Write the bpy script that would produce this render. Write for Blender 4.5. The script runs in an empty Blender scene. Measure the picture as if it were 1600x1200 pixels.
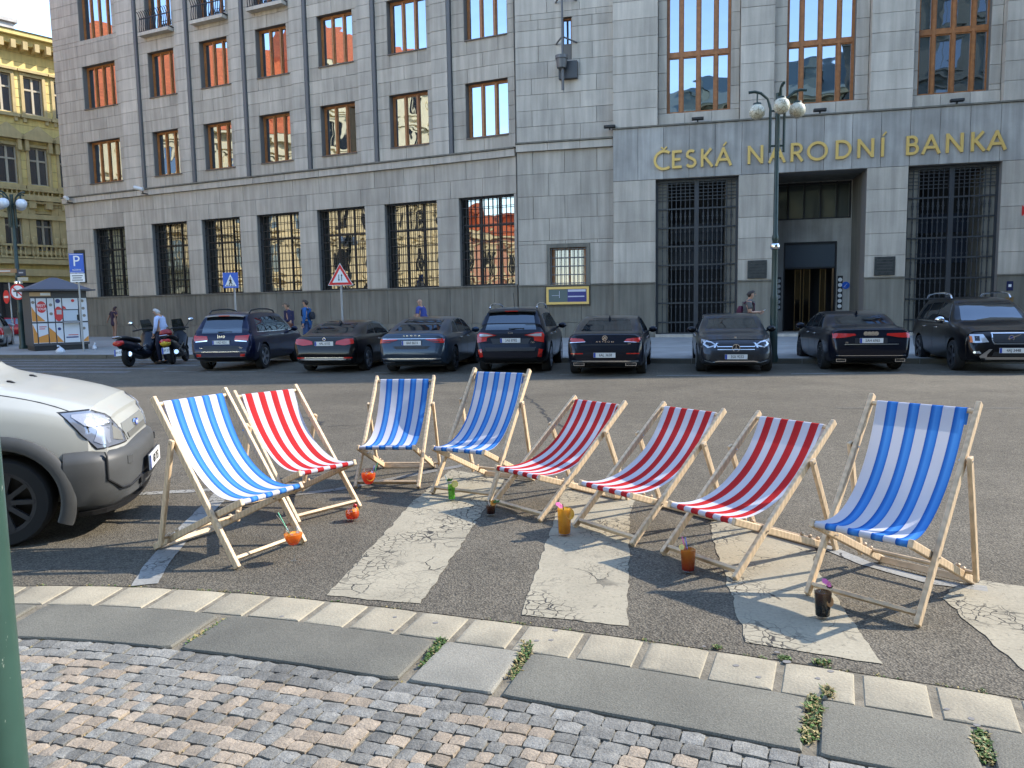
import bpy, bmesh, math, random
from mathutils import Vector, Matrix, noise
from mathutils.bvhtree import BVHTree
R_ = math.radians
rnd = random.Random(7)
scene = bpy.context.scene
COL = scene.collection

# ---------------------------------------------------------------- camera
FPX, PITCH, ROLL, EYE = 1202.0, R_(5.9), R_(1.0), 1.62
_f = Vector((0, math.cos(PITCH), -math.sin(PITCH)))
_r0 = Vector((1, 0, 0)); _u0 = _r0.cross(_f)
_r = _r0 * math.cos(ROLL) - _u0 * math.sin(ROLL)
_u = _u0 * math.cos(ROLL) + _r0 * math.sin(ROLL)
cam = bpy.data.objects.new('camera', bpy.data.cameras.new('camera'))
COL.objects.link(cam)
cam.data.sensor_width = 36.0
cam.data.lens = 36.0 * FPX / 1600.0
cam.data.clip_start = 0.05
cam.data.clip_end = 2000.0
mw = Matrix((( _r.x, _u.x, -_f.x, 0), (_r.y, _u.y, -_f.y, 0), (_r.z, _u.z, -_f.z, EYE), (0, 0, 0, 1)))
cam.matrix_world = mw
scene.camera = cam

# ---------------------------------------------------------------- sky and sun
TO_SUN = Vector((1.32, 0.35, 1.0)).normalized()
SUN_EL = math.asin(TO_SUN.z); SUN_AZ = math.atan2(TO_SUN.x, TO_SUN.y)
world = bpy.data.worlds.new("World"); scene.world = world
world.use_nodes = True
wn = world.node_tree
bg = wn.nodes['Background']
sky = wn.nodes.new('ShaderNodeTexSky')
sky.sky_type = 'NISHITA'; sky.sun_disc = False
sky.sun_elevation = SUN_EL; sky.sun_rotation = SUN_AZ
sky.air_density = 1.0; sky.dust_density = 0.1; sky.ozone_density = 1.3
wn.links.new(sky.outputs[0], bg.inputs[0])
bg.inputs[1].default_value = 0.15
sl = bpy.data.lights.new('sun', 'SUN'); sl.energy = 2.0; sl.angle = R_(0.53); sl.color = (1.0, 0.91, 0.78)
sun = bpy.data.objects.new('sun', sl); COL.objects.link(sun)
sun.rotation_euler = (-TO_SUN).to_track_quat('-Z', 'Y').to_euler()
sun.location = (40, 10, 40)
vs = scene.view_settings
vs.view_transform = 'Standard'; vs.look = 'None'; vs.gamma = 1.0; vs.use_curve_mapping = False
vs.exposure = 2.2
scene.cycles.max_bounces = 8; scene.cycles.transparent_max_bounces = 16
scene.cycles.caustics_reflective = False; scene.cycles.caustics_refractive = False

# ---------------------------------------------------------------- geometry helpers
def ray(px, py):
    return _f + _r * ((px - 800) / FPX) + _u * ((600 - py) / FPX)
def G(px, py, z=0.0):
    """point at height z on the sight line through a photo pixel (used to survey the place)"""
    d = ray(px, py); t = (z - EYE) / d.z
    return Vector((d.x * t, d.y * t, z))
def AT(px, py, y):
    d = ray(px, py); t = y / d.y
    return Vector((d.x * t, y, EYE + d.z * t))
def lerp(a, b, t): return a + (b - a) * t
def sstep(a, b, x):
    t = max(0, min(1, (x - a) / (b - a))); return t * t * (3 - 2 * t)
def interp(tab, x):
    if x <= tab[0][0]: return tab[0][1]
    for (x0, y0), (x1, y1) in zip(tab, tab[1:]):
        if x <= x1: return y0 if x1 == x0 else lerp(y0, y1, (x - x0) / (x1 - x0))
    return tab[-1][1]

class MB:
    def __init__(s): s.v = []; s.f = []; s.m = []; s.t = []; s.uv = None
    def add(s, vs_, fs, mat=0, tint=0.5, M=None):
        b = len(s.v)
        for p in vs_:
            p = Vector(p)
            s.v.append(M @ p if M is not None else p)
        for f in fs:
            s.f.append([b + i for i in f]); s.m.append(mat); s.t.append(tint)
        return s
    def box(s, x0, x1, y0, y1, z0, z1, M=None, mat=0, tint=0.5):
        return s.add([(x0,y0,z0),(x1,y0,z0),(x1,y1,z0),(x0,y1,z0),(x0,y0,z1),(x1,y0,z1),(x1,y1,z1),(x0,y1,z1)],
              [(0,3,2,1),(4,5,6,7),(0,1,5,4),(1,2,6,5),(2,3,7,6),(3,0,4,7)], mat, tint, M)
    def prism(s, poly, z0, z1, M=None, mat=0, tint=0.5, taper=0.0):
        n = len(poly)
        cx = sum(p[0] for p in poly)/n; cy = sum(p[1] for p in poly)/n
        top = [(cx+(p[0]-cx)*(1-taper), cy+(p[1]-cy)*(1-taper)) for p in poly]
        vs_ = [(p[0],p[1],z0) for p in poly] + [(p[0],p[1],z1) for p in top]
        fs = [list(range(n))[::-1], list(range(n, 2*n))] + [(i,(i+1)%n,n+(i+1)%n,n+i) for i in range(n)]
        return s.add(vs_, fs, mat, tint, M)
    def tube(s, pts, r, n=8, M=None, mat=0, cap=True, tint=0.5):
        pts = [Vector(p) for p in pts]; k = len(pts)
        rs = r if isinstance(r, (list, tuple)) else [r]*k
        vs_ = []; up = None
        for i, p in enumerate(pts):
            d = (pts[min(i+1,k-1)] - pts[max(i-1,0)]).normalized()
            if up is None:
                up = Vector((0,0,1)) if abs(d.z) < .9 else Vector((1,0,0))
            a = d.cross(up)
            if a.length < 1e-5: a = d.orthogonal()
            a.normalize(); b = a.cross(d).normalized(); up = b
            for j in range(n):
                q = 2*math.pi*j/n
                vs_.append(p + (a*math.cos(q) + b*math.sin(q))*rs[i])
        fs = [(i*n+j, i*n+(j+1)%n, (i+1)*n+(j+1)%n, (i+1)*n+j) for i in range(k-1) for j in range(n)]
        if cap: fs += [list(range(n))[::-1], list(range((k-1)*n, k*n))]
        return s.add(vs_, fs, mat, tint, M)
    def bar(s, p0, p1, w, h, M=None, mat=0, up=(0,0,1), tint=0.5):
        p0 = Vector(p0); p1 = Vector(p1); d = (p1-p0).normalized(); up = Vector(up)
        a = d.cross(up)
        if a.length < 1e-4: a = d.orthogonal()
        a.normalize(); b = a.cross(d)
        a *= w/2; b *= h/2
        vs_ = [p0-a-b, p0+a-b, p0+a+b, p0-a+b, p1-a-b, p1+a-b, p1+a+b, p1-a+b]
        return s.add(vs_, [(0,1,2,3),(7,6,5,4),(0,4,5,1),(1,5,6,2),(2,6,7,3),(3,7,4,0)], mat, tint, M)
    def lathe(s, prof, n=20, M=None, mat=0, tint=0.5):
        vs_ = []; k = len(prof)
        for r, z in prof:
            for j in range(n):
                q = 2*math.pi*j/n; vs_.append((r*math.cos(q), r*math.sin(q), z))
        fs = [(i*n+j, i*n+(j+1)%n, (i+1)*n+(j+1)%n, (i+1)*n+j) for i in range(k-1) for j in range(n)]
        if prof[0][0] > 1e-5: fs.append(list(range(n))[::-1])
        if prof[-1][0] > 1e-5: fs.append(list(range((k-1)*n, k*n)))
        return s.add(vs_, fs, mat, tint, M)
    def ball(s, c, r, n=14, M=None, mat=0, sc=(1,1,1)):
        m = n//2; prof = [(max(1e-6, math.sin(math.pi*i/m)), -math.cos(math.pi*i/m)) for i in range(m+1)]
        T = Matrix.Translation(Vector(c)) @ Matrix.Diagonal((r*sc[0], r*sc[1], r*sc[2], 1))
        return s.lathe(prof, n, (M @ T) if M is not None else T, mat)
    def loft(s, secs, M=None, mat=0, cap=True, tint=0.5, closed=True):
        n = len(secs[0]); k = len(secs); vs_ = [p for q in secs for p in q]
        rng = range(n) if closed else range(n-1)
        fs = [(i*n+j, i*n+(j+1)%n, (i+1)*n+(j+1)%n, (i+1)*n+j) for i in range(k-1) for j in rng]
        if cap and closed: fs += [list(range(n))[::-1], list(range((k-1)*n, k*n))]
        return s.add(vs_, fs, mat, tint, M)
    def mesh(s, name, mats, smooth=False, angle=35, fix=False):
        me = bpy.data.meshes.new(name)
        me.from_pydata([tuple(p) for p in s.v], [], s.f)
        for m in (mats if isinstance(mats, (list, tuple)) else [mats]): me.materials.append(m)
        me.polygons.foreach_set('material_index', s.m)
        a = me.attributes.new('tint', 'FLOAT', 'FACE'); a.data.foreach_set('value', s.t)
        if fix:
            bm = bmesh.new(); bm.from_mesh(me)
            bmesh.ops.remove_doubles(bm, verts=bm.verts, dist=1e-5)
            bmesh.ops.recalc_face_normals(bm, faces=bm.faces); bm.to_mesh(me); bm.free()
        if smooth:
            me.polygons.foreach_set('use_smooth', [True]*len(me.polygons))
            me.set_sharp_from_angle(angle=R_(angle))
        me.update()
        return me
    def build(s, name, mats, parent=None, smooth=False, angle=35, fix=False, bevel=0, loc=None, rot=None):
        o = bpy.data.objects.new(name, s.mesh(name, mats, smooth, angle, fix))
        COL.objects.link(o)
        if parent is not None: o.parent = parent
        if loc is not None: o.location = loc
        if rot is not None: o.rotation_euler = rot
        if bevel:
            b = o.modifiers.new('bevel', 'BEVEL'); b.width = bevel; b.segments = 2; b.limit_method = 'ANGLE'; b.harden_normals = False
        return o
def tag(o, label=None, cat=None, group=None, kind=None):
    if label: o['label'] = label
    if cat: o['category'] = cat
    if group: o['group'] = group
    if kind: o['kind'] = kind
    return o
def thing(name, label, cat, loc=(0,0,0), rz=0.0, group=None):
    o = bpy.data.objects.new(name, None); COL.objects.link(o)
    o.location = loc; o.rotation_euler = (0,0,rz); o.empty_display_size = .2
    return tag(o, label, cat, group)
def pivot(name, parent, loc=(0,0,0), rot=(0,0,0)):
    o = bpy.data.objects.new(name, None); COL.objects.link(o); o.parent = parent; o.location = loc; o.rotation_euler = rot
    return o
def link(name, me, parent, loc=(0,0,0), rot=(0,0,0)):
    o = bpy.data.objects.new(name, me); COL.objects.link(o); o.parent = parent; o.location = loc; o.rotation_euler = rot
    return o
def bake(o, name=None):
    """apply an object's modifiers"""
    dg = bpy.context.evaluated_depsgraph_get(); dg.update()
    me = bpy.data.meshes.new_from_object(o.evaluated_get(dg))
    o.modifiers.clear(); o.data = me
    return o
def text_obj(name, txt, size, mat, parent, M, extrude=0.002, width=1.0, align='CENTER'):
    c = bpy.data.curves.new('lettering', 'FONT'); c.body = txt; c.size = size; c.extrude = extrude
    c.align_x = align; c.align_y = 'CENTER'; c.resolution_u = 3; c.fill_mode = 'BOTH'
    t = bpy.data.objects.new('lettering', c); COL.objects.link(t)
    dg = bpy.context.evaluated_depsgraph_get(); dg.update()
    me = bpy.data.meshes.new_from_object(t.evaluated_get(dg))
    bpy.data.objects.remove(t); bpy.data.curves.remove(c)
    me.transform(Matrix.Diagonal((width, 1, 1, 1))); me.transform(M)
    me.materials.clear(); me.materials.append(mat)
    o = bpy.data.objects.new(name, me); COL.objects.link(o); o.parent = parent
    return o
def face_M(org, xdir, ydir):
    x = Vector(xdir).normalized(); y = Vector(ydir).normalized(); z = x.cross(y); o = Vector(org)
    return Matrix(((x.x,y.x,z.x,o.x),(x.y,y.y,z.y,o.y),(x.z,y.z,z.z,o.z),(0,0,0,1)))

# ---------------------------------------------------------------- materials
def pm(name, col, rough=.6, metal=0.0, var=0.0, vs_=3.0, bump=0.0, bs=60.0, tint=0.0, rand=0.0, streak=0.0, spec=.5, coat=0.0, trans=0.0, ior=1.45, fine=0.0, fs=200.0, col2=None, world_co=False):
    m = bpy.data.materials.new(name); m.use_nodes = True; nt = m.node_tree; N = nt.nodes; L = nt.links
    b = N['Principled BSDF']
    b.inputs['Roughness'].default_value = rough; b.inputs['Metallic'].default_value = metal
    b.inputs['Specular IOR Level'].default_value = spec; b.inputs['Coat Weight'].default_value = coat
    b.inputs['Coat Roughness'].default_value = .03; b.inputs['IOR'].default_value = ior
    b.inputs['Transmission Weight'].default_value = trans
    b.inputs['Base Color'].default_value = (*col, 1)
    tc = N.new('ShaderNodeTexCoord'); fac = None
    PO = N.new('ShaderNodeNewGeometry').outputs['Position'] if world_co else tc.outputs['Object']
    def mul(o):
        nonlocal fac
        if fac is None: fac = o
        else:
            q = N.new('ShaderNodeMath'); q.operation = 'MULTIPLY'; L.new(fac, q.inputs[0]); L.new(o, q.inputs[1]); fac = q.outputs[0]
    def rng(o, a, c0=0.0, c1=1.0):
        q = N.new('ShaderNodeMapRange'); q.inputs[1].default_value = c0; q.inputs[2].default_value = c1
        q.inputs[3].default_value = 1-a; q.inputs[4].default_value = 1+a; L.new(o, q.inputs[0]); mul(q.outputs[0])
    def nz(scale, det=4, mp=None):
        n = N.new('ShaderNodeTexNoise'); n.inputs['Scale'].default_value = scale; n.inputs['Detail'].default_value = det
        if mp:
            g = N.new('ShaderNodeMapping'); g.inputs['Scale'].default_value = mp; L.new(PO, g.inputs[0]); L.new(g.outputs[0], n.inputs[0])
        else: L.new(PO, n.inputs[0])
        return n.outputs[0]
    if var: rng(nz(vs_, 5), var, .3, .7)
    if fine: rng(nz(fs, 2), fine, .3, .7)
    if streak: rng(nz(1.0, 4, (5, 5, .35)), streak, .3, .7)
    if tint:
        a = N.new('ShaderNodeAttribute'); a.attribute_name = 'tint'; rng(a.outputs['Fac'], tint)
    if rand:
        a = N.new('ShaderNodeObjectInfo'); rng(a.outputs['Random'], rand)
    if fac is not None:
        src = None
        if col2:
            mx = N.new('ShaderNodeMix'); mx.data_type = 'RGBA'; mx.inputs[6].default_value = (*col,1); mx.inputs[7].default_value = (*col2,1)
            a = N.new('ShaderNodeObjectInfo'); w = N.new('ShaderNodeTexWhiteNoise'); w.noise_dimensions = '1D'
            at = N.new('ShaderNodeAttribute'); at.attribute_name = 'tint'
            ad = N.new('ShaderNodeMath'); ad.operation = 'ADD'; L.new(a.outputs['Random'], ad.inputs[0]); L.new(at.outputs['Fac'], ad.inputs[1])
            L.new(ad.outputs[0], w.inputs['W']); L.new(w.outputs[0], mx.inputs[0]); src = mx.outputs[2]
        q = N.new('ShaderNodeVectorMath'); q.operation = 'SCALE'; q.inputs[0].default_value = col
        if src: L.new(src, q.inputs[0])
        L.new(fac, q.inputs[3]); L.new(q.outputs[0], b.inputs['Base Color'])
    if bump:
        q = N.new('ShaderNodeBump'); q.inputs['Strength'].default_value = bump; q.inputs['Distance'].default_value = .01
        L.new(nz(bs, 4), q.inputs['Height']); L.new(q.outputs[0], b.inputs['Normal'])
    return m
def reflecting(name, tintc, mix=.35, rough=.02, wave=0.0, body=(.01,.012,.012)):
    """coated window glass: a dark room behind a mirror-like pane"""
    m = bpy.data.materials.new(name); m.use_nodes = True; nt = m.node_tree; N = nt.nodes; L = nt.links
    out = N['Material Output']; N.remove(N['Principled BSDF'])
    d = N.new('ShaderNodeBsdfDiffuse'); d.inputs[0].default_value = (*body,1)
    g = N.new('ShaderNodeBsdfGlossy'); g.inputs[0].default_value = (*tintc,1); g.inputs['Roughness'].default_value = rough
    x = N.new('ShaderNodeMixShader'); x.inputs[0].default_value = mix
    L.new(d.outputs[0], x.inputs[1]); L.new(g.outputs[0], x.inputs[2]); L.new(x.outputs[0], out.inputs[0])
    if wave:
        tc = N.new('ShaderNodeTexCoord'); n = N.new('ShaderNodeTexNoise'); n.inputs['Scale'].default_value = 1.3; n.inputs['Detail'].default_value = 1
        L.new(tc.outputs['Object'], n.inputs[0])
        bp = N.new('ShaderNodeBump'); bp.inputs['Strength'].default_value = wave; bp.inputs['Distance'].default_value = .05
        L.new(n.outputs[0], bp.inputs['Height']); L.new(bp.outputs[0], g.inputs['Normal'])
    return m
def clear_glass(name, tintc=(1,1,1), mix=.14):
    m = bpy.data.materials.new(name); m.use_nodes = True; nt = m.node_tree; N = nt.nodes; L = nt.links
    out = N['Material Output']; N.remove(N['Principled BSDF'])
    t = N.new('ShaderNodeBsdfTransparent'); t.inputs[0].default_value = (*tintc,1)
    g = N.new('ShaderNodeBsdfGlossy'); g.inputs['Roughness'].default_value = .02
    lw = N.new('ShaderNodeLayerWeight'); lw.inputs[0].default_value = .25
    mr = N.new('ShaderNodeMapRange'); mr.inputs[3].default_value = mix*.5; mr.inputs[4].default_value = min(1, mix*4)
    L.new(lw.outputs['Facing'], mr.inputs[0])
    x = N.new('ShaderNodeMixShader'); L.new(mr.outputs[0], x.inputs[0]); L.new(t.outputs[0], x.inputs[1]); L.new(g.outputs[0], x.inputs[2])
    L.new(x.outputs[0], out.inputs[0])
    return m
BLACK = pm('black_plastic', (.012,.012,.013), .5)
RUBBER = pm('tyre_rubber', (.015,.015,.015), .85)
CHROME = pm('bright_metal', (.75,.76,.78), .15, 1.0)
WHITE = pm('white_paint_gloss', (.75,.75,.73), .4)
REDP = pm('red_paint', (.6,.02,.02), .4)
BLUEP = pm('blue_sign_face', (.01,.09,.45), .4)
IRON = pm('black_iron', (.02,.021,.023), .45, .3)
# ================================================================ ground, road, kerb, cobbles
def asphalt_nodes(name, base, paint=None):
    m = bpy.data.materials.new(name); m.use_nodes = True; nt = m.node_tree; N = nt.nodes; L = nt.links; b = N['Principled BSDF']
    tc = N.new('ShaderNodeTexCoord'); P = tc.outputs['Object']
    def noise_(sc, det=3, rough=.5):
        n = N.new('ShaderNodeTexNoise'); n.inputs['Scale'].default_value = sc; n.inputs['Detail'].default_value = det; n.inputs['Roughness'].default_value = rough
        L.new(P, n.inputs[0]); return n.outputs[0]
    def mr(o, a, b_, c, d):
        q = N.new('ShaderNodeMapRange'); L.new(o, q.inputs[0])
        for i, v in enumerate((a, b_, c, d)): q.inputs[1+i].default_value = v
        return q.outputs[0]
    def mth(op, a, b_):
        q = N.new('ShaderNodeMath'); q.operation = op
        for i, v in enumerate((a, b_)):
            if isinstance(v, (int, float)): q.inputs[i].default_value = v
            else: L.new(v, q.inputs[i])
        return q.outputs[0]
    vor = N.new('ShaderNodeTexVoronoi'); vor.inputs['Scale'].default_value = 95; L.new(P, vor.inputs[0])
    agg = mr(vor.outputs['Distance'], 0, .8, 1.25, .45)
    tone = N.new('ShaderNodeSeparateColor'); L.new(vor.outputs['Color'], tone.inputs[0])
    g = mth('MULTIPLY', agg, mr(tone.outputs[0], 0, 1, .7, 1.35))
    g = mth('MULTIPLY', g, mth('MULTIPLY', mr(noise_(.9, 6, .65), .3, .7, .82, 1.18), mr(noise_(.16, 3), .35, .65, .86, 1.12)))
    g = mth('MULTIPLY', g, mr(noise_(7, 4), .3, .7, .9, 1.1))
    sc = N.new('ShaderNodeVectorMath'); sc.operation = 'SCALE'; sc.inputs[0].default_value = base; L.new(g, sc.inputs[3])
    color = sc.outputs[0]; h = vor.outputs['Distance']
    b.inputs['Roughness'].default_value = .85; b.inputs['Specular IOR Level'].default_value = .25
    bp = N.new('ShaderNodeBump'); bp.inputs['Strength'].default_value = .8; bp.inputs['Distance'].default_value = .006
    if paint:
        # cracked, worn thermoplastic: the cracks open down to the asphalt
        wob = N.new('ShaderNodeTexNoise'); wob.inputs['Scale'].default_value = 6; wob.inputs['Detail'].default_value = 4; L.new(P, wob.inputs[0])
        ad = N.new('ShaderNodeVectorMath'); ad.operation = 'MULTIPLY_ADD'; L.new(wob.outputs['Color'], ad.inputs[0]); ad.inputs[1].default_value = (.16,.16,0); L.new(P, ad.inputs[2])
        def crack(scale, w):
            v = N.new('ShaderNodeTexVoronoi'); v.feature = 'DISTANCE_TO_EDGE'; v.inputs['Scale'].default_value = scale; L.new(ad.outputs[0], v.inputs[0])
            return mr(v.outputs['Distance'], w*.4, w, 0, 1)
        dens = mr(noise_(1.4, 2), .40, .52, 0, 1)
        c1 = crack(5.0, .022); c2 = mth('MAXIMUM', crack(16, .05), dens)
        gap = mr(noise_(2.6, 2), .54, .64, 1, 0)
        c1 = mth('MAXIMUM', c1, gap)
        spots = mr(noise_(40, 5, .75), .30, .40, .25, 1)
        keep = mth('MULTIPLY', mth('MULTIPLY', c1, c2), spots)
        pn = mth('MULTIPLY', mr(noise_(2.2, 5), .3, .7, .82, 1.08), mr(noise_(60, 3), .3, .7, .88, 1.08))
        ps = N.new('ShaderNodeVectorMath'); ps.operation = 'SCALE'; ps.inputs[0].default_value = paint; L.new(pn, ps.inputs[3])
        mx = N.new('ShaderNodeMix'); mx.data_type = 'RGBA'; L.new(keep, mx.inputs[0])
        dk = N.new('ShaderNodeVectorMath'); dk.operation = 'SCALE'; L.new(color, dk.inputs[0]); dk.inputs[3].default_value = .55
        L.new(dk.outputs[0], mx.inputs[6]); L.new(ps.outputs[0], mx.inputs[7]); color = mx.outputs[2]
        h = mth('ADD', mth('MULTIPLY', keep, 1.0), mth('MULTIPLY', noise_(45, 3), .5))
        bp.inputs['Distance'].default_value = .004; bp.inputs['Strength'].default_value = .7
    L.new(color, b.inputs['Base Color']); L.new(h, bp.inputs['Height']); L.new(bp.outputs[0], b.inputs['Normal'])
    return m
ASPHALT = asphalt_nodes('asphalt', (.131,.114,.086))
PAINT = asphalt_nodes('cracked_road_paint', (.085,.08,.072), (.290,.258,.190))
LINEP = asphalt_nodes('worn_line_paint', (.10,.094,.086), (.25,.245,.225))
OLDP = asphalt_nodes('faded_line_paint', (.10,.094,.086), (.16,.155,.145))
TAR = pm('crack_tar', (.02,.019,.018), .8)
STONE_G = pm('gutter_limestone', (.268,.234,.168), .85, var=.14, vs_=5, rand=.10, bump=.35, bs=70, fine=.12, fs=130)
STONE_D = pm('kerb_granite', (.114,.107,.084), .8, var=.16, vs_=2.5, rand=.08, bump=.3, bs=110, fine=.30, fs=190)
STONE_L = pm('kerb_granite_pale', (.19,.178,.145), .8, var=.12, vs_=4, bump=.3, bs=110, fine=.25, fs=190)
COB_G = pm('cobble_grey', (.155,.150,.134), .85, var=.22, vs_=22, rand=.16, tint=.20, bump=.55, bs=75, fine=.35, fs=210, spec=.25, world_co=True)
COB_P = pm('cobble_pink', (.235,.190,.140), .85, var=.18, vs_=22, rand=.14, tint=.16, bump=.5, bs=75, fine=.30, fs=210, world_co=True)
SOIL = pm('joint_sand', (.15,.13,.095), .95, var=.35, vs_=14, bump=.6, bs=80)
SPOT = pm('gum_spot', (.16,.15,.14), .9)

gm = MB(); S = 600
gm.add([(-S,-S,-.05),(S,-S,-.05),(S,S,-.05),(-S,S,-.05)], [(0,1,2,3)])
tag(gm.build('ground', ASPHALT), kind='structure')
# the kerb line, surveyed from the photograph (outer gutter edge, gutter/slab edge, slab/cobble edge)
E1 = [(-6.5,4.1),(-4.2,4.43),(-2.99,4.45),(-2.6,4.44),(-2.09,4.38),(-1.48,4.25),(-.87,4.08),(-.22,3.86),(.3,3.68),(.82,3.48),(1.27,3.29),(1.74,3.09),(2.05,2.95),(3.0,2.48),(4.5,1.55),(6,.3)]
def offs(c, d):
    out = []
    for i, p in enumerate(c):
        a = c[max(i-1,0)]; b = c[min(i+1,len(c)-1)]
        t = Vector((b[0]-a[0], b[1]-a[1])).normalized(); out.append((p[0]+t.y*d, p[1]-t.x*d))
    return out
def dense(c, step=.02):
    out = []
    pts = [Vector(p) for p in c]
    for i in range(len(pts)-1):
        p0 = pts[max(i-1,0)]; p1 = pts[i]; p2 = pts[i+1]; p3 = pts[min(i+2,len(pts)-1)]
        n = max(2, int((p2-p1).length/step))
        for k in range(n):
            t = k/n
            out.append(.5*((2*p1)+(p2-p0)*t+(2*p0-5*p1+4*p2-p3)*t*t+(3*p1-3*p2+p3-p0)*t**3))
    out.append(pts[-1]); return out
KC = dense(E1)
KL = [0.0]
for a, b in zip(KC, KC[1:]): KL.append(KL[-1] + (b-a).length)
def K(s, d):
    """point at arc length s along the kerb line, d metres in from the road edge"""
    import bisect
    i = max(1, min(len(KL)-1, bisect.bisect(KL, s))); t = (s-KL[i-1])/max(1e-9, KL[i]-KL[i-1])
    p = KC[i-1].lerp(KC[i], t)
    a = KC[max(i-6,0)]; b = KC[min(i+5,len(KC)-1)]; tg = (b-a).normalized()
    return Vector((p.x+tg.y*d, p.y-tg.x*d))
def Ks(pt):
    return min(range(len(KC)), key=lambda i: (KC[i]-Vector(pt[:2])).length) and KL[min(range(len(KC)), key=lambda i: (KC[i]-Vector(pt[:2])).length)]
# road sheet stops at the gutter; pavement bed on the near side
rp = [(p.x, p.y) for p in KC[::8]]
rb = MB(); rb.prism([(-200,4.1)] + rp + [(8,-200),(200,-200),(200,300),(-200,300)], -.045, 0.0)
road = tag(rb.build('road', ASPHALT), kind='structure')
pv = MB(); pv.prism([(-200,4.05)] + [(p[0]+.0, p[1]-.012) for p in rp] + [(7.9,-200),(-200,-200)], -.046, .001)
pavement = tag(pv.build('pavement', SOIL), kind='structure')
# gutter stones
gj = [45,120,198,280,365,430,515,590,665,745,830,925,1018,1118,1225,1338,1455,1585]
gy = [917,917,918,919,924,931,938,943,951,963,970,983,995,1012,1030,1047,1066,1092]
js = [Ks(G(x,y)) for x, y in zip(gj, gy)]
js = [js[0]-.33*k for k in range(6,0,-1)] + js + [js[-1]+.36*k for k in range(1,5)]
for a, b in zip(js, js[1:]):
    g = .012; w = .305 + rnd.uniform(-.006,.006)
    rows = []
    for z, ins in ((-.05,0),(-.004,0),(.006,.010),(.0095,.026)):
        n = 5
        pts = [K(lerp(a+g+ins,b-g-ins,i/n), .008+ins*.8+(.008 if 0<i<n else .018)) for i in range(n+1)] + [K(lerp(a+g+ins,b-g-ins,i/n), w-ins*.4) for i in range(n,-1,-1)]
        rows.append([(p.x,p.y,z+rnd.uniform(-.0008,.0008)) for p in pts])
    mb = MB(); mb.loft(rows)
    mb.build('gutter_stone', STONE_G, pavement, smooth=True, angle=30)
# kerb slabs (pale concrete one between two granite ones)
sj = [(-200,930),(322,984),(677,1018),(812,1040),(1266,1128),(1538,1170)]
sA = [Ks(G(x,y)) for x,y in sj[1:]]
sA = [sA[0]-1.15, sA[0]-2.5, sA[0]-3.9][::-1] + sA + [sA[-1]+1.1, sA[-1]+2.3]
for i, (a, b) in enumerate(zip(sA, sA[1:])):
    pale = (i == 4); w0 = .325; w1 = .735 if not pale else .73
    if i == len(sA)-3: w1 = .72
    g = .028 if not pale else .02; rows = []
    cut = .028 if i in (2,3) else .012
    for z, ins in ((-.05,0),(.008,0),(.016,.008),(.019,.022)):
        n = 48
        pts = []
        for k in range(n+1):
            t = k/n; e = cut*(max(0,(t-.94)/.06)**2 + max(0,(.06-t)/.06)**2)
            pts.append(K(lerp(a+g+ins,b-g-ins,t), w0+ins+e))
        for k in range(n,-1,-1):
            t = k/n; e = cut*(max(0,(t-.94)/.06)**2 + max(0,(.06-t)/.06)**2)
            pts.append(K(lerp(a+g+ins,b-g-ins,t), w1-ins*.6-e*.6))
        rows.append([(p.x,p.y,z) for p in pts])
    mb = MB(); mb.loft(rows)
    mb.build('kerb_slab', STONE_L if pale else STONE_D, pavement, smooth=True, angle=30)
# cobbles, in courses that follow the kerb
cob_bm = []
for k in range(10):
    bm_ = MB(); n = 3; grid = []
    rr = random.Random(40+k)
    top = [[(lerp(-.5,.5,i/n), lerp(-.5,.5,j/n)) for i in range(n+1)] for j in range(n+1)]
    vs_ = []
    for j in range(n+1):
        for i in range(n+1):
            x, y = top[j][i]; e = (i in (0,n)) + (j in (0,n))
            x += rr.uniform(-.03,.03); y += rr.uniform(-.03,.03)
            if e == 2: x *= .95; y *= .95
            vs_.append((x, y, (.0 if e == 0 else (-.03 if e == 1 else -.07)) + rr.uniform(-.05,.05)))
    fs = [(j*(n+1)+i, j*(n+1)+i+1, (j+1)*(n+1)+i+1, (j+1)*(n+1)+i) for j in range(n) for i in range(n)]
    ring = [i for i in range(n+1)] + [j*(n+1)+n for j in range(1,n+1)] + [n*(n+1)+i for i in range(n-1,-1,-1)] + [j*(n+1) for j in range(n-1,0,-1)]
    b0 = len(vs_)
    for r_ in ring: vs_.append((vs_[r_][0]*1.02, vs_[r_][1]*1.02, -.9))
    m_ = len(ring)
    fs += [(ring[i], b0+i, b0+(i+1)%m_, ring[(i+1)%m_]) for i in range(m_)]
    cob_bm.append((vs_, fs))
cob_mesh = {}
for k, (vs_, fs) in enumerate(cob_bm):
    for nm, mt in (('g', COB_G), ('p', COB_P)):
        b_ = MB(); b_.add(vs_, fs, 0, (k+.5)/10); cob_mesh[(k, nm)] = b_.mesh('cobble', mt, True, 24)
cobs = []
row = 0; d = .745
smax = KL[-1]
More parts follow.
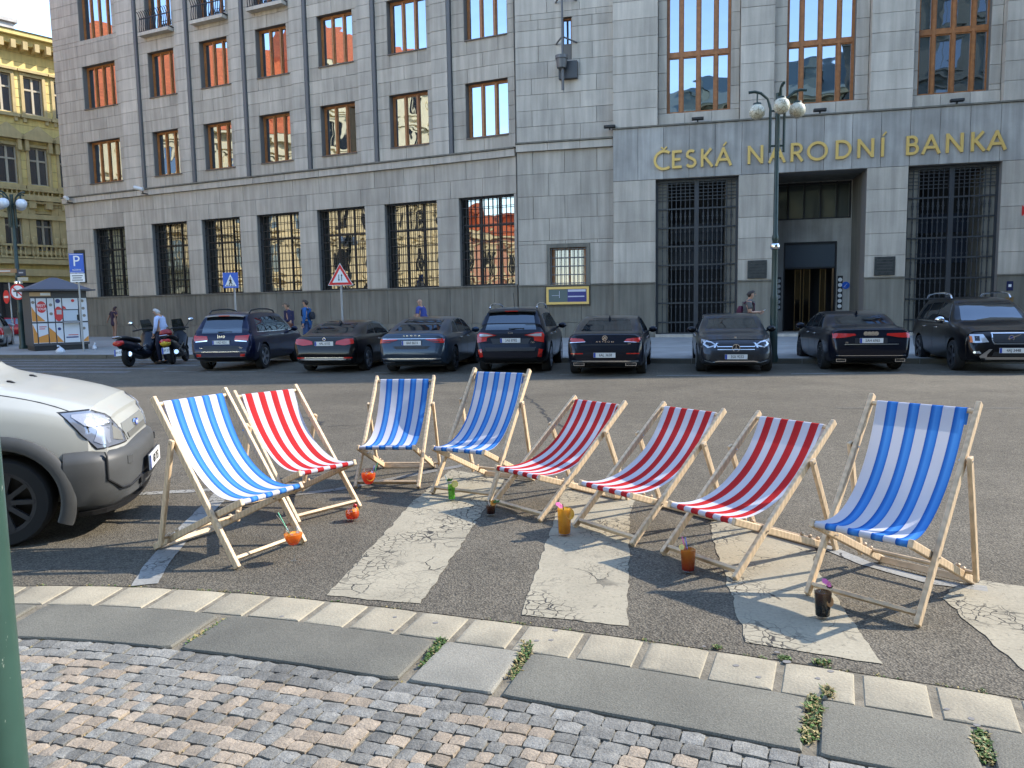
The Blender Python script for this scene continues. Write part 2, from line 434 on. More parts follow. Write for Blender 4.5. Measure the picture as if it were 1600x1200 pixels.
while d < 3.0:
    dep = .070 + rnd.uniform(-.003,.004) if row > 1 else .082
    s = Ks((-3.4,4.4)) + (rnd.uniform(0,.07) if row < 4 else .0); j = 0
    cr = random.Random(99)
    while s < Ks((3.2,2.36)):
        ln = (.076 + cr.uniform(-.008,.008)) if row > 3 else .10 + rnd.uniform(-.02,.03)
        if row > 3 and rnd.random() < .04: ln += .07; cr.uniform(0,1)
        so = s + (.012*math.sin(row*.9+j*.21) + rnd.uniform(-.005,.005) if row > 3 else 0)
        c = K(so+ln/2, d+dep/2); a_ = K(so, d+dep/2); b_ = K(so+ln, d+dep/2)
        # bands of pale stones run diagonally through the grey
        q = (j + row) % 5; q2 = (j - row + 400) % 5
        pale = (row == 2 and rnd.random() < .75) or (row > 3 and ((q < 2 and q2 > 0) or (q2 == 3 and q > 2)) and rnd.random() < .85) or rnd.random() < .10
        if row in (0,1): pale = rnd.random() < .02
        ang = math.atan2(b_.y-a_.y, b_.x-a_.x)
        cobs.append((Vector((c.x,c.y,.012+rnd.uniform(-.003,.003))), ang+rnd.uniform(-.05,.05), (b_-a_).length-.0045, dep-.0045, pale, rnd.randrange(10), rnd.uniform(-.04,.04), rnd.uniform(-.04,.04)))
        s += ln; j += 1
    d += dep; row += 1
def inview(p):
    q = p - Vector((0,0,EYE)); z = q.dot(_f)
    if z < .2: return None
    x = 800 + FPX*q.dot(_r)/z; y = 600 - FPX*q.dot(_u)/z
    return (x, y, z)
scored = []
rest = MB()
for c in cobs:
    v = inview(c[0])
    if v and -10 < v[0] < 1610 and v[1] < 1215:
        d_ = (c[0]-Vector((0,0,EYE))).normalized()
        scored.append((c[2]*c[3]*abs(d_.z)/v[2]**2, c))
    elif v is None or v[1] < 1500: scored.append((0, c))
scored.sort(key=lambda t: -t[0])
def cobM(c):
    return Matrix.Translation(c[0]) @ Matrix.Rotation(c[1],4,'Z') @ Matrix.Rotation(c[6],4,'X') @ Matrix.Rotation(c[7],4,'Y')
def cobS(c): return Matrix.Diagonal((c[2],c[3],.045,1))
for i, (sc_, c) in enumerate(scored):
    if i < 300:
        me_ = cob_mesh[(c[5], 'p' if c[4] else 'g')].copy(); me_.transform(cobS(c)); o = bpy.data.objects.new('cobble', me_); COL.objects.link(o); o.parent = pavement; o.matrix_local = cobM(c)
    else:
        vs_, fs = cob_bm[c[5]]; rest.add(vs_, fs, 1 if c[4] else 0, rnd.random(), cobM(c) @ cobS(c))
tag(rest.build('cobbles', [COB_G, COB_P], pavement, smooth=True, angle=24), kind='stuff')
# dark gum spots trodden on the gutter stones
for (x, y, r_) in [(868,985,.016),(861,1000,.012),(838,1001,.014),(590,1008,.01),(1150,1040,.014),(1214,1019,.012),(1230,1034,.02),(1185,1058,.013),(680,973,.016),(617,964,.012),(612,984,.012),(1298,1049,.014),(1278,1060,.012),(1518,1123,.014),(1526,1133,.014),(1100,1010,.01),(440,963,.012),(1480,1108,.012)]:
    p = G(x, y, .0102); b_ = MB()
    b_.prism([(p.x+r_*math.cos(t*.7)*rnd.uniform(.75,1.15), p.y+r_*.8*math.sin(t*.7)*rnd.uniform(.75,1.15)) for t in range(9)], .0085, .0112)
    b_.build('gum_spot', SPOT, pavement)

# road markings: sheets 4 mm above the road, ragged edges
def ragged(poly, amp, step=.05):
    out = []
    n = len(poly)
    for i in range(n):
        a = Vector(poly[i]); b = Vector(poly[(i+1)%n]); L_ = (b-a).length; k = max(1, int(L_/step)); nr = Vector((-(b-a).y, (b-a).x)).normalized()
        for t in range(k):
            p = a.lerp(b, t/k); q = (noise.noise(Vector((p.x*9, p.y*9, 1.3))) + .6*noise.noise(Vector((p.x*31, p.y*31, 4))))*amp
            out.append((p.x+nr.x*q, p.y+nr.y*q))
    return out
def marking(name, poly, mat, z=.004, amp=.017):
    b_ = MB(); pts = ragged(poly, amp); b_.add([(p[0],p[1],z) for p in pts], [list(range(len(pts)))[::-1]])
    me_ = b_.build(name, mat, road)
    bm = bmesh.new(); bm.from_mesh(me_.data); bmesh.ops.recalc_face_normals(bm, faces=bm.faces)
    for f in bm.faces:
        if f.normal.z < 0: f.normal_flip()
    bmesh.ops.triangulate(bm, faces=bm.faces); bm.to_mesh(me_.data); bm.free()
    return me_
marking('zebra_stripe', [(-1.07,4.20),(-.52,4.06),(-.29,5.6),(-.08,7.05),(-.62,7.5),(-.84,6.25)], PAINT)
marking('zebra_stripe', [(.03,3.88),(.56,3.72),(.90,5.84),(1.02,6.25),(.44,6.72),(.33,5.88)], PAINT)
marking('zebra_stripe', [(1.09,3.51),(1.62,3.27),(1.84,4.6),(1.98,4.93),(1.46,5.62),(1.39,5.31)], PAINT)
marking('zebra_stripe', [(2.30,4.01),(2.19,3.12),(2.75,2.85),(3.1,4.0),(2.6,4.30)], PAINT)
def ribbon(name, pts, w, mat, z=.004, amp=.008):
    c = [Vector(p) for p in pts]; l = []; r_ = []
    for i, p in enumerate(c):
        t = (c[min(i+1,len(c)-1)] - c[max(i-1,0)]).normalized(); n = Vector((-t.y, t.x))
        l.append(p+n*w/2); r_.append(p-n*w/2)
    return marking(name, [tuple(q) for q in l + r_[::-1]], mat, z, amp)
ribbon('white_line', [(-1.95,6.56),(-1.57,6.75),(-1.2,7.08),(-.83,7.42),(-.5,7.7)], .10, OLDP)
ribbon('white_line', [(1.95,5.06),(2.04,4.90),(2.15,4.57),(2.38,4.25),(2.62,4.13)], .09, LINEP, .0045)
ribbon('white_line', [(-3.9,6.62),(-3.42,6.70),(-2.84,6.80),(-2.5,6.86),(-1.95,6.95)], .12, LINEP)
ribbon('white_line', [(-2.20,4.42),(-2.30,4.8),(-2.42,5.5),(-2.52,6.27),(-2.6,6.8)], .15, LINEP, .0052)
# bay line along the far cars
for a, b in (((-9.3,20.5),(-8.3,20.2)),((-8.0,20.12),(-6.6,19.88)),((-6.1,19.72),(-4.2,19.2)),((-3.4,18.95),(-1.5,18.45)),((-.9,18.25),(.75,17.75)),((1.1,17.5),(2.6,17.1)),((3.2,16.95),(5.4,16.6)),((6.1,16.75),(8.6,16.72)),((9.3,16.6),(12.5,16.2))):
    ribbon('bay_line', [a, ((a[0]+b[0])/2,(a[1]+b[1])/2), b], .09, LINEP, .004, .004)
# far left crossing
for k in range(7):
    y0 = 20.2 + k*1.05
    marking('zebra_stripe', [(-24,y0+3.2),(-10.2+k*.5,y0),(-10.2+k*.5,y0+.5),(-24,y0+3.75)], OLDP, .004, .02)
ribbon('white_line', [(4.8,11.35),(5.9,11.2),(7.4,11.0)], .03, OLDP)
# cracks in the asphalt
def crack_line(pts, w):
    c = []
    for a, b in zip(pts, pts[1:]):
        a = Vector(a); b = Vector(b); n = max(3, int((b-a).length/.12))
        for k in range(n):
            p = a.lerp(b, k/n); c.append(p + Vector((rnd.uniform(-.05,.05), rnd.uniform(-.05,.05))))
    l = []; r_ = []
    for i, p in enumerate(c):
        t = (c[min(i+1,len(c)-1)]-c[max(i-1,0)]).normalized(); n = Vector((-t.y,t.x)); ww = w*rnd.uniform(.4,1.2)
        l.append(p+n*ww/2); r_.append(p-n*ww/2)
    b_ = MB(); n = len(l); b_.add([(p.x,p.y,.003) for p in l+r_], [(i,n+i,n+i+1,i+1) for i in range(n-1)])
    b_.build('road_crack', TAR, road)
crack_line([(.2,13.9),(.47,11.6),(.53,10.4),(.75,9.95),(.95,9.2)], .045)
crack_line([(-3.1,11.35),(-2.55,10.5)], .06); crack_line([(-2.5,10.45),(-1.9,10.6),(-1.0,10.9)], .02)
# far pavement in front of the bank, with its kerb
PAVE_F = pm('far_paving', (.27,.265,.25), .8, var=.15, vs_=1.2, bump=.2, bs=20)
far_kerb = [(-60,36.0),(-24.5,29.4),(-14,26.6),(-9.0,25.4),(-2,22.3),(4.7,20.05),(14,17.9),(24,15.4),(60,9.5)]
fk = MB(); fk.prism(far_kerb + [(60,80),(-60,80)], -.045, .12)
far_pave = tag(fk.build('far_pavement', PAVE_F), kind='structure')
for a, b in zip(far_kerb, far_kerb[1:]):
    a = Vector(a); b = Vector(b); n = max(1, int((b-a).length/1.2)); nr = Vector(((b-a).y, -(b-a).x)).normalized()
    for k in range(n):
        p = a.lerp(b, k/n); q = a.lerp(b, (k+1)/n); g = (q-p).normalized()*.008
        p = p+g; q = q-g
        b_ = MB(); b_.prism([(p.x+nr.x*.02,p.y+nr.y*.02),(q.x+nr.x*.02,q.y+nr.y*.02),(q.x-nr.x*.26,q.y-nr.y*.26),(p.x-nr.x*.26,p.y-nr.y*.26)], -.04, .124)
        b_.build('kerb_stone', STONE_D, far_pave)
# weeds in the joints
LEAF = pm('weed_leaf', (.06,.11,.02), .6, rand=.2, tint=.5); DRY = pm('dry_grass', (.24,.19,.075), .7, tint=.4)
def tuft(c, n, r_, h, dry=.3):
    b_ = MB()
    for i in range(n):
        a = rnd.uniform(0,6.28); d_ = r_*math.sqrt(rnd.random()); p = Vector((c[0]+d_*math.cos(a), c[1]+d_*math.sin(a)*.7, c[2]))
        a2 = rnd.uniform(0,6.28); hh = h*rnd.uniform(.2,.6); o = Vector((math.cos(a2), math.sin(a2), 0)); w = Vector((-o.y,o.x,0))*rnd.uniform(.003,.007)
        m1 = p + o*hh*.4 + Vector((0,0,hh*.7)); t = p + o*hh*.95 + Vector((0,0,hh*rnd.uniform(.5,1)))
        b_.add([p-w*.6,p+w*.6,m1+w,m1-w,t], [(0,1,2,3),(3,2,4)], 1 if rnd.random() < dry else 0, rnd.random())
    return b_
wb = MB()
def weeds(line, n, r_, h, dry):
    for i in range(n):
        t = i/max(1,n-1); k = t*(len(line)-1); j = min(int(k), len(line)-2); p = G(*[lerp(line[j][q], line[j+1][q], k-j) for q in (0,1)], .008)
        q = tuft((p.x,p.y,.004), rnd.randrange(10,24), r_, h*rnd.uniform(.5,1.2), dry); b0 = len(wb.v)
        wb.v += q.v; wb.f += [[b0+i_ for i_ in f] for f in q.f]; wb.m += q.m; wb.t += q.t
weeds([(355,968),(340,980),(318,992),(300,1004)], 26, .028, .035, .45)
weeds([(690,1000),(684,1012),(672,1025),(662,1040)], 22, .026, .042, .12)
weeds([(822,1005),(822,1020),(812,1040),(802,1060)], 24, .026, .045, .5)
weeds([(1270,1095),(1272,1115),(1268,1140),(1262,1158)], 26, .03, .06, .55)
weeds([(1530,1145),(1535,1165),(1545,1190)], 24, .03, .04, .35)
weeds([(1290,1075),(1296,1090)], 5, .02, .07, .8)
weeds([(1225,1026),(1228,1030)], 5, .03, .03, .2); weeds([(1280,1034),(1290,1036)], 5, .03, .035, .2); weeds([(1120,1009),(1123,1012)], 4, .02, .02, .3)
for i in range(70):
    s_ = rnd.uniform(Ks((-2.9,4.4)), Ks((2.1,2.9))); p = K(s_, rnd.choice((0.0,.005,.012))); q = tuft((p.x,p.y,.002), rnd.randrange(3,9), .03, .014, .5); b0 = len(wb.v)
    wb.v += q.v; wb.f += [[b0+i_ for i_ in f] for f in q.f]; wb.m += q.m; wb.t += q.t
for i in range(130):
    c = scored[rnd.randrange(min(len(scored),700))][1][0]; q = tuft((c.x+.04,c.y+.036,.0), rnd.randrange(5,14), .03, .016, .7); b0 = len(wb.v)
    wb.v += q.v; wb.f += [[b0+i_ for i_ in f] for f in q.f]; wb.m += q.m; wb.t += q.t
tag(wb.build('weeds', [LEAF, DRY]), kind='stuff')
# ================================================================ deck chairs
def pine():
    m = pm('pine_wood', (.56,.41,.255), .55, rand=.07)
    nt = m.node_tree; N = nt.nodes; L = nt.links; b = N['Principled BSDF']
    tc = N.new('ShaderNodeTexCoord'); n = N.new('ShaderNodeTexNoise'); mp = N.new('ShaderNodeMapping'); mp.inputs['Scale'].default_value = (60,60,60)
    w = N.new('ShaderNodeTexWave'); w.inputs['Scale'].default_value = 9; w.inputs['Distortion'].default_value = 9; w.inputs['Detail'].default_value = 3
    L.new(tc.outputs['Object'], w.inputs[0])
    mr = N.new('ShaderNodeMapRange'); mr.inputs[3].default_value = .84; mr.inputs[4].default_value = 1.08; L.new(w.outputs['Fac'], mr.inputs[0])
    old = b.inputs['Base Color'].links[0].from_socket
    sc = N.new('ShaderNodeVectorMath'); sc.operation = 'SCALE'; L.new(old, sc.inputs[0]); L.new(mr.outputs[0], sc.inputs[3]); L.new(sc.outputs[0], b.inputs['Base Color'])
    return m
PINE = pine()
def canvas(name, c1, grad):
    m = bpy.data.materials.new(name); m.use_nodes = True; nt = m.node_tree; N = nt.nodes; L = nt.links
    out = N['Material Output']; N.remove(N['Principled BSDF'])
    uv = N.new('ShaderNodeUVMap'); uv.uv_map = 'UVMap'; sp = N.new('ShaderNodeSeparateXYZ'); L.new(uv.outputs[0], sp.inputs[0])
    fr = N.new('ShaderNodeMath'); fr.operation = 'FRACT'; L.new(sp.outputs[0], fr.inputs[0])
    st = N.new('ShaderNodeMath'); st.operation = 'GREATER_THAN'; st.inputs[1].default_value = .5; L.new(fr.outputs[0], st.inputs[0])
    cr = N.new('ShaderNodeValToRGB'); L.new(fr.outputs[0], cr.inputs[0])
    e = cr.color_ramp.elements
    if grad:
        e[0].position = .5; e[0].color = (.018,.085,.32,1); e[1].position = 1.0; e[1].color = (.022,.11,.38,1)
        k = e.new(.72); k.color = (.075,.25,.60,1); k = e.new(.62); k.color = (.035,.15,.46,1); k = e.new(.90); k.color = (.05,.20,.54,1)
    else:
        e[0].position = .5; e[0].color = (.42,.028,.032,1); e[1].position = 1.0; e[1].color = (.45,.034,.036,1)
    mx = N.new('ShaderNodeMix'); mx.data_type = 'RGBA'; mx.inputs[6].default_value = (.52,.52,.575,1); L.new(st.outputs[0], mx.inputs[0]); L.new(cr.outputs[0], mx.inputs[7])
    d = N.new('ShaderNodeBsdfDiffuse'); t = N.new('ShaderNodeBsdfTranslucent'); x = N.new('ShaderNodeMixShader'); x.inputs[0].default_value = .22
    L.new(mx.outputs[2], d.inputs[0]); L.new(mx.outputs[2], t.inputs[0]); L.new(d.outputs[0], x.inputs[1]); L.new(t.outputs[0], x.inputs[2]); L.new(x.outputs[0], out.inputs[0])
    tc = N.new('ShaderNodeTexCoord'); n1 = N.new('ShaderNodeTexNoise'); n1.inputs['Scale'].default_value = 5; n1.inputs['Detail'].default_value = 6; L.new(tc.outputs['Object'], n1.inputs[0])
    bp = N.new('ShaderNodeBump'); bp.inputs['Strength'].default_value = .45; bp.inputs['Distance'].default_value = .02; L.new(n1.outputs[0], bp.inputs['Height'])
    L.new(bp.outputs[0], d.inputs['Normal']); L.new(bp.outputs[0], t.inputs['Normal'])
    return m
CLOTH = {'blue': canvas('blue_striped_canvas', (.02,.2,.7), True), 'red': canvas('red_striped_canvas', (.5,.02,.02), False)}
LA, CW, LF, LB, PA, CA, LC = 1.28, .60, .27, .72, .38, .93, .68
def deck_chair(label, colour, phase, nstr, x, y, yaw, al, group, seed):
    """front feet at y=0 in local space, the back towards +x"""
    rr = random.Random(seed)
    al = R_(al); t = thing('deck_chair', label, 'deck chair', (x,y,0), R_(yaw), group)
    ca, sa = math.cos(al), math.sin(al)
    h = PA*sa; s0 = PA*ca; be = math.asin(h/LB); cb, sb = math.cos(be), math.sin(be)
    hw = CW/2
    def A(d): return (d*ca, d*sa)
    top = A(LA); S_ = (s0-LF*cb, h+LF*sb); Bk = (s0+LB*cb, 0.0)
    w, th = .028, .045
    n_a = Vector((-sa,0,ca))
    def rail(name, p, q, yy, ww=w, hh=th, bev=.006):
        mb = MB(); mb.bar((p[0],yy,p[1]), (q[0],yy,q[1]), ww, hh); return mb.build(name, PINE, t, bevel=bev)
    f0 = .014/ max(.3,sa)
    for sg in (-1,1):
        rail('long_rail', (A(.0)[0]+.012*ca, .012), top, sg*(hw-w/2))
        rail('seat_rail', S_, (Bk[0]-.01, .018), sg*(hw-w*1.5-.004))
        # prop leg: hinged on the long rail, its foot in a notch of the seat rail
        P_ = Vector((A(CA)[0], A(CA)[1])); best = None
        for k in range(200):
            u = k/199*LB; q = Vector((s0+u*cb, h-u*sb+.022))
            e = abs((q-P_).length-LC)
            if q.x > s0+.2 and (best is None or e < best[0]): best = (e, q)
        q = best[1]; dr = (P_-q).normalized()
        a_ = P_+dr*.025; b_ = q-dr*.035
        rail('prop_leg', (a_.x,a_.y), (b_.x,b_.y), sg*(hw+w/2+.004), .024, .040)
        mb = MB(); mb.tube([(P_.x,sg*(hw+.034),P_.y),(P_.x,sg*(hw-.035),P_.y)], .006, 8); mb.tube([(s0,sg*(hw+.006),h),(s0,sg*(hw-.075),h)], .006, 8)
        mb.build('bolt', CHROME, t, smooth=True)
        # notch pegs on the upper edge of the seat rail
        for k, u in enumerate((.44,.53,.62)):
            c = Vector((s0+u*cb, 0, h-u*sb)); yy = sg*(hw-w*1.5-.004); mb = MB()
            base = c + Vector((sb,0,cb))*.018; tip = base + Vector((sb*.6-.45,0,cb))*.038
            mb.tube([(base.x-.012,yy,base.z),((base.x+tip.x)/2,yy,(base.z+tip.z)/2),(tip.x,yy,tip.z),(tip.x-.004,yy,tip.z+.006)], [.013,.010,.013,.004], 8)
            mb.build('notch_peg', PINE, t, smooth=True)
    def cross(name, p, y0, y1, r_=.013, flat=None):
        mb = MB()
        if flat: mb.bar((p[0],y0,p[1]),(p[0],y1,p[1]), flat[0], flat[1], up=flat[2]); return mb.build(name, PINE, t, bevel=.004)
        mb.tube([(p[0],y0,p[1]),(p[0],y1,p[1])], r_, 12); return mb.build(name, PINE, t, smooth=True)
    cross('foot_bar', A(.075), -hw+w, hw-w, flat=(.022,.042,tuple(n_a)))
    T_ = A(LA-.055)
    cross('top_bar', T_, -hw+w, hw-w, .014)
    cross('front_bar', (S_[0]+.022*cb, S_[1]-.022*sb), -hw+w*2, hw-w*2, .016)
    cross('rear_bar', (Bk[0]-.06*cb, .06*sb+.005), -hw+w*2, hw-w*2, flat=(.022,.04,(sb,0,cb)))
    q = best[1]; dr = (P_-q).normalized()
    cross('prop_bar', (q.x-dr.x*.0+.0, q.y+.012), -hw-.004, hw+.004, .012)
    # canvas sling
    NU, NV = 12, 30; fw = CW-.062-2*w
    P0 = Vector((T_[0],T_[1])); P2 = Vector((S_[0]+.022*cb, S_[1]-.022*sb))
    P1 = Vector((P2.x+.62*(P0.x-P2.x), P2.y-.085))
    path = []
    r0 = .0175
    # hem flap behind the top bar, over the bar, the seat, round the front bar and a flap under it
    dirT = (P1-P0).normalized(); nT = Vector((-dirT.y, dirT.x))
    if nT.y < 0: nT = -nT                                     # towards the sitter
    for k in range(5): path.append(P0 + dirT*(.075*(1-k/4)) - nT*(r0+.001))
    for k in range(1,6):
        a = math.pi*k/6; path.append(P0 - nT*(r0*math.cos(a)) - dirT*(r0*math.sin(a)))
    n0 = len(path)
    for k in range(NV+1):
        u = k/NV; c = P0*(1-u)**2 + P1*(2*u*(1-u)) + P2*u*u; d_ = ((P1-P0)*(1-u)+(P2-P1)*u).normalized(); nn = Vector((-d_.y,d_.x))
        if nn.y < 0: nn = -nn
        path.append(c + nn*(r0*(abs(2*u-1)**3)))
    n1 = len(path)
    dirS = (P2-P1).normalized(); nS = Vector((-dirS.y,dirS.x))
    if nS.y < 0: nS = -nS
    for k in range(1,6):
        a = math.pi*k/6; path.append(P2 + nS*(r0*math.cos(a)) + dirS*(r0*math.sin(a)))
    for k in range(4): path.append(P2 - nS*(r0+.001) - dirS*(.06*k/3))
    mb = MB(); vs_ = []
    for i, p in enumerate(path):
        mid = 0 if (i < n0 or i >= n1) else math.sin(math.pi*(i-n0)/(n1-n0-1))
        for j in range(NU+1):
            v = j/NU; yy = (v-.5)*fw*(1-.05*mid)
            dz = mid*(.012*(abs(2*v-1)**2.5) + .004*math.sin(v*9+i*.25+seed))
            vs_.append((p.x, yy, p.y+dz))
    fs = [(i*(NU+1)+j, i*(NU+1)+j+1, (i+1)*(NU+1)+j+1, (i+1)*(NU+1)+j) for i in range(len(path)-1) for j in range(NU)]
    mb.add(vs_, fs)
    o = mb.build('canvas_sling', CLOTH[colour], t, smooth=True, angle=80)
    ul = o.data.uv_layers.new(name='UVMap')
    for lp in o.data.loops:
        vi = lp.vertex_index % (NU+1)
        ul.data[lp.index].uv = (phase + (1-vi/NU)*nstr, 0)
    return t
GRP = 'striped deck chairs on the zebra crossing'
CH = [('blue and white deck chair nearest the white van, glass of orange spritz by its foot', 'blue', 0.0, 4.0, -1.586, 4.912, 150.6, 55.4),
 ('red and white deck chair behind the leftmost blue one, round red drink at its foot', 'red', .25, 4.2, -1.426, 5.854, 139.1, 48.4),
 ('blue and white deck chair farthest back, seen straight on with a shadow across its canvas', 'blue', 0.0, 4.0, -1.136, 6.727, 84.7, 46.5),
 ('blue and white deck chair with the green drink in front of it', 'blue', -.14, 4.2, -.456, 6.347, 60.8, 54.0),
 ('red and white deck chair with red edge stripes, brown drink by its foot', 'red', -.32, 4.45, -.009, 5.81, 40.7, 39.4),
 ('red and white deck chair behind the tall yellow drink, middle of the three red ones', 'red', 0.06, 4.2, .598, 5.206, 37.1, 40.3),
 ('red and white deck chair with the tall orange drink and pink straw at its foot', 'red', 0.06, 4.2, 1.101, 4.554, 34.7, 41.0),
 ('large blue and white deck chair at the right end, dark cola drink by its foot', 'blue', 0.0, 4.0, 1.779, 3.851, 40.75, 55.1)]
for i, c in enumerate(CH): deck_chair(*c, GRP, i)
# ================================================================ the bank
STONE = pm('facade_granite', (.45,.40,.33), .8, var=.08, vs_=1.1, tint=.085, rand=.08, streak=.17, bump=.25, bs=45, fine=.10, fs=90)
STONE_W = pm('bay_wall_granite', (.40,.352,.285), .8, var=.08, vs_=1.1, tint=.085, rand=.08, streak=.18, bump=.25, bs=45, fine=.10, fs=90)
STONE_B = pm('facade_stone_band', (.32,.30,.265), .75, var=.14, vs_=1.3, tint=.12, rand=.10, streak=.20, bump=.2, bs=45, fine=.08, fs=90)
STONE_P = pm('plinth_stone', (.165,.150,.118), .8, var=.10, vs_=1.0, tint=.10, rand=.08, streak=.22, bump=.2, bs=40, fine=.08, fs=90)
MORTAR = pm('joint_mortar', (.17,.16,.145), .9)
DARKIN = pm('dark_interior', (.02,.02,.02), .9)
OAK = pm('stained_oak', (.34,.135,.042), .42, var=.2, vs_=6, rand=.1, streak=.1)
STRIPG = pm('strip_grey', (.115,.115,.115), .6, .0)
GLASSW = reflecting('window_pane', (.78,.88,1.0), .44, .015, wave=.10)
GLASSG = reflecting('ground_floor_pane', (.9,.9,.85), .36, .02, wave=.12)
GOLD = pm('gilt_letter', (.66,.44,.13), .45, .25)
ZT = .12
OC = Vector((.36, 34.68, 0))
def FM(ang, o=OC):
    a = R_(ang); e = Vector((math.cos(a), -math.sin(a), 0)); n = Vector((math.sin(a), math.cos(a), 0))
    return Matrix(((e.x,n.x,0,o.x),(e.y,n.y,0,o.y),(0,0,1,0),(0,0,0,1)))
ML, MR = FM(25.0), FM(13.5)
bank = thing('bank_building', 'large grey stone bank with rows of oak windows behind the parked cars', 'building', (OC.x, OC.y, ZT))
BI = Matrix.Translation(-Vector((OC.x, OC.y, ZT)))
def bput(o, par=None):
    o.parent = par or bank
    if par is None: o.matrix_parent_inverse = BI
    return o
def bpart(mb, name, mat, par=None, **k):
    return bput(mb.build(name, mat, None, **k), par)
def subtract(a, b, cuts):
    segs = [(a, b)]
    for c0, c1 in cuts:
        out = []
        for x0, x1 in segs:
            if c1 <= x0 or c0 >= x1: out.append((x0, x1)); continue
            if c0 > x0+.02: out.append((x0, c0))
            if c1 < x1-.02: out.append((c1, x1))
        segs = out
    return segs
BLOCKS = []                       # (matrix, s0, s1, z0, z1, face, back, material)
def masonry(M, s0, s1, zs, holes, face, mat, ln=1.3, back=.06, gap=.0065, vert=False, bond=True):
    for k, (z0, z1) in enumerate(zip(zs, zs[1:])):
        zb = sorted({z0, z1} | {z for h in holes for z in (h[2], h[3]) if z0+.03 < z < z1-.03 and h[1] > s0 and h[0] < s1})
        for za, zc in zip(zb, zb[1:]):
            cuts = [(h[0], h[1]) for h in holes if h[2] < zc-.01 and h[3] > za+.01]
            for a, b in subtract(s0, s1, cuts):
                n = max(1, round((b-a)/ln)); w = (b-a)/n; xs = [a+w*i for i in range(n+1)]
                if bond and k % 2 and n >= 1 and (b-a) > ln*.9: xs = [a] + [a+w*(i+.5) for i in range(n)] + [b]
                for x0, x1 in zip(xs, xs[1:]):
                    BLOCKS.append((M, x0+gap, x1-gap, za+gap, zc-gap, face+rnd.uniform(-.004,.004), back, mat))
def solid(M, s0, s1, z0, z1, y0, y1, holes, name='wall', mat=MORTAR):
    mb = MB(); zb = sorted({z0, z1} | {z for h in holes for z in (h[2], h[3]) if z0 < z < z1})
    for za, zc in zip(zb, zb[1:]):
        for a, b in subtract(s0, s1, [(h[0], h[1]) for h in holes if h[2] < zc-.001 and h[3] > za+.001]):
            mb.box(a, b, y0, y1, za, zc, M)
    return bpart(mb, name, mat)
ROOF = 26.0
bays = [(-27.6,-24.86),(-22.24,-20.26),(-18.38,-16.42),(-14.5,-12.5),(-10.58,-8.5),(-6.53,-4.42),(-2.46,-.36)]
gbays = [(-27.65,-24.95),(-22.76,-20.02),(-18.92,-16.17),(-15.0,-12.2),(-11.05,-8.15),(-7.0,-4.1),(-2.93,-.16)]
holes = []
for a, b in bays: holes += [(a,b,9.1,11.5),(a,b,13.35,15.75)]
for i, (a, b) in enumerate(bays): holes.append((a,b,17.2 if i == 0 else 16.95, 20.3))
for a, b in gbays: holes.append((a,b,2.5,6.5))
pil = [(-24.45,-22.9),(-20.0,-19.06),(-16.12,-15.2),(-12.2,-11.18),(-8.18,-7.18),(-4.14,-3.1)]
upz = [8.5,9.1] + [9.7,10.3,10.9,11.5] + [12.117,12.733,13.35] + [13.95,14.55,15.15,15.75] + [16.35,16.95,17.55,18.15,18.75,19.35,19.95,20.3] + [20.9+.6*k for k in range(9)] + [26.0]
edges = [-30.0] + [v for p in pil for v in p] + [-.02]
for i in range(0, len(edges)-1):
    a, b = edges[i], edges[i+1]
    if i % 2: masonry(ML, a, b-.2, upz, holes, -.11, STONE, ln=1.6, bond=False)
    else: masonry(ML, a if i == 0 else a, b, upz, holes, .0, STONE_W, ln=1.25)
masonry(ML, -30, -.02, [6.5,7.3,8.1], holes, .0, STONE_W, ln=1.7)
masonry(ML, -30, -.02, [2.5,3.3,4.1,4.9,5.7,6.5], holes, .0, STONE_W, ln=1.9, bond=False)
masonry(ML, -30.05, -.02, [8.1,8.42], [], -.13, STONE, ln=2.1)
masonry(ML, -30.08, -.02, [8.42,8.5], [], -.2, STONE_P, ln=2.1)
masonry(ML, -30.02, -.02, [.78,2.43], [], -.05, STONE_P, ln=1.15, bond=False, gap=.006)
masonry(ML, -30.04, -.02, [2.43,2.5], [], -.10, STONE_P, ln=2.3, gap=.003)
masonry(ML, -30.05, -.02, [.10,.78], [], -.10, STONE_P, ln=2.3, bond=False, gap=.006)
solid(ML, -30, .05, .1, ROOF, .05, .62, holes)
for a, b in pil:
    mb = MB(); mb.box(b-.185, b-.03, -.10, .045, 8.5, ROOF, ML); bpart(mb, 'pilaster_strip', STRIPG)  # plain dark grey strip up the right edge of each pilaster
# mid section and portal
rh = [(1.34,3.24,2.46,4.22),(2.1,2.52,12.6,13.7)]
masonry(MR, .06, 4.27, [8.62+.667*k for k in range(27)], rh, -.12, STONE, ln=1.4)
masonry(MR, .06, 4.27, [2.46] + [2.46+.96*k for k in range(1,6)] + [8.22], rh, -.12, STONE_W, ln=1.55)
masonry(MR, .04, 4.27, [8.22,8.54], [], -.26, STONE, ln=1.45); masonry(MR, .02, 4.27, [8.54,8.62], [], -.32, STONE_P, ln=1.45)
masonry(MR, .04, 4.27, [.78,2.40], [], -.17, STONE_P, ln=1.4, bond=False); masonry(MR, .03, 4.27, [2.40,2.46], [], -.22, STONE_P, ln=2.1, gap=.003); masonry(MR, .03, 4.27, [.1,.78], [], -.22, STONE_P, ln=2.1)
solid(MR, .06, 4.3, .1, ROOF, -.06, .6, rh)
PE = 21.0
rec = [(6.13,9.41),(10.72,14.28),(15.82,18.95)]
wins = [(6.49,9.05),(11.22,13.78),(16.05,18.55)]
doors = [(6.06,9.40),(10.95,14.26),(15.76,19.02)]
pz = [8.93] + [8.93+.72*k for k in range(1,24)] + [ROOF]
pe = [4.28] + [v for r_ in rec for v in r_] + [PE]
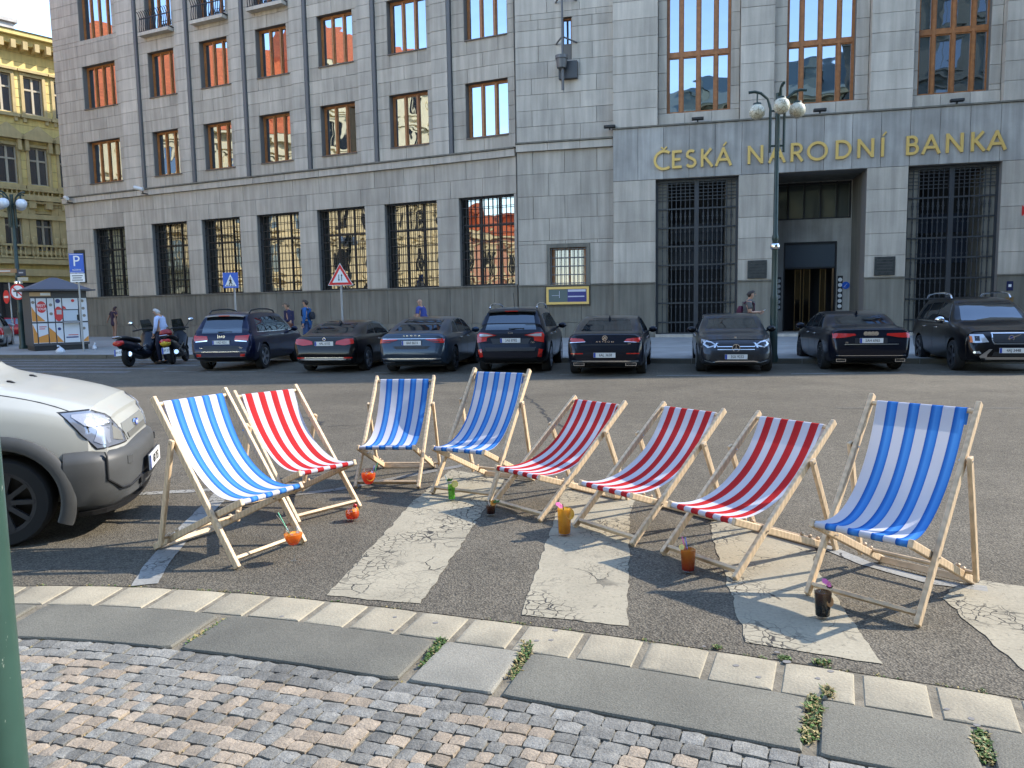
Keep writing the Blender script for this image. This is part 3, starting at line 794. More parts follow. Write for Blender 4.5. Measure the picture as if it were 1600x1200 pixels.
for i in range(0, len(pe), 2): masonry(MR, pe[i], pe[i+1], pz, [], -.37, STONE, ln=2.2, bond=False, back=.25)
wh = [(a,b,9.44,16.6) for a, b in wins] + [(a,b,.1,6.71) for a, b in doors]
for (a, b) in rec: masonry(MR, a+.01, b-.01, pz, wh, -.02, STONE, ln=1.25, bond=False)
for (a, b) in rec: masonry(MR, a+.01, b-.01, [8.93,9.40], wh, -.10, STONE, ln=1.15, bond=False)
masonry(MR, 4.28, PE, [6.72,8.86], [], -.38, STONE_B, ln=1.045, bond=False, back=-.2)
masonry(MR, 4.26, PE, [8.86,8.93], [], -.44, STONE_P, ln=3.1, gap=.003, back=-.2)
de = [4.28] + [v for d_ in doors for v in d_] + [PE]
for i in range(0, len(de), 2):
    masonry(MR, de[i], de[i+1], [2.45,3.30,4.16,5.01,5.87,6.72], [], -.37, STONE_W, ln=2.4, bond=False, back=-.2)
    masonry(MR, de[i], de[i+1], [.1,2.40], [], -.40, STONE_P, ln=1.9, bond=False, back=-.2)
    masonry(MR, de[i]-.0, de[i+1], [2.40,2.45], [], -.45, STONE_P, ln=3.0, gap=.002, back=-.2)
solid(MR, 4.28, PE, .1, 8.9, -.32, .6, wh); solid(MR, 4.28, PE, 8.9, ROOF, .05, .6, wh)
mb = MB()
for i in range(0, len(pe), 2): mb.box(pe[i]+.01, pe[i+1]-.01, -.32, .05, 8.9, ROOF, MR)
bpart(mb, 'pilaster_core', MORTAR)
# blocks: the largest in the picture one by one, the rest joined
def bl_box(mb, q, mi=0):
    M, a, b, z0, z1, f, bk, mt = q; c = .006; t = rnd.random()
    vs_ = [(a,bk,z0),(b,bk,z0),(b,bk,z1),(a,bk,z1),(a,f+c,z0),(b,f+c,z0),(b,f+c,z1),(a,f+c,z1),(a+c,f,z0+c),(b-c,f,z0+c),(b-c,f,z1-c),(a+c,f,z1-c)]
    mb.add(vs_, [(0,1,5,4),(1,2,6,5),(2,3,7,6),(3,0,4,7),(4,5,9,8),(5,6,10,9),(6,7,11,10),(7,4,8,11),(8,9,10,11)], mi, t, M)
sc_ = []
for q in BLOCKS:
    c = q[0] @ Vector(((q[1]+q[2])/2, q[5], (q[3]+q[4])/2)); v = inview(c)
    vis = v and -20 < v[0] < 1620 and -20 < v[1] < 600
    sc_.append(((q[2]-q[1])*(q[4]-q[3])/v[2]**2 if vis else 0, q))
sc_.sort(key=lambda t: -t[0])
BM = [STONE, STONE_B, STONE_P, STONE_W]; restb = MB()
for i, (s_, q) in enumerate(sc_):
    if i < 300:
        mb = MB(); bl_box(mb, q); bpart(mb, 'stone_block', q[7], fix=True)
    else: bl_box(restb, q, BM.index(q[7]))
tag(bpart(restb, 'stone_blocks', BM, fix=True), kind='stuff')
# roof, attic, side walls: unseen mass throwing shade, the attic added to shape it
def P2(M, s, y): p = M @ Vector((s, y, 0)); return (p.x, p.y)
foot = [P2(ML,-30,.3), (OC.x,OC.y+.3), P2(MR,PE+.2,.3), P2(MR,PE+.2,42), P2(ML,-30,40)]
mb = MB(); mb.prism(foot, ROOF, ROOF+.3); bpart(mb, 'roof', MORTAR)
mb = MB(); mb.prism([P2(ML,-29.5,4.5), P2(MR,0,4.5), P2(MR,20,4.5), P2(MR,20,40), P2(ML,-29.5,38)], ROOF+.3, 26.7); bpart(mb, 'shade_attic', STONE)  # unseen step added to set the shade line on the yellow town house
mb = MB(); mb.box(-30.0,-29.4,.62,40,.1,ROOF,ML); bpart(mb, 'side_wall', STONE)
mb = MB(); mb.prism([P2(MR,PE+.2,42), P2(ML,-30,40), P2(ML,-30,40.6), P2(MR,PE+.2,42.6)], .1, ROOF); bpart(mb, 'back_wall', STONE)
# oak windows
def window_set(w, h, mull, rails, fr=.07, mw_=.10, dep=.12):
    mb = MB()
    mb.box(0,fr,0,dep,0,h).box(w-fr,w,0,dep,0,h).box(fr,w-fr,0,dep,0,fr).box(fr,w-fr,0,dep,h-fr,h)
    xs = [fr] + [v for m_ in mull for v in (m_-mw_/2, m_+mw_/2)] + [w-fr]
    for m_ in mull: mb.box(m_-mw_/2,m_+mw_/2,-.02,dep,fr,h-fr)
    zs = [fr] + [v for r_ in rails for v in (r_-.09, r_+.09)] + [h-fr]
    for r_ in rails:
        for i in range(0, len(xs), 2): mb.box(xs[i],xs[i+1],-.01,dep,r_-.09,r_+.09)
    panes = []
    for i in range(0, len(xs), 2):
        for j in range(0, len(zs), 2):
            x0, x1, z0, z1 = xs[i], xs[i+1], zs[j], zs[j+1]; s_ = .045
            mb.box(x0,x0+s_,.03,dep-.01,z0,z1).box(x1-s_,x1,.03,dep-.01,z0,z1).box(x0+s_,x1-s_,.03,dep-.01,z0,z0+s_).box(x0+s_,x1-s_,.03,dep-.01,z1-s_,z1)
            p = MB(); p.box(x0+s_,x1-s_,.065,.075,z0+s_,z1-s_); panes.append(p.mesh('pane', GLASSW))
    return mb.mesh('window', OAK), panes
WS = {'n': window_set(2.06,2.4,[.7,1.37],[]), 'w': window_set(2.74,2.4,[.7,1.37,2.04],[]), 't': window_set(2.06,3.35,[.7,1.37],[]), 'tw': window_set(2.74,3.1,[.7,1.37,2.04],[]),
      'big': window_set(2.56,7.16,[.58,1.28,1.98],[2.4],mw_=.12)}
SILL = pm('window_sill', (.12,.09,.07), .6)
def put_window(M, key, s, z, y=.30, skip=None):
    me_, ps = WS[key]; o = bpy.data.objects.new('window', me_); COL.objects.link(o); o.parent = bank
    o.matrix_local = BI @ M @ Matrix.Translation((s,y,z))
    for i, p in enumerate(ps):
        if i == skip: continue
        q = bpy.data.objects.new('pane', p); COL.objects.link(q); q.parent = o
        q.rotation_euler = (rnd.uniform(-.004,.004), 0, rnd.uniform(-.006,.006))
    return o
for i, (a, b) in enumerate(bays):
    k = 'w' if i == 0 else 'n'
    for z in (9.1, 13.35):
        op = (i == 4 and z < 10)
        w_ = put_window(ML, k, a+.02, z, skip=2 if op else None)
        mb = MB(); mb.box(0,2.8 if i == 0 else 2.1,-.36,.02,-.05,.0); bput(mb.build('sill', SILL), w_)
        if op:   # the casement that stands open
            c_ = MB(); c_.box(0,.05,0,.05,.07,2.33).box(.5,.55,0,.05,.07,2.33).box(.05,.5,0,.05,.07,.13).box(.05,.5,0,.05,2.27,2.33)
            o = c_.build('casement', OAK); o.parent = w_; o.location = (1.44,.06,0); o.rotation_euler = (0,0,R_(72))
    put_window(ML, 'tw' if i == 0 else 't', a+.02, 17.2 if i == 0 else 16.95)
for (a, b) in wins: put_window(MR, 'big', a, 9.44, .28)
# french balconies of the third floor
mbal = MB()
for x in [i*.155 for i in range(15)]:
    mbal.tube([(x,-.30,.0),(x,-.32,.3),(x,-.24,.75),(x,-.36,1.02),(x,-.44,1.05)], .022, 5)
mbal.box(-.05,2.25,-.33,-.28,0,.05).box(-.05,2.25,-.27,-.22,.72,.77).box(-.05,0,-.3,.3,.0,.05).box(2.2,2.25,-.3,.3,.0,.05)
balm = mbal.mesh('balcony_railing', IRON)
for (a, b) in bays[1:4]:
    mb = MB(); mb.box(a-.15,b+.15,-.4,.02,16.55,16.72,ML); bpart(mb, 'balcony_slab', STONE)
    o = bpy.data.objects.new('balcony_railing', balm); COL.objects.link(o); o.parent = bank; o.matrix_local = BI @ ML @ Matrix.Translation((a-.1,0,16.73))
# barred ground floor windows
def grille(w, h, nx, nz, r_=.017):
    mb = MB()
    for i in range(nx+1):
        x = .04+(w-.08)*i/nx; mb.box(x-r_,x+r_,-r_,r_,0,h)
    for j in range(nz+1):
        z = .06+(h-.12)*j/nz; mb.box(0,w,-r_*2.1,-r_*1.05,z-r_,z+r_)
    return mb
for i, (a, b) in enumerate(gbays):
    p = MB(); p.box(0,b-a,0,.03,0,4.0); w_ = bput(p.build('barred_window', GLASSG)); w_.matrix_parent_inverse = Matrix(); w_.matrix_local = BI @ ML @ Matrix.Translation((a,.5,2.5))
    mb = MB(); n = 3
    for k in range(n+1): x = (b-a)*k/n; mb.box(max(0,x-.04),min(b-a,x+.04),-.05,-.002,0,4.0)
    mb.box(0,b-a,-.045,-.003,2.7,2.78).box(0,b-a,-.045,-.003,0,.08)
    bput(mb.build('frame', BLACK), w_)
    g_ = grille(b-a, 4.0, 12, 10, .013).build('iron_grille', IRON); bput(g_, w_); g_.location = (0,-.26,0)
# small barred window of the mid section, with a stone surround
mb = MB(); mb.box(1.34,1.48,-.17,.3,2.46,4.22,MR).box(3.10,3.24,-.17,.3,2.46,4.22,MR).box(1.48,3.10,-.17,.3,4.06,4.22,MR); bpart(mb, 'window_surround', STONE_P)
p = MB(); p.box(0,1.62,0,.03,0,1.6); w_ = bput(p.build('barred_window', reflecting('lobby_pane', (.9,.9,.95), .16, .03, body=(.05,.05,.055)))); w_.matrix_parent_inverse = Matrix(); w_.matrix_local = BI @ MR @ Matrix.Translation((1.48,.2,2.46))
mb = MB(); mb.box(0,.16,-.06,-.002,0,1.6).box(1.46,1.62,-.06,-.002,0,1.6).box(.78,.86,-.06,-.002,0,1.6).box(.16,.78,-.06,-.002,1.5,1.6).box(.86,1.46,-.06,-.002,1.5,1.6); bput(mb.build('frame', OAK), w_)
mb = MB(); mb.box(.86,.98,.035,.05,0,1.5); mb.box(.2,.5,-.001,.0,0,.01); c_ = MB()
g_ = grille(1.62,1.6,8,4,.016).build('iron_grille', pm('grey_iron',(.16,.16,.16),.5)); bput(g_, w_); g_.location = (0,-.2,0)
p = MB(); p.box(2.1,2.52,.15,.18,12.6,13.7,MR); w_ = bpart(p, 'slit_window', GLASSW)
mb = MB(); mb.box(2.1,2.15,.08,.15,12.6,13.7,MR).box(2.46,2.52,.08,.15,12.6,13.7,MR).box(2.15,2.46,.08,.15,12.6,12.66,MR).box(2.15,2.46,.08,.15,13.63,13.7,MR); bpart(mb, 'slit_window_frame', OAK)
# the two great iron gates
for gi in (0, 2):
    a, b = doors[gi]; w = b-a
    mb = MB(); mb.box(0,w,.0,.1,0,6.6); bk = bput(mb.build('gate_recess', DARKIN)); bk.matrix_parent_inverse = Matrix(); bk.matrix_local = BI @ MR @ Matrix.Translation((a,1.5,.1))
    mb = MB(); mb.box(.55,w-.55,-.06,-.004,4.15,4.9); mb.box(.55,w-.55,-.06,-.004,2.9,3.9)
    bput(mb.build('inner_door_glass', reflecting('inner_glass', (.5,.6,.8), .10, .1, body=(.025,.03,.042))), bk)
    mb = MB(); mb.box(.0,.5,-1.5,0,0,6.6); mb.box(w-.5,w,-1.5,0,0,6.6); mb.box(.5,w-.5,-1.5,0,6.58,6.6); bput(mb.build('reveal', STONE_P), bk)
    g_ = MB(); H_ = 6.55; f_ = .05
    g_.box(0,.09,-.05,.05,0,H_).box(w-.09,w,-.05,.05,0,H_).box(.09,w-.09,-.04,.04,H_-.1,H_).box(.09,w-.09,-.045,.045,0,.16).box(w/2-.09,w/2+.09,-.06,.06,.16,H_-.1)
    for half in (0, 1):
        x0 = .09 if half == 0 else w/2+.09; x1 = w/2-.09 if half == 0 else w-.09
        for i in range(1, 8):
            x = lerp(x0,x1,i/8); g_.box(x-.016,x+.016,-.016,.016,.16,H_-.1)
        for z in (.6,1.42,2.22,3.02,3.80,4.58,5.36): g_.box(x0,x1,-.045,-.018,z-.03,z+.03)
        for z in (5.72,5.86,6.0,6.14,6.28,6.40): g_.box(x0,x1,-.035,-.017,z-.014,z+.014)
        for z in (1.42,2.22,3.02,3.80,4.58):
            for i in range(1,8):
                x = lerp(x0,x1,i/8); g_.box(x-.028,x+.028,-.03,.03,z-.2,z-.13); g_.box(x-.028,x+.028,-.03,.03,z+.13,z+.2)
        for i in range(1,8):
            x = lerp(x0,x1,i/8); g_.box(x-.05,x+.05,-.03,.03,5.02,5.06); g_.box(x-.03,x+.03,-.03,.03,4.9,5.2)
    o = bput(g_.build('iron_gate', pm('gate_iron_%d' % gi, (.055,.058,.062), .4, .4))); o.matrix_parent_inverse = Matrix(); o.matrix_local = BI @ MR @ Matrix.Translation((a,-.02,.14))
    mb = MB(); mb.box(a,b,-.5,.3,.1,.24,MR); bpart(mb, 'gate_step', STONE)
# the entrance lobby
a, b = doors[1]; D_ = 2.5
mb = MB(); mb.box(a-.3,a,.6,D_+.3,.1,7,MR).box(b,b+.3,.6,D_+.3,.1,7,MR).box(a,b,.6,D_+.3,6.72,7,MR); bpart(mb, 'lobby_wall', STONE_P)
mb = MB(); mb.box(a,b,-.5,D_,.1,.22,MR); bpart(mb, 'entrance_step', STONE)
dm = [(11.5,13.68,.22,4.12),(11.0,14.2,5.1,6.68)]
solid(MR, a, b, .22, 6.72, D_, D_+.25, dm, 'lobby_back_wall', STONE_B)
mb = MB(); mb.box(11.0,14.2,D_+.1,D_+.12,5.1,6.68,MR); tw = bpart(mb, 'transom_window', reflecting('transom_glass', (.8,.85,.8), .10, .05, body=(.055,.06,.052)))
mb = MB()
for x in (11.0,11.62,12.28,12.94,13.6,14.14): mb.box(x,x+.07,D_-.02,D_+.1,5.1,6.68,MR)
mb.box(11.0,14.2,D_-.01,D_+.09,5.1,5.16,MR).box(11.0,14.2,D_-.01,D_+.09,6.58,6.66,MR); bpart(mb, 'transom_frame', BLACK)
mb = MB(); mb.box(11.55,13.63,D_+.08,D_+.12,3.02,4.07,MR); bpart(mb, 'door_panel', pm('blue_grey_panel', (.045,.06,.075), .45))
mb = MB(); mb.box(11.5,11.56,D_-.05,D_+.2,.22,4.12,MR).box(13.62,13.68,D_-.05,D_+.2,.22,4.12,MR).box(11.56,13.62,D_-.05,D_+.2,4.06,4.12,MR).box(11.56,13.62,D_-.03,D_+.2,2.96,3.03,MR); bpart(mb, 'door_frame', IRON)
mb = MB(); mb.box(11.5,13.7,D_+1.2,D_+1.3,.2,4.2,MR); bpart(mb, 'vestibule', DARKIN)
for x, dx in ((12.0,.28),(12.36,.30),(13.05,.26)):
    mb = MB(); mb.box(x,x+dx,D_+.3,D_+.34,.24,2.95,MR); dl = bpart(mb, 'door_leaf', reflecting('dark_door_glass_%d' % int(x*100), (.6,.5,.35), .07, .05, body=(.006,.005,.004)))
    mb = MB(); mb.box(x,x+.035,D_+.26,D_+.30,.24,2.95,MR).box(x+dx-.035,x+dx,D_+.26,D_+.30,.24,2.95,MR); bpart(mb, 'door_stile', pm('bronze_stile_%d' % int(x*100), (.16,.10,.04), .4, .6))
for x in (11.3, 13.85):
    st = MB(); st.box(x-.11,x+.11,D_-.02,D_-.003,1.15,2.62,MR); pb = bpart(st, 'notice_strip', BLACK)
    for k in range(6):
        c_ = MB(); c_.lathe([(.05,-.008),(.085,-.008),(.085,.008),(.05,.008),(.05,-.008)], 14, MR @ Matrix.Translation((x,D_-.03,1.3+.23*k)) @ Matrix.Rotation(math.pi/2,4,'X')); o = c_.build('symbol', WHITE); o.parent = pb
c_ = MB(); c_.lathe([(0,0),(.16,0),(.16,.015),(0,.015)], 20, MR @ Matrix.Translation((14.08,D_-.02,2.2)) @ Matrix.Rotation(math.pi/2,4,'X')); bs_ = bpart(c_, 'blue_disc', BLUEP)
c_ = MB(); c_.bar((14.0,D_-.045,2.13),(14.14,D_-.045,2.27),.03,.01,MR).bar((14.0,D_-.045,2.13),(14.1,D_-.045,2.13),.03,.01,MR); o = c_.build('arrow', WHITE); o.parent = bs_
# unseen block added right of the view; its roof line sets the road's shadow edge
WY = 25.9
wing = thing('shadow_block', 'plain grey unseen block added right of the bank to throw the street shadow', 'building', (41, WY, ZT))
mb = MB(); mb.prism([(-19.2,-.3),(44,-.9),(44,30),(-19.2,30)], -.02, ROOF-ZT); mb.build('wall', STONE, wing)

# raised gilt letters over the portal
def stroke(mb, pts, w, d0, d1, M, closed=False):
    p = [Vector((q[0], q[1])) for q in pts]; n = len(p); L_ = []; R2 = []
    for i in range(n):
        a = p[i-1] if (i > 0 or closed) else None; c = p[(i+1) % n] if (i < n-1 or closed) else None
        d1_ = (p[i]-a).normalized() if a is not None else (c-p[i]).normalized(); d2_ = (c-p[i]).normalized() if c is not None else d1_
        t = (d1_+d2_).normalized(); nn = Vector((-t.y,t.x)); k = w/2/max(.5, nn.dot(Vector((-d1_.y,d1_.x))))
        L_.append(p[i]+nn*k); R2.append(p[i]-nn*k)
    vs_ = [(q.x,d0,q.y) for q in L_] + [(q.x,d0,q.y) for q in R2] + [(q.x,d1,q.y) for q in L_] + [(q.x,d1,q.y) for q in R2]
    fs = []
    for i in range(n if closed else n-1):
        j = (i+1) % n
        fs += [(i,j,n+j,n+i),(2*n+i,3*n+i,3*n+j,2*n+j),(i,2*n+i,2*n+j,j),(n+i,n+j,3*n+j,3*n+i)]
    if not closed: fs += [(0,n,3*n,2*n),(n-1,3*n-1,4*n-1,2*n-1)]
    mb.add(vs_, fs, M=M)
def arc(cx, cy, rx, ry, a0, a1, n=14): return [(cx+rx*math.cos(R_(lerp(a0,a1,i/n))), cy+ry*math.sin(R_(lerp(a0,a1,i/n)))) for i in range(n+1)]
GL = {'C': [arc(.60,.5,.52,.5,52,308,18)], 'E': [[(.07,0),(.07,1)],[(.07,.935),(.55,.935)],[(.07,.5),(.48,.5)],[(.07,.065),(.55,.065)]],
 'S': [arc(.27,.735,.21,.205,40,235,10)[:-1] + arc(.27,.27,.24,.215,58,-155,12)], 'K': [[(.07,0),(.07,1)],[(.12,.47),(.56,1)],[(.2,.56),(.64,0)]],
 'A': [[(.02,0),(.44,1)],[(.40,1),(.84,0)],[(.17,.34),(.70,.34)]], 'N': [[(.07,0),(.07,1)],[(.07,.95),(.76,.05)],[(.76,0),(.76,1)]],
 'R': [[(.07,0),(.07,1)],[(.07,.935),(.3,.935)] + arc(.3,.7,.25,.235,80,-80,9) + [(.07,.465)],[(.3,.46),(.62,0)]],
 'O': [arc(.52,.5,.47,.45,0,345,23)], 'D': [[(.07,0),(.07,1)],[(.07,.935),(.3,.935)] + arc(.3,.5,.44,.435,80,-80,14) + [(.07,.065)]],
 'I': [[(.07,0),(.07,1)]], 'B': [[(.07,0),(.07,1)],[(.07,.935),(.28,.935)] + arc(.28,.73,.21,.205,80,-80,8) + [(.07,.525)],[(.07,.53),(.3,.53)] + arc(.3,.297,.25,.232,80,-80,8) + [(.07,.065)]]}
sign = thing('bank_lettering', 'raised gold capitals reading ČESKÁ NÁRODNÍ BANKA above the entrance', 'sign', (MR @ Vector((12.5,-.38,7.1)))[:])
SI = Matrix.Translation(-sign.location)
spell = [('C',1021,268),('E',1050,266),('S',1072,265),('K',1095,264),('A',1118,262),('N',1168,259),('A',1201,256),('R',1235,255),('O',1261,254),('D',1305,251),('N',1339,249),('I',1376,247),('B',1415,246),('A',1440,243),('N',1477,241.5),('K',1516,240),('A',1542,238)]
accent = {0: 'caron', 4: 'acute', 6: 'acute', 11: 'acute'}
nv = Vector((math.sin(R_(13.5)), math.cos(R_(13.5)), 0)); DP = OC.dot(nv) - .38
for i, (ch, px, py) in enumerate(spell):
    d_ = ray(px, py); t_ = DP/(d_.dot(nv)); p = d_*t_; s_ = (p-OC).dot(Vector((math.cos(R_(13.5)),-math.sin(R_(13.5)),0)))
    mb = MB(); T_ = SI @ MR @ Matrix.Translation((s_,0,7.12)) @ Matrix.Diagonal((.72,1,.72,1))
    for k, st in enumerate(GL[ch]): stroke(mb, st, .145, -.46-.003*k, -.385, T_, closed=(ch == 'O'))
    if i in accent:
        cx = {'C':.6,'A':.44,'I':.09}[ch]
        if accent[i] == 'caron': stroke(mb, [(cx-.16,1.24),(cx,1.10),(cx+.16,1.24)], .075, -.45, -.385, T_)
        else: stroke(mb, [(cx-.02,1.10),(cx+.14,1.30)], .085, -.45, -.385, T_)
    mb.build('letter', GOLD, sign, fix=True)

# fittings on the facade, each a thing of its own
def wall_thing(name, label, cat, M, s, z, group=None, y=-.12):
    p = M @ Vector((s,y,z)); o = bpy.data.objects.new(name, None); COL.objects.link(o)
    o.matrix_local = M.to_3x3().to_4x4(); o.location = p; return tag(o, label, cat, group)
BRONZE = pm('dark_bronze', (.055,.058,.055), .45, .5, var=.3, vs_=6)
for s_, lb in ((10.17,'dark bronze plaque on the pier left of the open doorway'),(15.0,'dark bronze plaque on the pier right of the doorway')):
    o = wall_thing('plaque', lb, 'plaque', MR, s_, 2.88, 'bronze plaques by the doorway', -.376)
    mb = MB(); mb.box(-.38,.38,-.05,0,-.37,.37); mb.build('plate', BRONZE, o, bevel=.01)
    mb = MB()
    for k in range(5): mb.box(-.28,.28,-.058,-.051,.24-.12*k,.27-.12*k)
    mb.build('raised_lines', pm('bronze_lines',(.08,.08,.075),.4,.5), o)
o = wall_thing('plaque', 'tall dark bronze relief plaque on the far left corner of the bank', 'plaque', ML, -28.95, 4.35, None, -.004)
mb = MB(); mb.box(-.46,.46,-.06,0,-.98,.98); mb.build('plate', BRONZE, o, bevel=.01)
mb = MB(); mb.ball((0,-.06,.35), .26, 12, sc=(.9,.3,1.1)); mb.build('relief', BRONZE, o, smooth=True)
o = wall_thing('display_case', 'gilt framed notice case under the small barred window', 'display case', MR, 2.26, 1.97, None, -.175)
mb = MB(); mb.box(-.99,.99,-.06,0,-.44,.44); mb.build('case', pm('dark_wood',(.05,.035,.02),.5), o)
mb = MB(); mb.box(-.94,.94,-.09,-.06,.28,.38).box(-.94,.94,-.09,-.06,-.38,-.28).box(-.94,-.84,-.09,-.06,-.28,.28).box(.84,.94,-.09,-.06,-.28,.28); mb.build('gilt_frame', GOLD, o)
mb = MB(); mb.box(-.84,.0,-.072,-.062,-.28,.28); mb.build('poster', pm('grey_green_poster',(.09,.12,.11),.5), o)
mb = MB(); mb.box(.0,.84,-.072,-.062,-.28,.28); mb.build('poster', pm('blue_poster',(.035,.035,.16),.5), o)
mb = MB(); mb.box(.02,.80,-.076,-.073,.16,.26).box(.02,.74,-.076,-.073,-.07,-.02).box(-.37,-.35,-.076,-.073,-.1,.2).box(-.7,-.35,-.076,-.073,.0,.015); mb.build('print', pm('pale_print',(.5,.5,.58),.5), o)
o = wall_thing('house_number', 'small dark blue number plate at the right edge, high on the pier', 'number plate', MR, 20.12, 6.53, None, -.376)
mb = MB(); mb.box(-.2,.2,-.02,0,-.17,.17); mb.build('plate', BLUEP, o); text_obj('number', '28', .22, WHITE, o, face_M((0,-.024,0),(1,0,0),(0,0,1)))
o = wall_thing('street_sign', 'red enamel street name plate at the right edge of the facade', 'street sign', MR, 20.25, 4.83, None, -.376)
mb = MB(); mb.box(-.5,.5,-.02,0,-.19,.19); mb.build('plate', REDP, o); mb = MB(); mb.box(-.47,.47,-.022,-.0202,.165,.175).box(-.47,.47,-.022,-.0202,-.175,-.165); mb.build('rim', WHITE, o)
text_obj('street_name', 'NA PŘÍKOPĚ', .15, WHITE, o, face_M((0,-.024,.05),(1,0,0),(0,0,1))); text_obj('district', 'PRAHA 1', .09, WHITE, o, face_M((0,-.024,-.1),(1,0,0),(0,0,1)))
o = wall_thing('intercom', 'small dark blue panel with a white mark beside the right gate', 'panel', MR, 19.45, 2.0, None, -.402)
mb = MB(); mb.box(-.11,.11,-.03,0,-.18,.18); mb.build('plate', pm('navy_panel',(.01,.015,.06),.4), o); mb = MB(); mb.box(-.05,.05,-.036,-.031,-.04,.06); mb.build('mark', WHITE, o)
o = wall_thing('vent_plate', 'small bronze vent plate below the dark blue panel', 'vent', MR, 19.47, 1.48, None, -.402)
mb = MB(); mb.box(-.13,.13,-.02,0,-.1,.1); mb.build('plate', pm('bronze_vent',(.22,.14,.06),.5,.4), o)
# flagpole on the mid section
o = wall_thing('flagpole', 'dark iron flagpole with a bucket socket bracketed to the wall, top cut by the frame', 'flagpole', MR, 2.2, 10.6, None, -.12)
PEW = pm('grey_iron_pole', (.13,.13,.13), .5, .4)
mb = MB(); mb.tube([(0,-.45,.0),(0,-.45,1.2)], .06, 10); mb.tube([(0,-.45,1.2),(0,-.45,5.2)], .045, 10); mb.build('pole', PEW, o, smooth=True)
for z in (2.05,3.75):
    mb = MB(); mb.tube([(-.35,0,z-.03),(-.22,-.25,z),(0,-.45,z+.12)], .035, 8); mb.tube([(.55,0,z-.03),(.35,-.25,z),(0,-.45,z+.12)], .035, 8); mb.build('bracket', PEW, o, smooth=True)
mb = MB(); mb.lathe([(0,.85),(.2,.9),(.24,1.25),(.27,1.27),(.27,1.4),(0,1.4)], 16, Matrix.Translation((-.04,-.45,0))); mb.build('socket', PEW, o, smooth=True)
mb = MB(); mb.box(-.22,.58,-.22,0,.52,1.24); mb.build('wall_box', pm('iron_box',(.06,.062,.065),.5,.3), o, bevel=.02)
# cctv cameras and floodlights
CCTV = pm('white_housing', (.6,.6,.58), .4)
def cctv(label, M, s, z, yaw):
    o = wall_thing('cctv_camera', label, 'camera', M, s, z, 'cctv cameras on the facade', -.2)
    mb = MB(); mb.box(-.06,.06,-.32,.0,-.24,-.18); mb.tube([(0,-.28,-.2),(0,-.28,-.05)], .035, 8); mb.build('arm', BLACK, o)
    T_ = Matrix.Translation((0,-.3,.02)) @ Matrix.Rotation(yaw,4,'Z') @ Matrix.Rotation(R_(-14),4,'Y')
    mb = MB(); mb.tube([(-.05,0,0),(.48,0,0)], .10, 10, T_); mb.build('housing', CCTV, o, smooth=True)
    mb = MB(); mb.tube([(.482,0,0),(.5,0,0)], .07, 10, T_); mb.build('lens', BLACK, o)
cctv('white cctv camera on the string course above the second barred window', ML, -22.7, 8.35, R_(200))
cctv('white cctv camera at the far left corner of the string course', ML, -29.0, 8.3, R_(160))
for s_, z, lb in ((4.15,8.95,'black floodlight at the corner where the portal band begins'),(7.75,9.02,'black floodlight on the ledge under the left tall window'),(12.45,9.02,'black floodlight on the ledge under the middle tall window'),(17.35,9.02,'black floodlight on the ledge under the right tall window')):
    o = wall_thing('floodlight', lb, 'floodlight', MR, s_, z, 'floodlights over the portal', -.42)
    mb = MB(); mb.box(-.24,.24,-.12,.08,-.02,.09); mb.build('housing', BLACK, o, bevel=.02); mb = MB(); mb.box(-.22,.22,-.135,-.122,.0,.07); mb.build('lens', pm('lamp_lens',(.05,.05,.05),.1), o)
    mb = MB(); mb.box(-.03,.03,-.04,.04,-.09,-.02); mb.build('foot', BLACK, o)
# ================================================================ the other buildings of the square
YEL = pm('yellow_stucco', (.62,.49,.19), .85, var=.10, vs_=1.5, streak=.12, tint=.08)
YELT = pm('ochre_trim', (.43,.335,.165), .85, var=.12, vs_=2.0, streak=.1)
CREAM = pm('cream_stucco', (.62,.52,.32), .85, var=.08, vs_=1.0, streak=.1)
TILE = pm('orange_roof_tiles', (.46,.11,.035), .8, var=.25, vs_=4, streak=.0, fine=.2, fs=30)
SASH = pm('pale_sash', (.42,.37,.28), .6)
GLD = reflecting('old_window_glass', (.8,.85,.95), .14, .04, body=(.012,.014,.018))
def FMo(org, d_, ):                       # facade frame: s along d_, y inward, z up
    e = Vector((d_[0], d_[1], 0)).normalized(); n = Vector((-e.y, e.x, 0))
    return Matrix(((e.x,n.x,0,org[0]),(e.y,n.y,0,org[1]),(0,0,1,org[2]),(0,0,0,1)))
# yellow town house seen at the left edge
pB = AT(100, 500, 58.0)
e2 = Vector((math.sin(R_(38.6)), math.cos(R_(38.6)), 0))
yh = thing('yellow_townhouse', 'yellow stucco town house with pediments and balustrades at the far left', 'building', (pB.x, pB.y, .1))
yh.rotation_euler = (0,0,math.atan2(e2.y,e2.x))
YM = Matrix.Identity(4)                   # children live in the facade frame: x along the street, y inward
def ypx(px, py):
    n = Vector((e2.y,-e2.x,0)); d_ = ray(px,py); t = (pB.dot(n))/(d_.dot(n)); p = d_*t; return (p-pB).dot(e2), p.z+EYE-.1
WC = [ypx(52,150)[0], ypx(3,150)[0]]; sp_ = WC[0]-WC[1]
wx = [WC[0]+sp_, WC[0], WC[1]] + [WC[1]-sp_*k for k in range(1,5)]
Z = {}
for k, (px, py) in dict(w1t=(52,122),w1b=(52,180),w2t=(58,232),w2b=(60,290),w3t=(66,335),w3b=(70,392),corn=(60,80),eave=(60,62),str1=(70,303),str2=(80,345),bal=(85,398),gf=(90,428)).items(): Z[k] = ypx(px,py)[1]
ww = .62
hl = []
for x in wx:
    for a, b in (('w1b','w1t'),('w2b','w2t'),('w3b','w3t')): hl.append((x-ww,x+ww,Z[a],Z[b]))
S0, S1 = wx[-1]-2.2, wx[0]+3.5
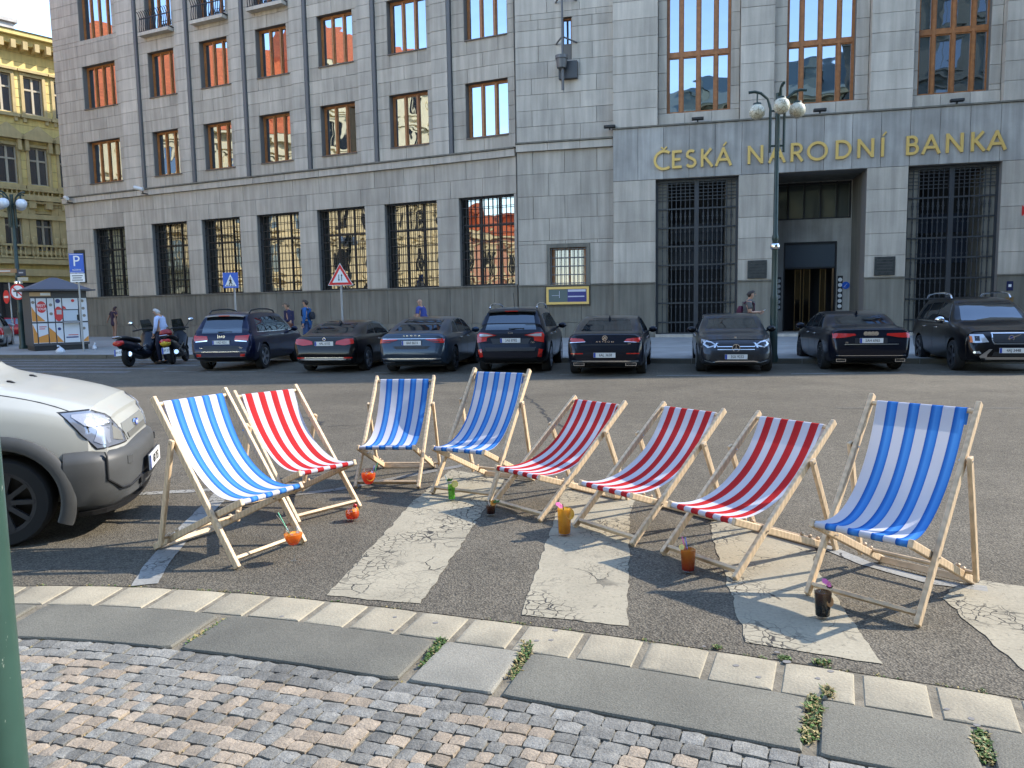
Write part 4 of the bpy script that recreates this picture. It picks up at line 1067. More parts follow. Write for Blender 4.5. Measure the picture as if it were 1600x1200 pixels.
def ybuild(mb, name, mat, par=yh, **k): return mb.build(name, mat, par, **k)
# rusticated wall courses
zc = Z['gf']
rest_y = MB(); z = 0.0; k = 0
while z < Z['corn']:
    z1 = z+.62
    zb = sorted({z, z1} | {q for h in hl for q in (h[2],h[3]) if z+.02 < q < z1-.02})
    for za, zb_ in zip(zb, zb[1:]):
        for a, b in subtract(S0, S1, [(h[0]-.0,h[1]+.0) for h in hl if h[2] < zb_-.01 and h[3] > za+.01]):
            rest_y.box(a,b,0,.5,za+(.02 if za == z else 0),zb_-(.02 if zb_ == z1 else 0),None,0,rnd.random())
    z = z1; k += 1
tag(ybuild(rest_y, 'wall_courses', YEL), kind='stuff')
mb = MB()
zb = sorted({0, Z['corn']} | {q for h in hl for q in (h[2],h[3])})
for za, zb_ in zip(zb, zb[1:]):
    for a, b in subtract(S0, S1, [(h[0],h[1]) for h in hl if h[2] < zb_-.01 and h[3] > za+.01]): mb.box(a,b,.03,.55,za,zb_)
ybuild(mb, 'wall', YELT)
for i, x in enumerate(wx):
    for j, (a, b) in enumerate((('w1b','w1t'),('w2b','w2t'),('w3b','w3t'))):
        z0, z1 = Z[a], Z[b]
        mb = MB(); mb.box(x-ww,x+ww,.25,.28,z0,z1); w_ = ybuild(mb, 'window', GLD)
        mb = MB(); mb.box(x-ww,x-ww+.09,.16,.25,z0,z1).box(x+ww-.09,x+ww,.16,.25,z0,z1).box(x-.07,x+.07,.14,.25,z0,z1).box(x-ww+.09,x-.07,.16,.25,z1-.09,z1).box(x+.07,x+ww-.09,.16,.25,z1-.09,z1)
        zt = lerp(z0,z1,.66); mb.box(x-ww+.09,x-.07,.15,.25,zt-.06,zt+.06).box(x+.07,x+ww-.09,.15,.25,zt-.06,zt+.06).box(x-ww+.09,x-.07,.16,.25,z0,z0+.09).box(x+.07,x+ww-.09,.16,.25,z0,z0+.09)
        mb.build('frame', SASH, w_)
        mb = MB(); f_ = .20; mb.box(x-ww-f_,x-ww,-.10,.02,z0-.1,z1+f_).box(x+ww,x+ww+f_,-.10,.02,z0-.1,z1+f_).box(x-ww,x+ww,-.10,.02,z1,z1+f_)
        mb.box(x-ww-f_-.15,x+ww+f_+.15,-.28,.02,z0-.32,z0-.1)
        for sg in (-1,1): mb.box(x+sg*(ww+.1)-.1,x+sg*(ww+.1)+.1,-.2,.02,z0-.62,z0-.32)
        if j == 0: mb.box(x-ww-f_-.15,x+ww+f_+.15,-.30,.02,z1+f_+.05,z1+f_+.22)
        ybuild(mb, 'window_surround', YELT)
        if j == 1:
            mb = MB(); zz = z1+f_+.25
            mb.box(x-ww-f_-.3,x+ww+f_+.3,-.45,.02,zz,zz+.16); mb.add([(x-ww-f_-.35,-.45,zz+.16),(x+ww+f_+.35,-.45,zz+.16),(x,-.45,zz+1.05),(x-ww-f_-.35,.02,zz+.16),(x+ww+f_+.35,.02,zz+.16),(x,.02,zz+1.05)],[(0,1,2),(3,5,4),(0,3,4,1),(1,4,5,2),(2,5,3,0)])
            for sg in (-1,1): mb.box(x+sg*(ww+.15)-.12,x+sg*(ww+.15)+.12,-.35,.02,zz-.75,zz)
            ybuild(mb, 'pediment', YELT)
        if j == 2:
            for sg in (-1,1):
                mb = MB(); mb.box(x+sg*(ww+.62)-.22,x+sg*(ww+.62)+.22,-.22,.02,z0-.3,z1+.5); mb.box(x+sg*(ww+.62)-.28,x+sg*(ww+.62)+.28,-.28,.02,z1+.5,z1+.7)
                mb.ball((x+sg*(ww+.62),-.25,z0+.6), .2, 8, sc=(1,.5,2)); ybuild(mb, 'pilaster', YELT)
def balustrade(z0, h, x0, x1):
    mb = MB(); mb.box(x0,x1,-.42,-.15,z0,z0+.14).box(x0,x1,-.42,-.15,z0+h-.14,z0+h)
    n = int((x1-x0)/.3)
    for i in range(n): mb.lathe([(.05,z0+.14),(.1,z0+.14+.3*(h-.28)),(.05,z0+.14+.65*(h-.28)),(.07,z0+h-.14)], 7, Matrix.Translation((x0+.15+.3*i,-.28,0)))
    ybuild(mb, 'balustrade', YELT)
for x in wx:
    balustrade(Z['w2b']-1.35, 1.0, x-1.0, x+1.0); balustrade(Z['bal']-.35, 1.0, x-1.05, x+1.05)
for nm, z0, z1, pr in (('string_course',Z['str1']-.6,Z['str1']-.2,.55),('string_course',Z['str2'],Z['str2']+.35,.4),('string_course',Z['gf']-.2,Z['gf']+.3,.5),('string_course',Z['bal']-.75,Z['bal']-.4,.55),('cornice',Z['corn'],Z['corn']+.5,.6),('cornice',Z['corn']+.5,Z['eave'],1.0)):
    mb = MB(); mb.box(S0,S1,-pr,.4,z0,z1-.01); ybuild(mb, nm, YELT if nm != 'cornice' else YEL)
mb = MB()
for i in range(int((S1-S0)/.75)): mb.box(S0+.3+.75*i,S0+.6+.75*i,-.85,.1,Z['corn']-.35,Z['corn']+.2)
for i in range(int((S1-S0)/1.1)): mb.box(S0+.3+1.1*i,S0+.75+1.1*i,-.45,.1,Z['str1']-1.15,Z['str1']-.6)
tag(ybuild(mb, 'corbels', YELT), kind='stuff')
mb = MB(); mb.add([(S0,-1.1,Z['eave']),(S1,-1.1,Z['eave']),(S1,7,Z['eave']+1.3),(S0,7,Z['eave']+1.3),(S0,14,Z['eave']),(S1,14,Z['eave'])],[(0,1,2,3),(3,2,5,4),(0,3,4),(1,5,2)]); rf = ybuild(mb, 'roof', pm('slate_roof',(.10,.09,.085),.7))
cx0 = ypx(10,35)[0]; mb = MB(); mb.box(cx0-2.4,cx0+1.0,1.5,2.6,Z['eave']-.5,ypx(10,22)[1]); mb.box(cx0-2.6,cx0+1.2,1.3,2.8,ypx(10,22)[1],ypx(10,22)[1]+.25); mb.build('chimney', pm('grey_render',(.45,.42,.38),.9,var=.2), rf)
mb = MB(); mb.box(S0,S1,.5,14,0,Z['eave']); ybuild(mb, 'core', YELT)
# shop fronts of the town house
for x in wx:
    mb = MB(); mb.box(x-1.0,x+1.0,-.02,-.005,.3,3.6); sf = ybuild(mb, 'shop_window', GLD); mb = MB(); mb.box(x-1.1,x-1.0,-.08,-.003,.1,3.7).box(x+1.0,x+1.1,-.08,-.003,.1,3.7).box(x-1.0,x+1.0,-.08,-.003,3.6,3.7); mb.build('frame', BLACK, sf)
# sunlit row across the square: what the bank's panes mirror
def town_row(name, label, org, d_, length, eave, mat, ridge, floors, sp, ht, roof=TILE, depth=14, wmat=GLD, trim=CREAM):
    t = thing(name, label, 'building', org); t.rotation_euler = (0,0,math.atan2(d_[1],d_[0]))
    mb = MB(); mb.box(0,length,0,depth,0,eave); mb.build('wall', mat, t)
    n = int(length/sp); wm = MB(); fm = MB()
    for i in range(n):
        for k in range(floors):
            x = (i+.5)*length/n; z = 1.0+k*ht; wm.box(x-.6,x+.6,-.02,-.004,z+.4,z+2.7)
            fm.box(x-.85,x-.6,-.14,-.003,z+.2,z+2.95).box(x+.6,x+.85,-.14,-.003,z+.2,z+2.95).box(x-.6,x+.6,-.14,-.003,z+2.7,z+2.95).box(x-1.0,x+1.0,-.28,-.003,z+.0,z+.2).box(x-1.0,x+1.0,-.3,-.003,z+3.0,z+3.15).box(x-.04,x+.04,-.06,-.021,z+.4,z+2.7)
    wm.build('windows', wmat, t); fm.build('window_surrounds', trim, t)
    cm = MB()
    for k in range(1, floors+1): cm.box(-.1,length+.1,-.35,-.002,1.0+k*ht-.6,1.0+k*ht-.35)
    cm.box(-.3,length+.3,-.8,.3,eave,eave+.5); cm.build('cornice', trim, t)
    mb = MB(); rz_ = eave+.5; mb.add([(-.3,-.9,rz_),(length+.3,-.9,rz_),(length+.3,depth*.5,rz_+ridge),(-.3,depth*.5,rz_+ridge),(-.3,depth,rz_),(length+.3,depth,rz_)],[(0,1,2,3),(3,2,5,4),(0,3,4),(1,5,2)]); r_ = mb.build('roof', roof, t)
    for i in range(int(length/6)):
        x = 3+6*i; mb = MB(); mb.box(x-.7,x+.7,.2,3.5,rz_+.3,rz_+2.3); mb.add([(x-.9,0,rz_+2.3),(x+.9,0,rz_+2.3),(x,0,rz_+3.0),(x-.9,4,rz_+2.3),(x+.9,4,rz_+2.3),(x,4,rz_+3)],[(0,1,2),(0,3,4,1),(1,4,5,2),(2,5,3,0)]); mb.build('dormer', roof, t)
    return t
# facades facing +x: s runs towards -y
town_row('yellow_row_house', 'sunlit yellow houses with orange roofs across the square, mirrored in the windows', (-44.5,23,0), (0,1), 33, 17.5, CREAM, 9.5, 4, 3.0, 4.0)
town_row('cream_corner_house', 'tall sunlit cream house across the square, mirrored in the windows', (-43.5,7,0), (0,1), 15.5, 24.5, CREAM, 6, 6, 2.9, 4.0)
DIMST = pm('dim_stone', (.07,.075,.065), .9)
PINKW = pm('pink_stucco_front', (.50,.25,.17), .85, var=.1, streak=.1)
town_row('pink_row_house', 'lower sunlit pink house across the square, mirrored in the last barred window', (-43.5,-12,0), (0,1), 18.6, 9.5, PINKW, 3, 2, 2.9, 4.0)
OLIVE = pm('olive_stucco', (.20,.19,.12), .85, var=.1, streak=.1); PINK = pm('pink_stucco', (.5,.22,.16), .85, var=.1)
town_row('olive_office_block', 'dim olive block behind the viewer, mirrored in the tall windows', (10.3,-17,0), (-1,0), 27, 21, OLIVE, 5, 4, 3.2, 4.2, trim=OLIVE, roof=pm('green_copper_roof',(.10,.13,.12),.6))
town_row('tall_dark_block', 'tall dark block behind the viewer, mirrored in the right window', (44,-17,0), (-1,0), 33.5, 38, DIMST, 4, 8, 3.2, 4.2, trim=DIMST, roof=pm('dark_roof',(.07,.07,.07),.7))
# ================================================================ cars
def paint(name, col, metal=.35, rough=.28):
    return pm(name, col, rough, metal, coat=.35, spec=.25)
CARGLASS = reflecting('car_glass', (.85,.92,1.0), .16, .01, body=(.008,.010,.012))
TAIL = pm('tail_lamp_red', (.42,.012,.008), .18, coat=.6)
AMBER = pm('lamp_amber', (.55,.14,.02), .2); LENS = pm('lamp_clear', (.50,.52,.55), .1, .5); DARKL = pm('lamp_dark', (.03,.03,.035), .1, .3)
ALLOY = pm('alloy_rim', (.42,.43,.45), .3, .9); DKALLOY = pm('dark_alloy_rim', (.07,.07,.075), .35, .7)
PLATE = pm('plate_white', (.62,.62,.60), .4); PLBLUE = pm('plate_blue', (.015,.05,.30), .4); INK = pm('plate_ink', (.01,.01,.01), .5)
def wheel_meshes(R, wd, spokes, rimm, rr=.70):
    t = MB(); T_ = Matrix.Rotation(math.pi/2,4,'X')
    t.lathe([(R*rr,-wd/2),(R*.93,-wd/2),(R*.985,-wd*.36),(R,-wd*.2),(R,wd*.2),(R*.985,wd*.36),(R*.93,wd/2),(R*rr,wd/2),(R*rr,-wd/2)], 28, T_)
    r = MB(); r.lathe([(R*rr-.025,-wd*.48),(R*rr+.002,-wd*.5),(R*rr+.002,wd*.5),(R*rr-.025,wd*.48),(R*rr-.03,-wd*.48)], 28, T_)
    r.lathe([(0,-wd*.1),(R*rr-.02,-wd*.1),(R*rr-.02,wd*.1),(0,wd*.1)], 28, T_, 1)
    for s_ in (-1,1):
        r.lathe([(0,s_*wd*.40),(.075,s_*wd*.40),(.08,s_*wd*.2)], 12, T_)
        for k in range(spokes):
            a = 2*math.pi*k/spokes
            for da in ((-.10,.10) if spokes == 5 else (0,)):
                r.bar((.06*math.cos(a+da*2), s_*wd*.36, .06*math.sin(a+da*2)), ((R*rr-.01)*math.cos(a+da), s_*wd*.44, (R*rr-.01)*math.sin(a+da)), .045 if spokes == 5 else .032, .03, up=(0,1,0))
    return t.mesh('tyre', RUBBER, True, 40), r.mesh('rim', [rimm, BLACK], True, 30)
def car_section(zb, hw, zs, zt):
    gh = max(zt-zs, .015); gr = sstep(.10,.34,gh)
    he = lerp(hw*.86, hw*.93-.36*gh, gr); ze = zs+gh*lerp(.62,.90,gr)
    h = [(0,zb),(hw*.78,zb),(hw*.92,zb+.04),(hw*.975,zb+.13),(hw*.998,lerp(zb,zs,.45)),(hw,lerp(zb,zs,.66)),(hw*.985,lerp(zb,zs,.86)),(hw*.955,zs-.012),(hw*.93,zs+.012),
         (lerp(hw*.93,he,.5)+.02*gr,lerp(zs,ze,.5)),(he+.012*gr,lerp(zs,ze,.93)),(he*.95,lerp(ze,zt,.45)),(he*.82,lerp(ze,zt,.75)),(he*.5,lerp(ze,zt,.95)),(0,zt)]
    return h
def smooth_tab(f, xs, k=1):
    v = [f(x) for x in xs]
    for _ in range(k): v = [v[0]] + [(v[i-1]+2*v[i]+v[i+1])/4 for i in range(1,len(v)-1)] + [v[-1]]
    return v
def car_body(sp):
    L_, hw = sp['L'], sp['W']/2
    xs = sorted({round(L_*i/46,4) for i in range(47)} | {.02,.05,.09,.14,.2,L_-.02,L_-.05,L_-.09,L_-.14,L_-.2})
    ends = [(0,.80),(.03,.87),(.09,.925),(.2,.965),(.45,.99),(.9,1.0),(L_-1.2,1.0),(L_-.6,.975),(L_-.3,.93),(L_-.12,.86),(L_-.04,.78),(L_,.68)]
    if 'ends' in sp: ends = sp['ends']
    zt = smooth_tab(lambda x: interp(sp['top'],x), xs, 1); zs = smooth_tab(lambda x: interp(sp['belt'],x), xs, 2); wv = smooth_tab(lambda x: hw*interp(ends,x), xs, 1)
    secs = []
    for x, a, b, w in zip(xs, zt, zs, wv):
        zb = sp.get('zb',.2) + .16*max(0,1-x/.5)**2*sp.get('rise',1) + .08*max(0,1-(L_-x)/.4)**2
        b = min(b, a-.018)
        h = car_section(zb, w, b, a)
        secs.append([(x,-y,z) for y, z in h] + [(x,y,z) for y, z in h[-2:0:-1]])
    mb = MB(); mb.loft(secs); return mb
def bvh_of(mb): return BVHTree.FromPolygons([tuple(v) for v in mb.v], mb.f)
def patch(bvh, poly, axis, sgn, off=.006, grid=.07, base=None):
    """a trim piece that follows the body: outline in the plane across `axis`, dropped on to the body from the `sgn` side"""
    bm = bmesh.new()
    vs_ = [bm.verts.new((p[0],p[1],0)) for p in poly]; bm.faces.new(vs_)
    for k in (0,1):
        lo = min(p[k] for p in poly); hi = max(p[k] for p in poly); n = int((hi-lo)/grid)
        for i in range(1,n+1):
            co = [0,0,0]; co[k] = lo+(hi-lo)*i/(n+1); no = [0,0,0]; no[k] = 1
            bmesh.ops.bisect_plane(bm, geom=bm.verts[:]+bm.edges[:]+bm.faces[:], plane_co=co, plane_no=no)
    d = Vector((0,0,0)); d[axis] = -sgn; oth = [i for i in range(3) if i != axis]
    out = MB(); pts = []
    bm.verts.ensure_lookup_table(); bm.verts.index_update()
    ok = []
    for v in bm.verts:
        o = Vector((0,0,0)); o[axis] = sgn*20; o[oth[0]] = v.co.x; o[oth[1]] = v.co.y
        h = bvh.ray_cast(o, d)[0]; ok.append(h is not None)
        if h is None: h = bvh.find_nearest(Vector([ (sp_ if i != axis else sgn*2) for i, sp_ in enumerate(o)]))[0]
        pts.append(h)
    n = len(pts); vs_ = [p - d*off for p in pts] + [p + d*.012 for p in pts]
    fs = [[v.index for v in f.verts] for f in bm.faces]
    be = [(e.verts[0].index, e.verts[1].index) for e in bm.edges if len(e.link_faces) == 1]
    bm.free()
    out.add(vs_, fs + [[n+i for i in reversed(f)] for f in fs] + [(a,b,n+b,n+a) for a, b in be])
    return out
def mir(poly): return [(-p[0],p[1]) for p in poly][::-1]
def plate(t, x, y, z, txt, face, w=.52, h=.115, tilt=0):
    """number plate centred at x,y,z, facing -x (face=-1) or +x"""
    T_ = face_M((x,y,z), (0,face,0) , (0,0,1)) @ Matrix.Rotation(tilt,4,'X')
    mb = MB(); mb.box(-w/2,w/2,-h/2,h/2,-.012,.0,T_,0); mb.box(-w/2-.008,w/2+.008,-h/2-.008,h/2+.008,-.02,-.0125,T_,1); mb.box(-w/2+.003,-w/2+.05,-h/2+.003,h/2-.003,.0002,.0015,T_,2)
    o = mb.build('number_plate', [PLATE,BLACK,PLBLUE], t, fix=True)
    text_obj('lettering', txt, .098, INK, o, T_ @ Matrix.Translation((.025,0,.0015)), .001, .80)
    return o
def car(name, label, sp, loc, head, ptxt, nose_out=False, group='cars parked nose to tail along the kerb by the bank'):
    """car space: x forward from the rear bumper, y left, z up"""
    t = thing(name, label, sp.get('cat','car'), loc, head, group); t.scale = [sp.get('k',CS)]*3
    PT = sp['paint']; L_, hw = sp['L'], sp['W']/2
    mb = car_body(sp); bv = bvh_of(mb)
    body = mb.build('body', PT, t, smooth=True, angle=32, fix=True)
    # wheel housings cut out of the body
    c = MB()
    for x in sp['axles']:
        for s_ in (-1,1): c.lathe([(0,-.17),(sp['R']+.05,-.17),(sp['R']+.05,.17),(0,.17)], 24, Matrix.Translation((x,s_*(hw-.10),sp['R']+.01)) @ Matrix.Rotation(math.pi/2,4,'X'))
    co = c.build('cutter', BLACK, None, fix=True); co.parent = t
    bo = body.modifiers.new('arch','BOOLEAN'); bo.object = co; bo.operation = 'DIFFERENCE'; bo.solver = 'EXACT'
    bake(body); bpy.data.objects.remove(co)
    body.data.materials.clear(); body.data.materials.append(PT)
    ty, rm = wheel_meshes(sp['R'], .23, sp.get('spokes',5), sp.get('rim',ALLOY))
    for x in sp['axles']:
        for s_ in (-1,1):
            w = pivot('wheel', t, (x, s_*(hw-.115), sp['R'])); link('tyre', ty, w); link('rim', rm, w)
    def add(nm, poly, mat, axis=0, sgn=-1, off=.006, both=False, par=None, grid=.07):
        r = [patch(bv, poly, axis, sgn, off, grid).build(nm, mat, par or t, smooth=True, angle=40, fix=True)]
        if both: r.append(patch(bv, mir(poly), axis, sgn, off, grid).build(nm, mat, par or t, smooth=True, angle=40, fix=True))
        return r
    for nm, poly, mat, sgn, off, both in sp['ends_trim']: add(nm, poly, mat, 0, sgn, off, both)
    for nm, poly, mat, off in sp['side_trim']:
        for s_ in (-1,1): add(nm, poly, mat, 1, s_, off)
    # wing mirrors, door handles
    mx, mz = sp['mirror']
    for s_ in (-1,1):
        m = MB(); m.ball((mx,s_*(hw+.09),mz), .12, 12, sc=(.62,1.0,.70)); m.tube([(mx+.02,s_*(hw-.10),mz-.06),(mx,s_*(hw+.04),mz-.03)], .025, 6); m.build('wing_mirror', sp.get('mirror_mat',PT), t, smooth=True)
        for hx in sp.get('handles',[]):
            h_ = bv.ray_cast(Vector((hx,s_*5,sp['hz'])), Vector((0,-s_,0)))[0]
            if h_: m = MB(); m.box(hx-.10,hx+.10,h_.y-.02,h_.y+.02,sp['hz']-.014,sp['hz']+.014); m.build('door_handle', CHROME, t, bevel=.008)
        if 'rails' in sp:
            x0, x1, yr, zr = sp['rails']
            m = MB(); m.tube([(x0,s_*yr,zr-.09),(x0+.12,s_*yr,zr-.01),(lerp(x0,x1,.35),s_*yr,zr+.035),(lerp(x0,x1,.7),s_*yr,zr+.03),(x1-.12,s_*yr,zr-.02),(x1,s_*yr,zr-.12)], .024, 8); m.build('roof_rail', sp.get('rail_mat',CHROME), t, smooth=True)
    if 'fin' in sp:
        x, z = sp['fin']; m = MB(); m.loft([[(x-.09,-.03,z-.02),(x+.09,-.03,z-.02),(x+.09,.03,z-.02),(x-.09,.03,z-.02)],[(x-.07,-.006,z+.07),(x-.02,-.006,z+.06),(x-.02,.006,z+.06),(x-.07,.006,z+.07)]]); m.build('antenna_fin', PT, t)
    if 'whip' in sp:
        x, y, z = sp['whip']; m = MB(); m.tube([(x,y,z-.02),(x-.25,y,z+.38)], .006, 5); m.build('antenna', BLACK, t)
    # number plate, badge, wording
    px, pz = sp['plate']; fx = 1 if nose_out else -1
    h_ = bv.ray_cast(Vector((fx*20,0,pz)), Vector((-fx,0,0)))[0]
    plate(t, h_.x+fx*.03, sp.get('py',0), pz, ptxt, fx, tilt=sp.get('ptilt',0))
    for fn in sp.get('extra',[]): fn(t, bv, fx)
    # shadowed floor pan
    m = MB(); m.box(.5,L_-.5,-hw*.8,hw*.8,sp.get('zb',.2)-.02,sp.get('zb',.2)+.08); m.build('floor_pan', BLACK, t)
    return t
def hit(bv, fx, y, z):
    h_ = bv.ray_cast(Vector((fx*20,y,z)), Vector((-fx,0,0)))[0]
    return h_ if h_ else Vector((0,y,z))
def wording(txt, y, z, size, mat=CHROME, w=1.0):
    def f(t, bv, fx):
        h_ = hit(bv, fx, y, z); text_obj('badge', txt, size, mat, t, face_M((h_.x+fx*.012,y,z),(0,fx,0),(0,0,1)), .003, w)
    return f
def ring(y, z, r, th, mat=CHROME, name='badge', star=False, bar=False, vw=False, disc=None):
    def f(t, bv, fx):
        h_ = hit(bv, fx, y, z); T_ = face_M((h_.x+fx*.02,y,z),(0,fx,0),(0,0,1))
        mb = MB(); mb.lathe([(r-th,-.012),(r,-.012),(r,.012),(r-th,.012),(r-th,-.012)], 24, T_)
        if disc: mb.lathe([(0,-.012),(r-th,-.012),(r-th,-.004),(0,-.004)], 24, T_, 1)
        if star:
            for a in (90,210,330): mb.bar((0,0,.002),((r-th/2)*math.cos(R_(a)),(r-th/2)*math.sin(R_(a)),.002), th*.9,.012,T_,up=(0,0,1))
        if vw:
            q = r*.62
            for a, b in (((-q*.5,q*.75),(0,0)),((q*.5,q*.75),(0,0)),((-q*.95,q*.2),(-q*.42,-q*.8)),((q*.95,q*.2),(q*.42,-q*.8)),((-q*.42,-q*.8),(0,q*.05)),((q*.42,-q*.8),(0,q*.05))): mb.bar((a[0],a[1],.002),(b[0],b[1],.002), th*.9,.008,T_,up=(0,0,1))
        if bar: mb.bar((-r*3.0,-r*1.3,-.002),(r*3.0,r*1.3,-.002), th*1.1,.01,T_,up=(0,0,1))
        mb.build(name, [mat, disc or mat], t, fix=True)
    return f
def rings4(y, z, r, th):
    def f(t, bv, fx):
        h_ = hit(bv, fx, y, z); mb = MB()
        for k in range(4): mb.lathe([(r-th,-.006),(r,-.006),(r,.006+.001*k),(r-th,.006+.001*k),(r-th,-.006)], 20, face_M((h_.x+fx*.015,y+fx*(k-1.5)*r*1.5,z),(0,fx,0),(0,0,1)))
        mb.build('badge', CHROME, t, fix=True)
    return f
def exhausts(y, z, w, h):
    def f(t, bv, fx):
        for s_ in (-1,1):
            h_ = hit(bv, fx, s_*y, z+.02); x = h_.x
            mb = MB(); T_ = face_M((x+fx*.01,s_*y,z),(0,fx,0),(0,0,1)); b_ = .012
            mb.box(-w/2,w/2,h/2-b_,h/2,-.04,.012,T_).box(-w/2,w/2,-h/2,-h/2+b_,-.04,.012,T_).box(-w/2,-w/2+b_,-h/2+b_,h/2-b_,-.04,.012,T_).box(w/2-b_,w/2,-h/2+b_,h/2-b_,-.04,.012,T_)
            mb.box(-w/2+b_,w/2-b_,-h/2+b_,h/2-b_,-.03,-.004,T_,1); mb.build('exhaust_trim', [CHROME,BLACK], t, fix=True)
    return f
def wiper(y0, y1, z):
    def f(t, bv, fx):
        mb = MB(); pts = []
        for k in range(6): y = lerp(y0,y1,k/5); h_ = hit(bv, fx, y, z+.02*math.sin(k)); pts.append((h_.x+fx*.025,y,z))
        mb.tube(pts, .01, 5); mb.build('wiper', BLACK, t)
    return f
def spoiler(x, w, z, d):
    def f(t, bv, fx):
        mb = MB(); mb.loft([[(x-d,y*w,z-.03-.03*y*y),(x-d,y*w,z+.0-.03*y*y),(x+.25,y*w,z+.045-.03*y*y),(x+.25,y*w,z-.02-.03*y*y)] for y in (-1,-.6,0,.6,1)]); mb.build('roof_spoiler', t.children[0].data.materials[0], t, smooth=True, angle=40)
        mb = MB(); mb.box(x-d-.008,x-d+.02,-.17,.17,z-.03,z-.008); mb.build('brake_lamp', TAIL, t)
    return f
HEAD = R_(90-13.5)                      # the bays run square to the bank front
CS = .92
def place(px, py, sp, nose_out=False, axle_pt=None, dh=0):
    """stand the car with the middle of its near axle on the surveyed point"""
    p = G(px, py) if axle_pt is None else Vector((*axle_pt,0)); h = HEAD+R_(dh) + (math.pi if nose_out else 0)
    x = (sp['axles'][1] if nose_out else sp['axles'][0])*sp.get('k',CS)
    return (p.x-math.cos(h)*x, p.y-math.sin(h)*x, 0), h
NAVY = paint('navy_car_paint', (.006,.009,.03)); BLK = paint('black_car_paint', (.006,.006,.008)); STEEL = paint('blue_grey_car_paint', (.03,.045,.068), .5)
GREYM = paint('dark_grey_car_paint', (.035,.038,.045), .5); BLUEBLK = paint('blue_black_car_paint', (.006,.008,.016))
TRIMB = pm('dark_trim', (.015,.015,.017), .45)
def quad(y0,y1,z0,z1): return [(y0,z0),(y1,z0),(y1,z1),(y0,z1)]
def side_glass(*polys): return [('side_window',p,CARGLASS,.004) for p in polys]
def seams(xs, z0, z1): return [('door_seam',[(x-.006,z0),(x+.006,z0),(x+.006,z1),(x-.006,z1)],TRIMB,.002) for x in xs]
SUV_END = [(0,.84),(.04,.90),(.12,.955),(.3,.985),(.8,1.0),(3.6,1.0),(4.2,.97),(4.5,.92),(4.65,.85),(4.8,.72)]
# --- dark blue upright 4x4, rear seen
sp = dict(k=.885,L=4.82,W=1.94,paint=NAVY,R=.385,axles=(.98,3.9),zb=.27,cat='car',ends=SUV_END,
 top=[(0,.66),(.05,.74),(.12,1.06),(.30,1.40),(.52,1.66),(.75,1.725),(1.6,1.755),(2.6,1.74),(3.05,1.66),(3.65,1.16),(4.0,1.13),(4.5,1.05),(4.72,.9),(4.82,.6)],
 belt=[(0,.62),(.1,1.04),(1.2,1.10),(3.6,1.09),(4.3,1.02),(4.82,.55)],
 ends_trim=[('rear_window',[(-.62,1.13),(.62,1.13),(.56,1.58),(-.56,1.58)],CARGLASS,-1,.006,False),
  ('tail_lamp',[(.40,.93),(.82,.90),(.85,1.07),(.44,1.05)],TAIL,-1,.02,True),('lamp_strip',[(.42,.90),(.78,.87),(.79,.895),(.43,.925)],CHROME,-1,.018,True),
  ('chrome_strip',quad(-.58,.58,.575,.595),CHROME,-1,.014,False),('bumper_recess',quad(-.55,.55,.62,.76),TRIMB,-1,.004,False),
  ('reflector',quad(.60,.74,.44,.52),TAIL,-1,.008,True),('lower_valance',[(-.72,.30),(.72,.30),(.76,.42),(-.76,.42)],TRIMB,-1,.006,False),('lower_strip',quad(-.74,.74,.425,.440),CHROME,-1,.008,False)],
 side_trim=side_glass([(.66,1.17),(1.25,1.17),(1.25,1.56),(.86,1.56)],[(1.33,1.17),(2.25,1.16),(2.25,1.60),(1.33,1.58)],[(2.33,1.16),(3.35,1.16),(2.92,1.58),(2.33,1.60)]) + seams((1.29,2.29,3.40),.5,1.12) + [('window_trim',[(.62,1.135),(3.45,1.125),(3.45,1.145),(.62,1.155)],CHROME,.006),('arch_trim',[(.40,.55),(.46,.55),(.62,.80),(.57,.83)],pm('arch_light',(.2,.2,.22),.4,.5),.003)],
 mirror=(3.3,1.16),handles=(1.5,2.5),hz=1.02,rails=(.75,2.7,.62,1.80),rail_mat=BLACK,plate=(0,.86),fin=None,
 extra=[wording('Jeep',.0,1.035,.13,CHROME,1.1),wording('4x4',.60,.70,.06),wording('CRD',-.62,.70,.05),spoiler(.52,.60,1.66,.14),wiper(-.3,.12,1.17)])
del sp['fin']
loc, h = place(0,0,sp,axle_pt=(-7.55,21.0),dh=9)
car('parked_car','dark navy upright 4x4 seen from behind, leftmost of the parked row',sp,loc,h,'1AZ 4231')
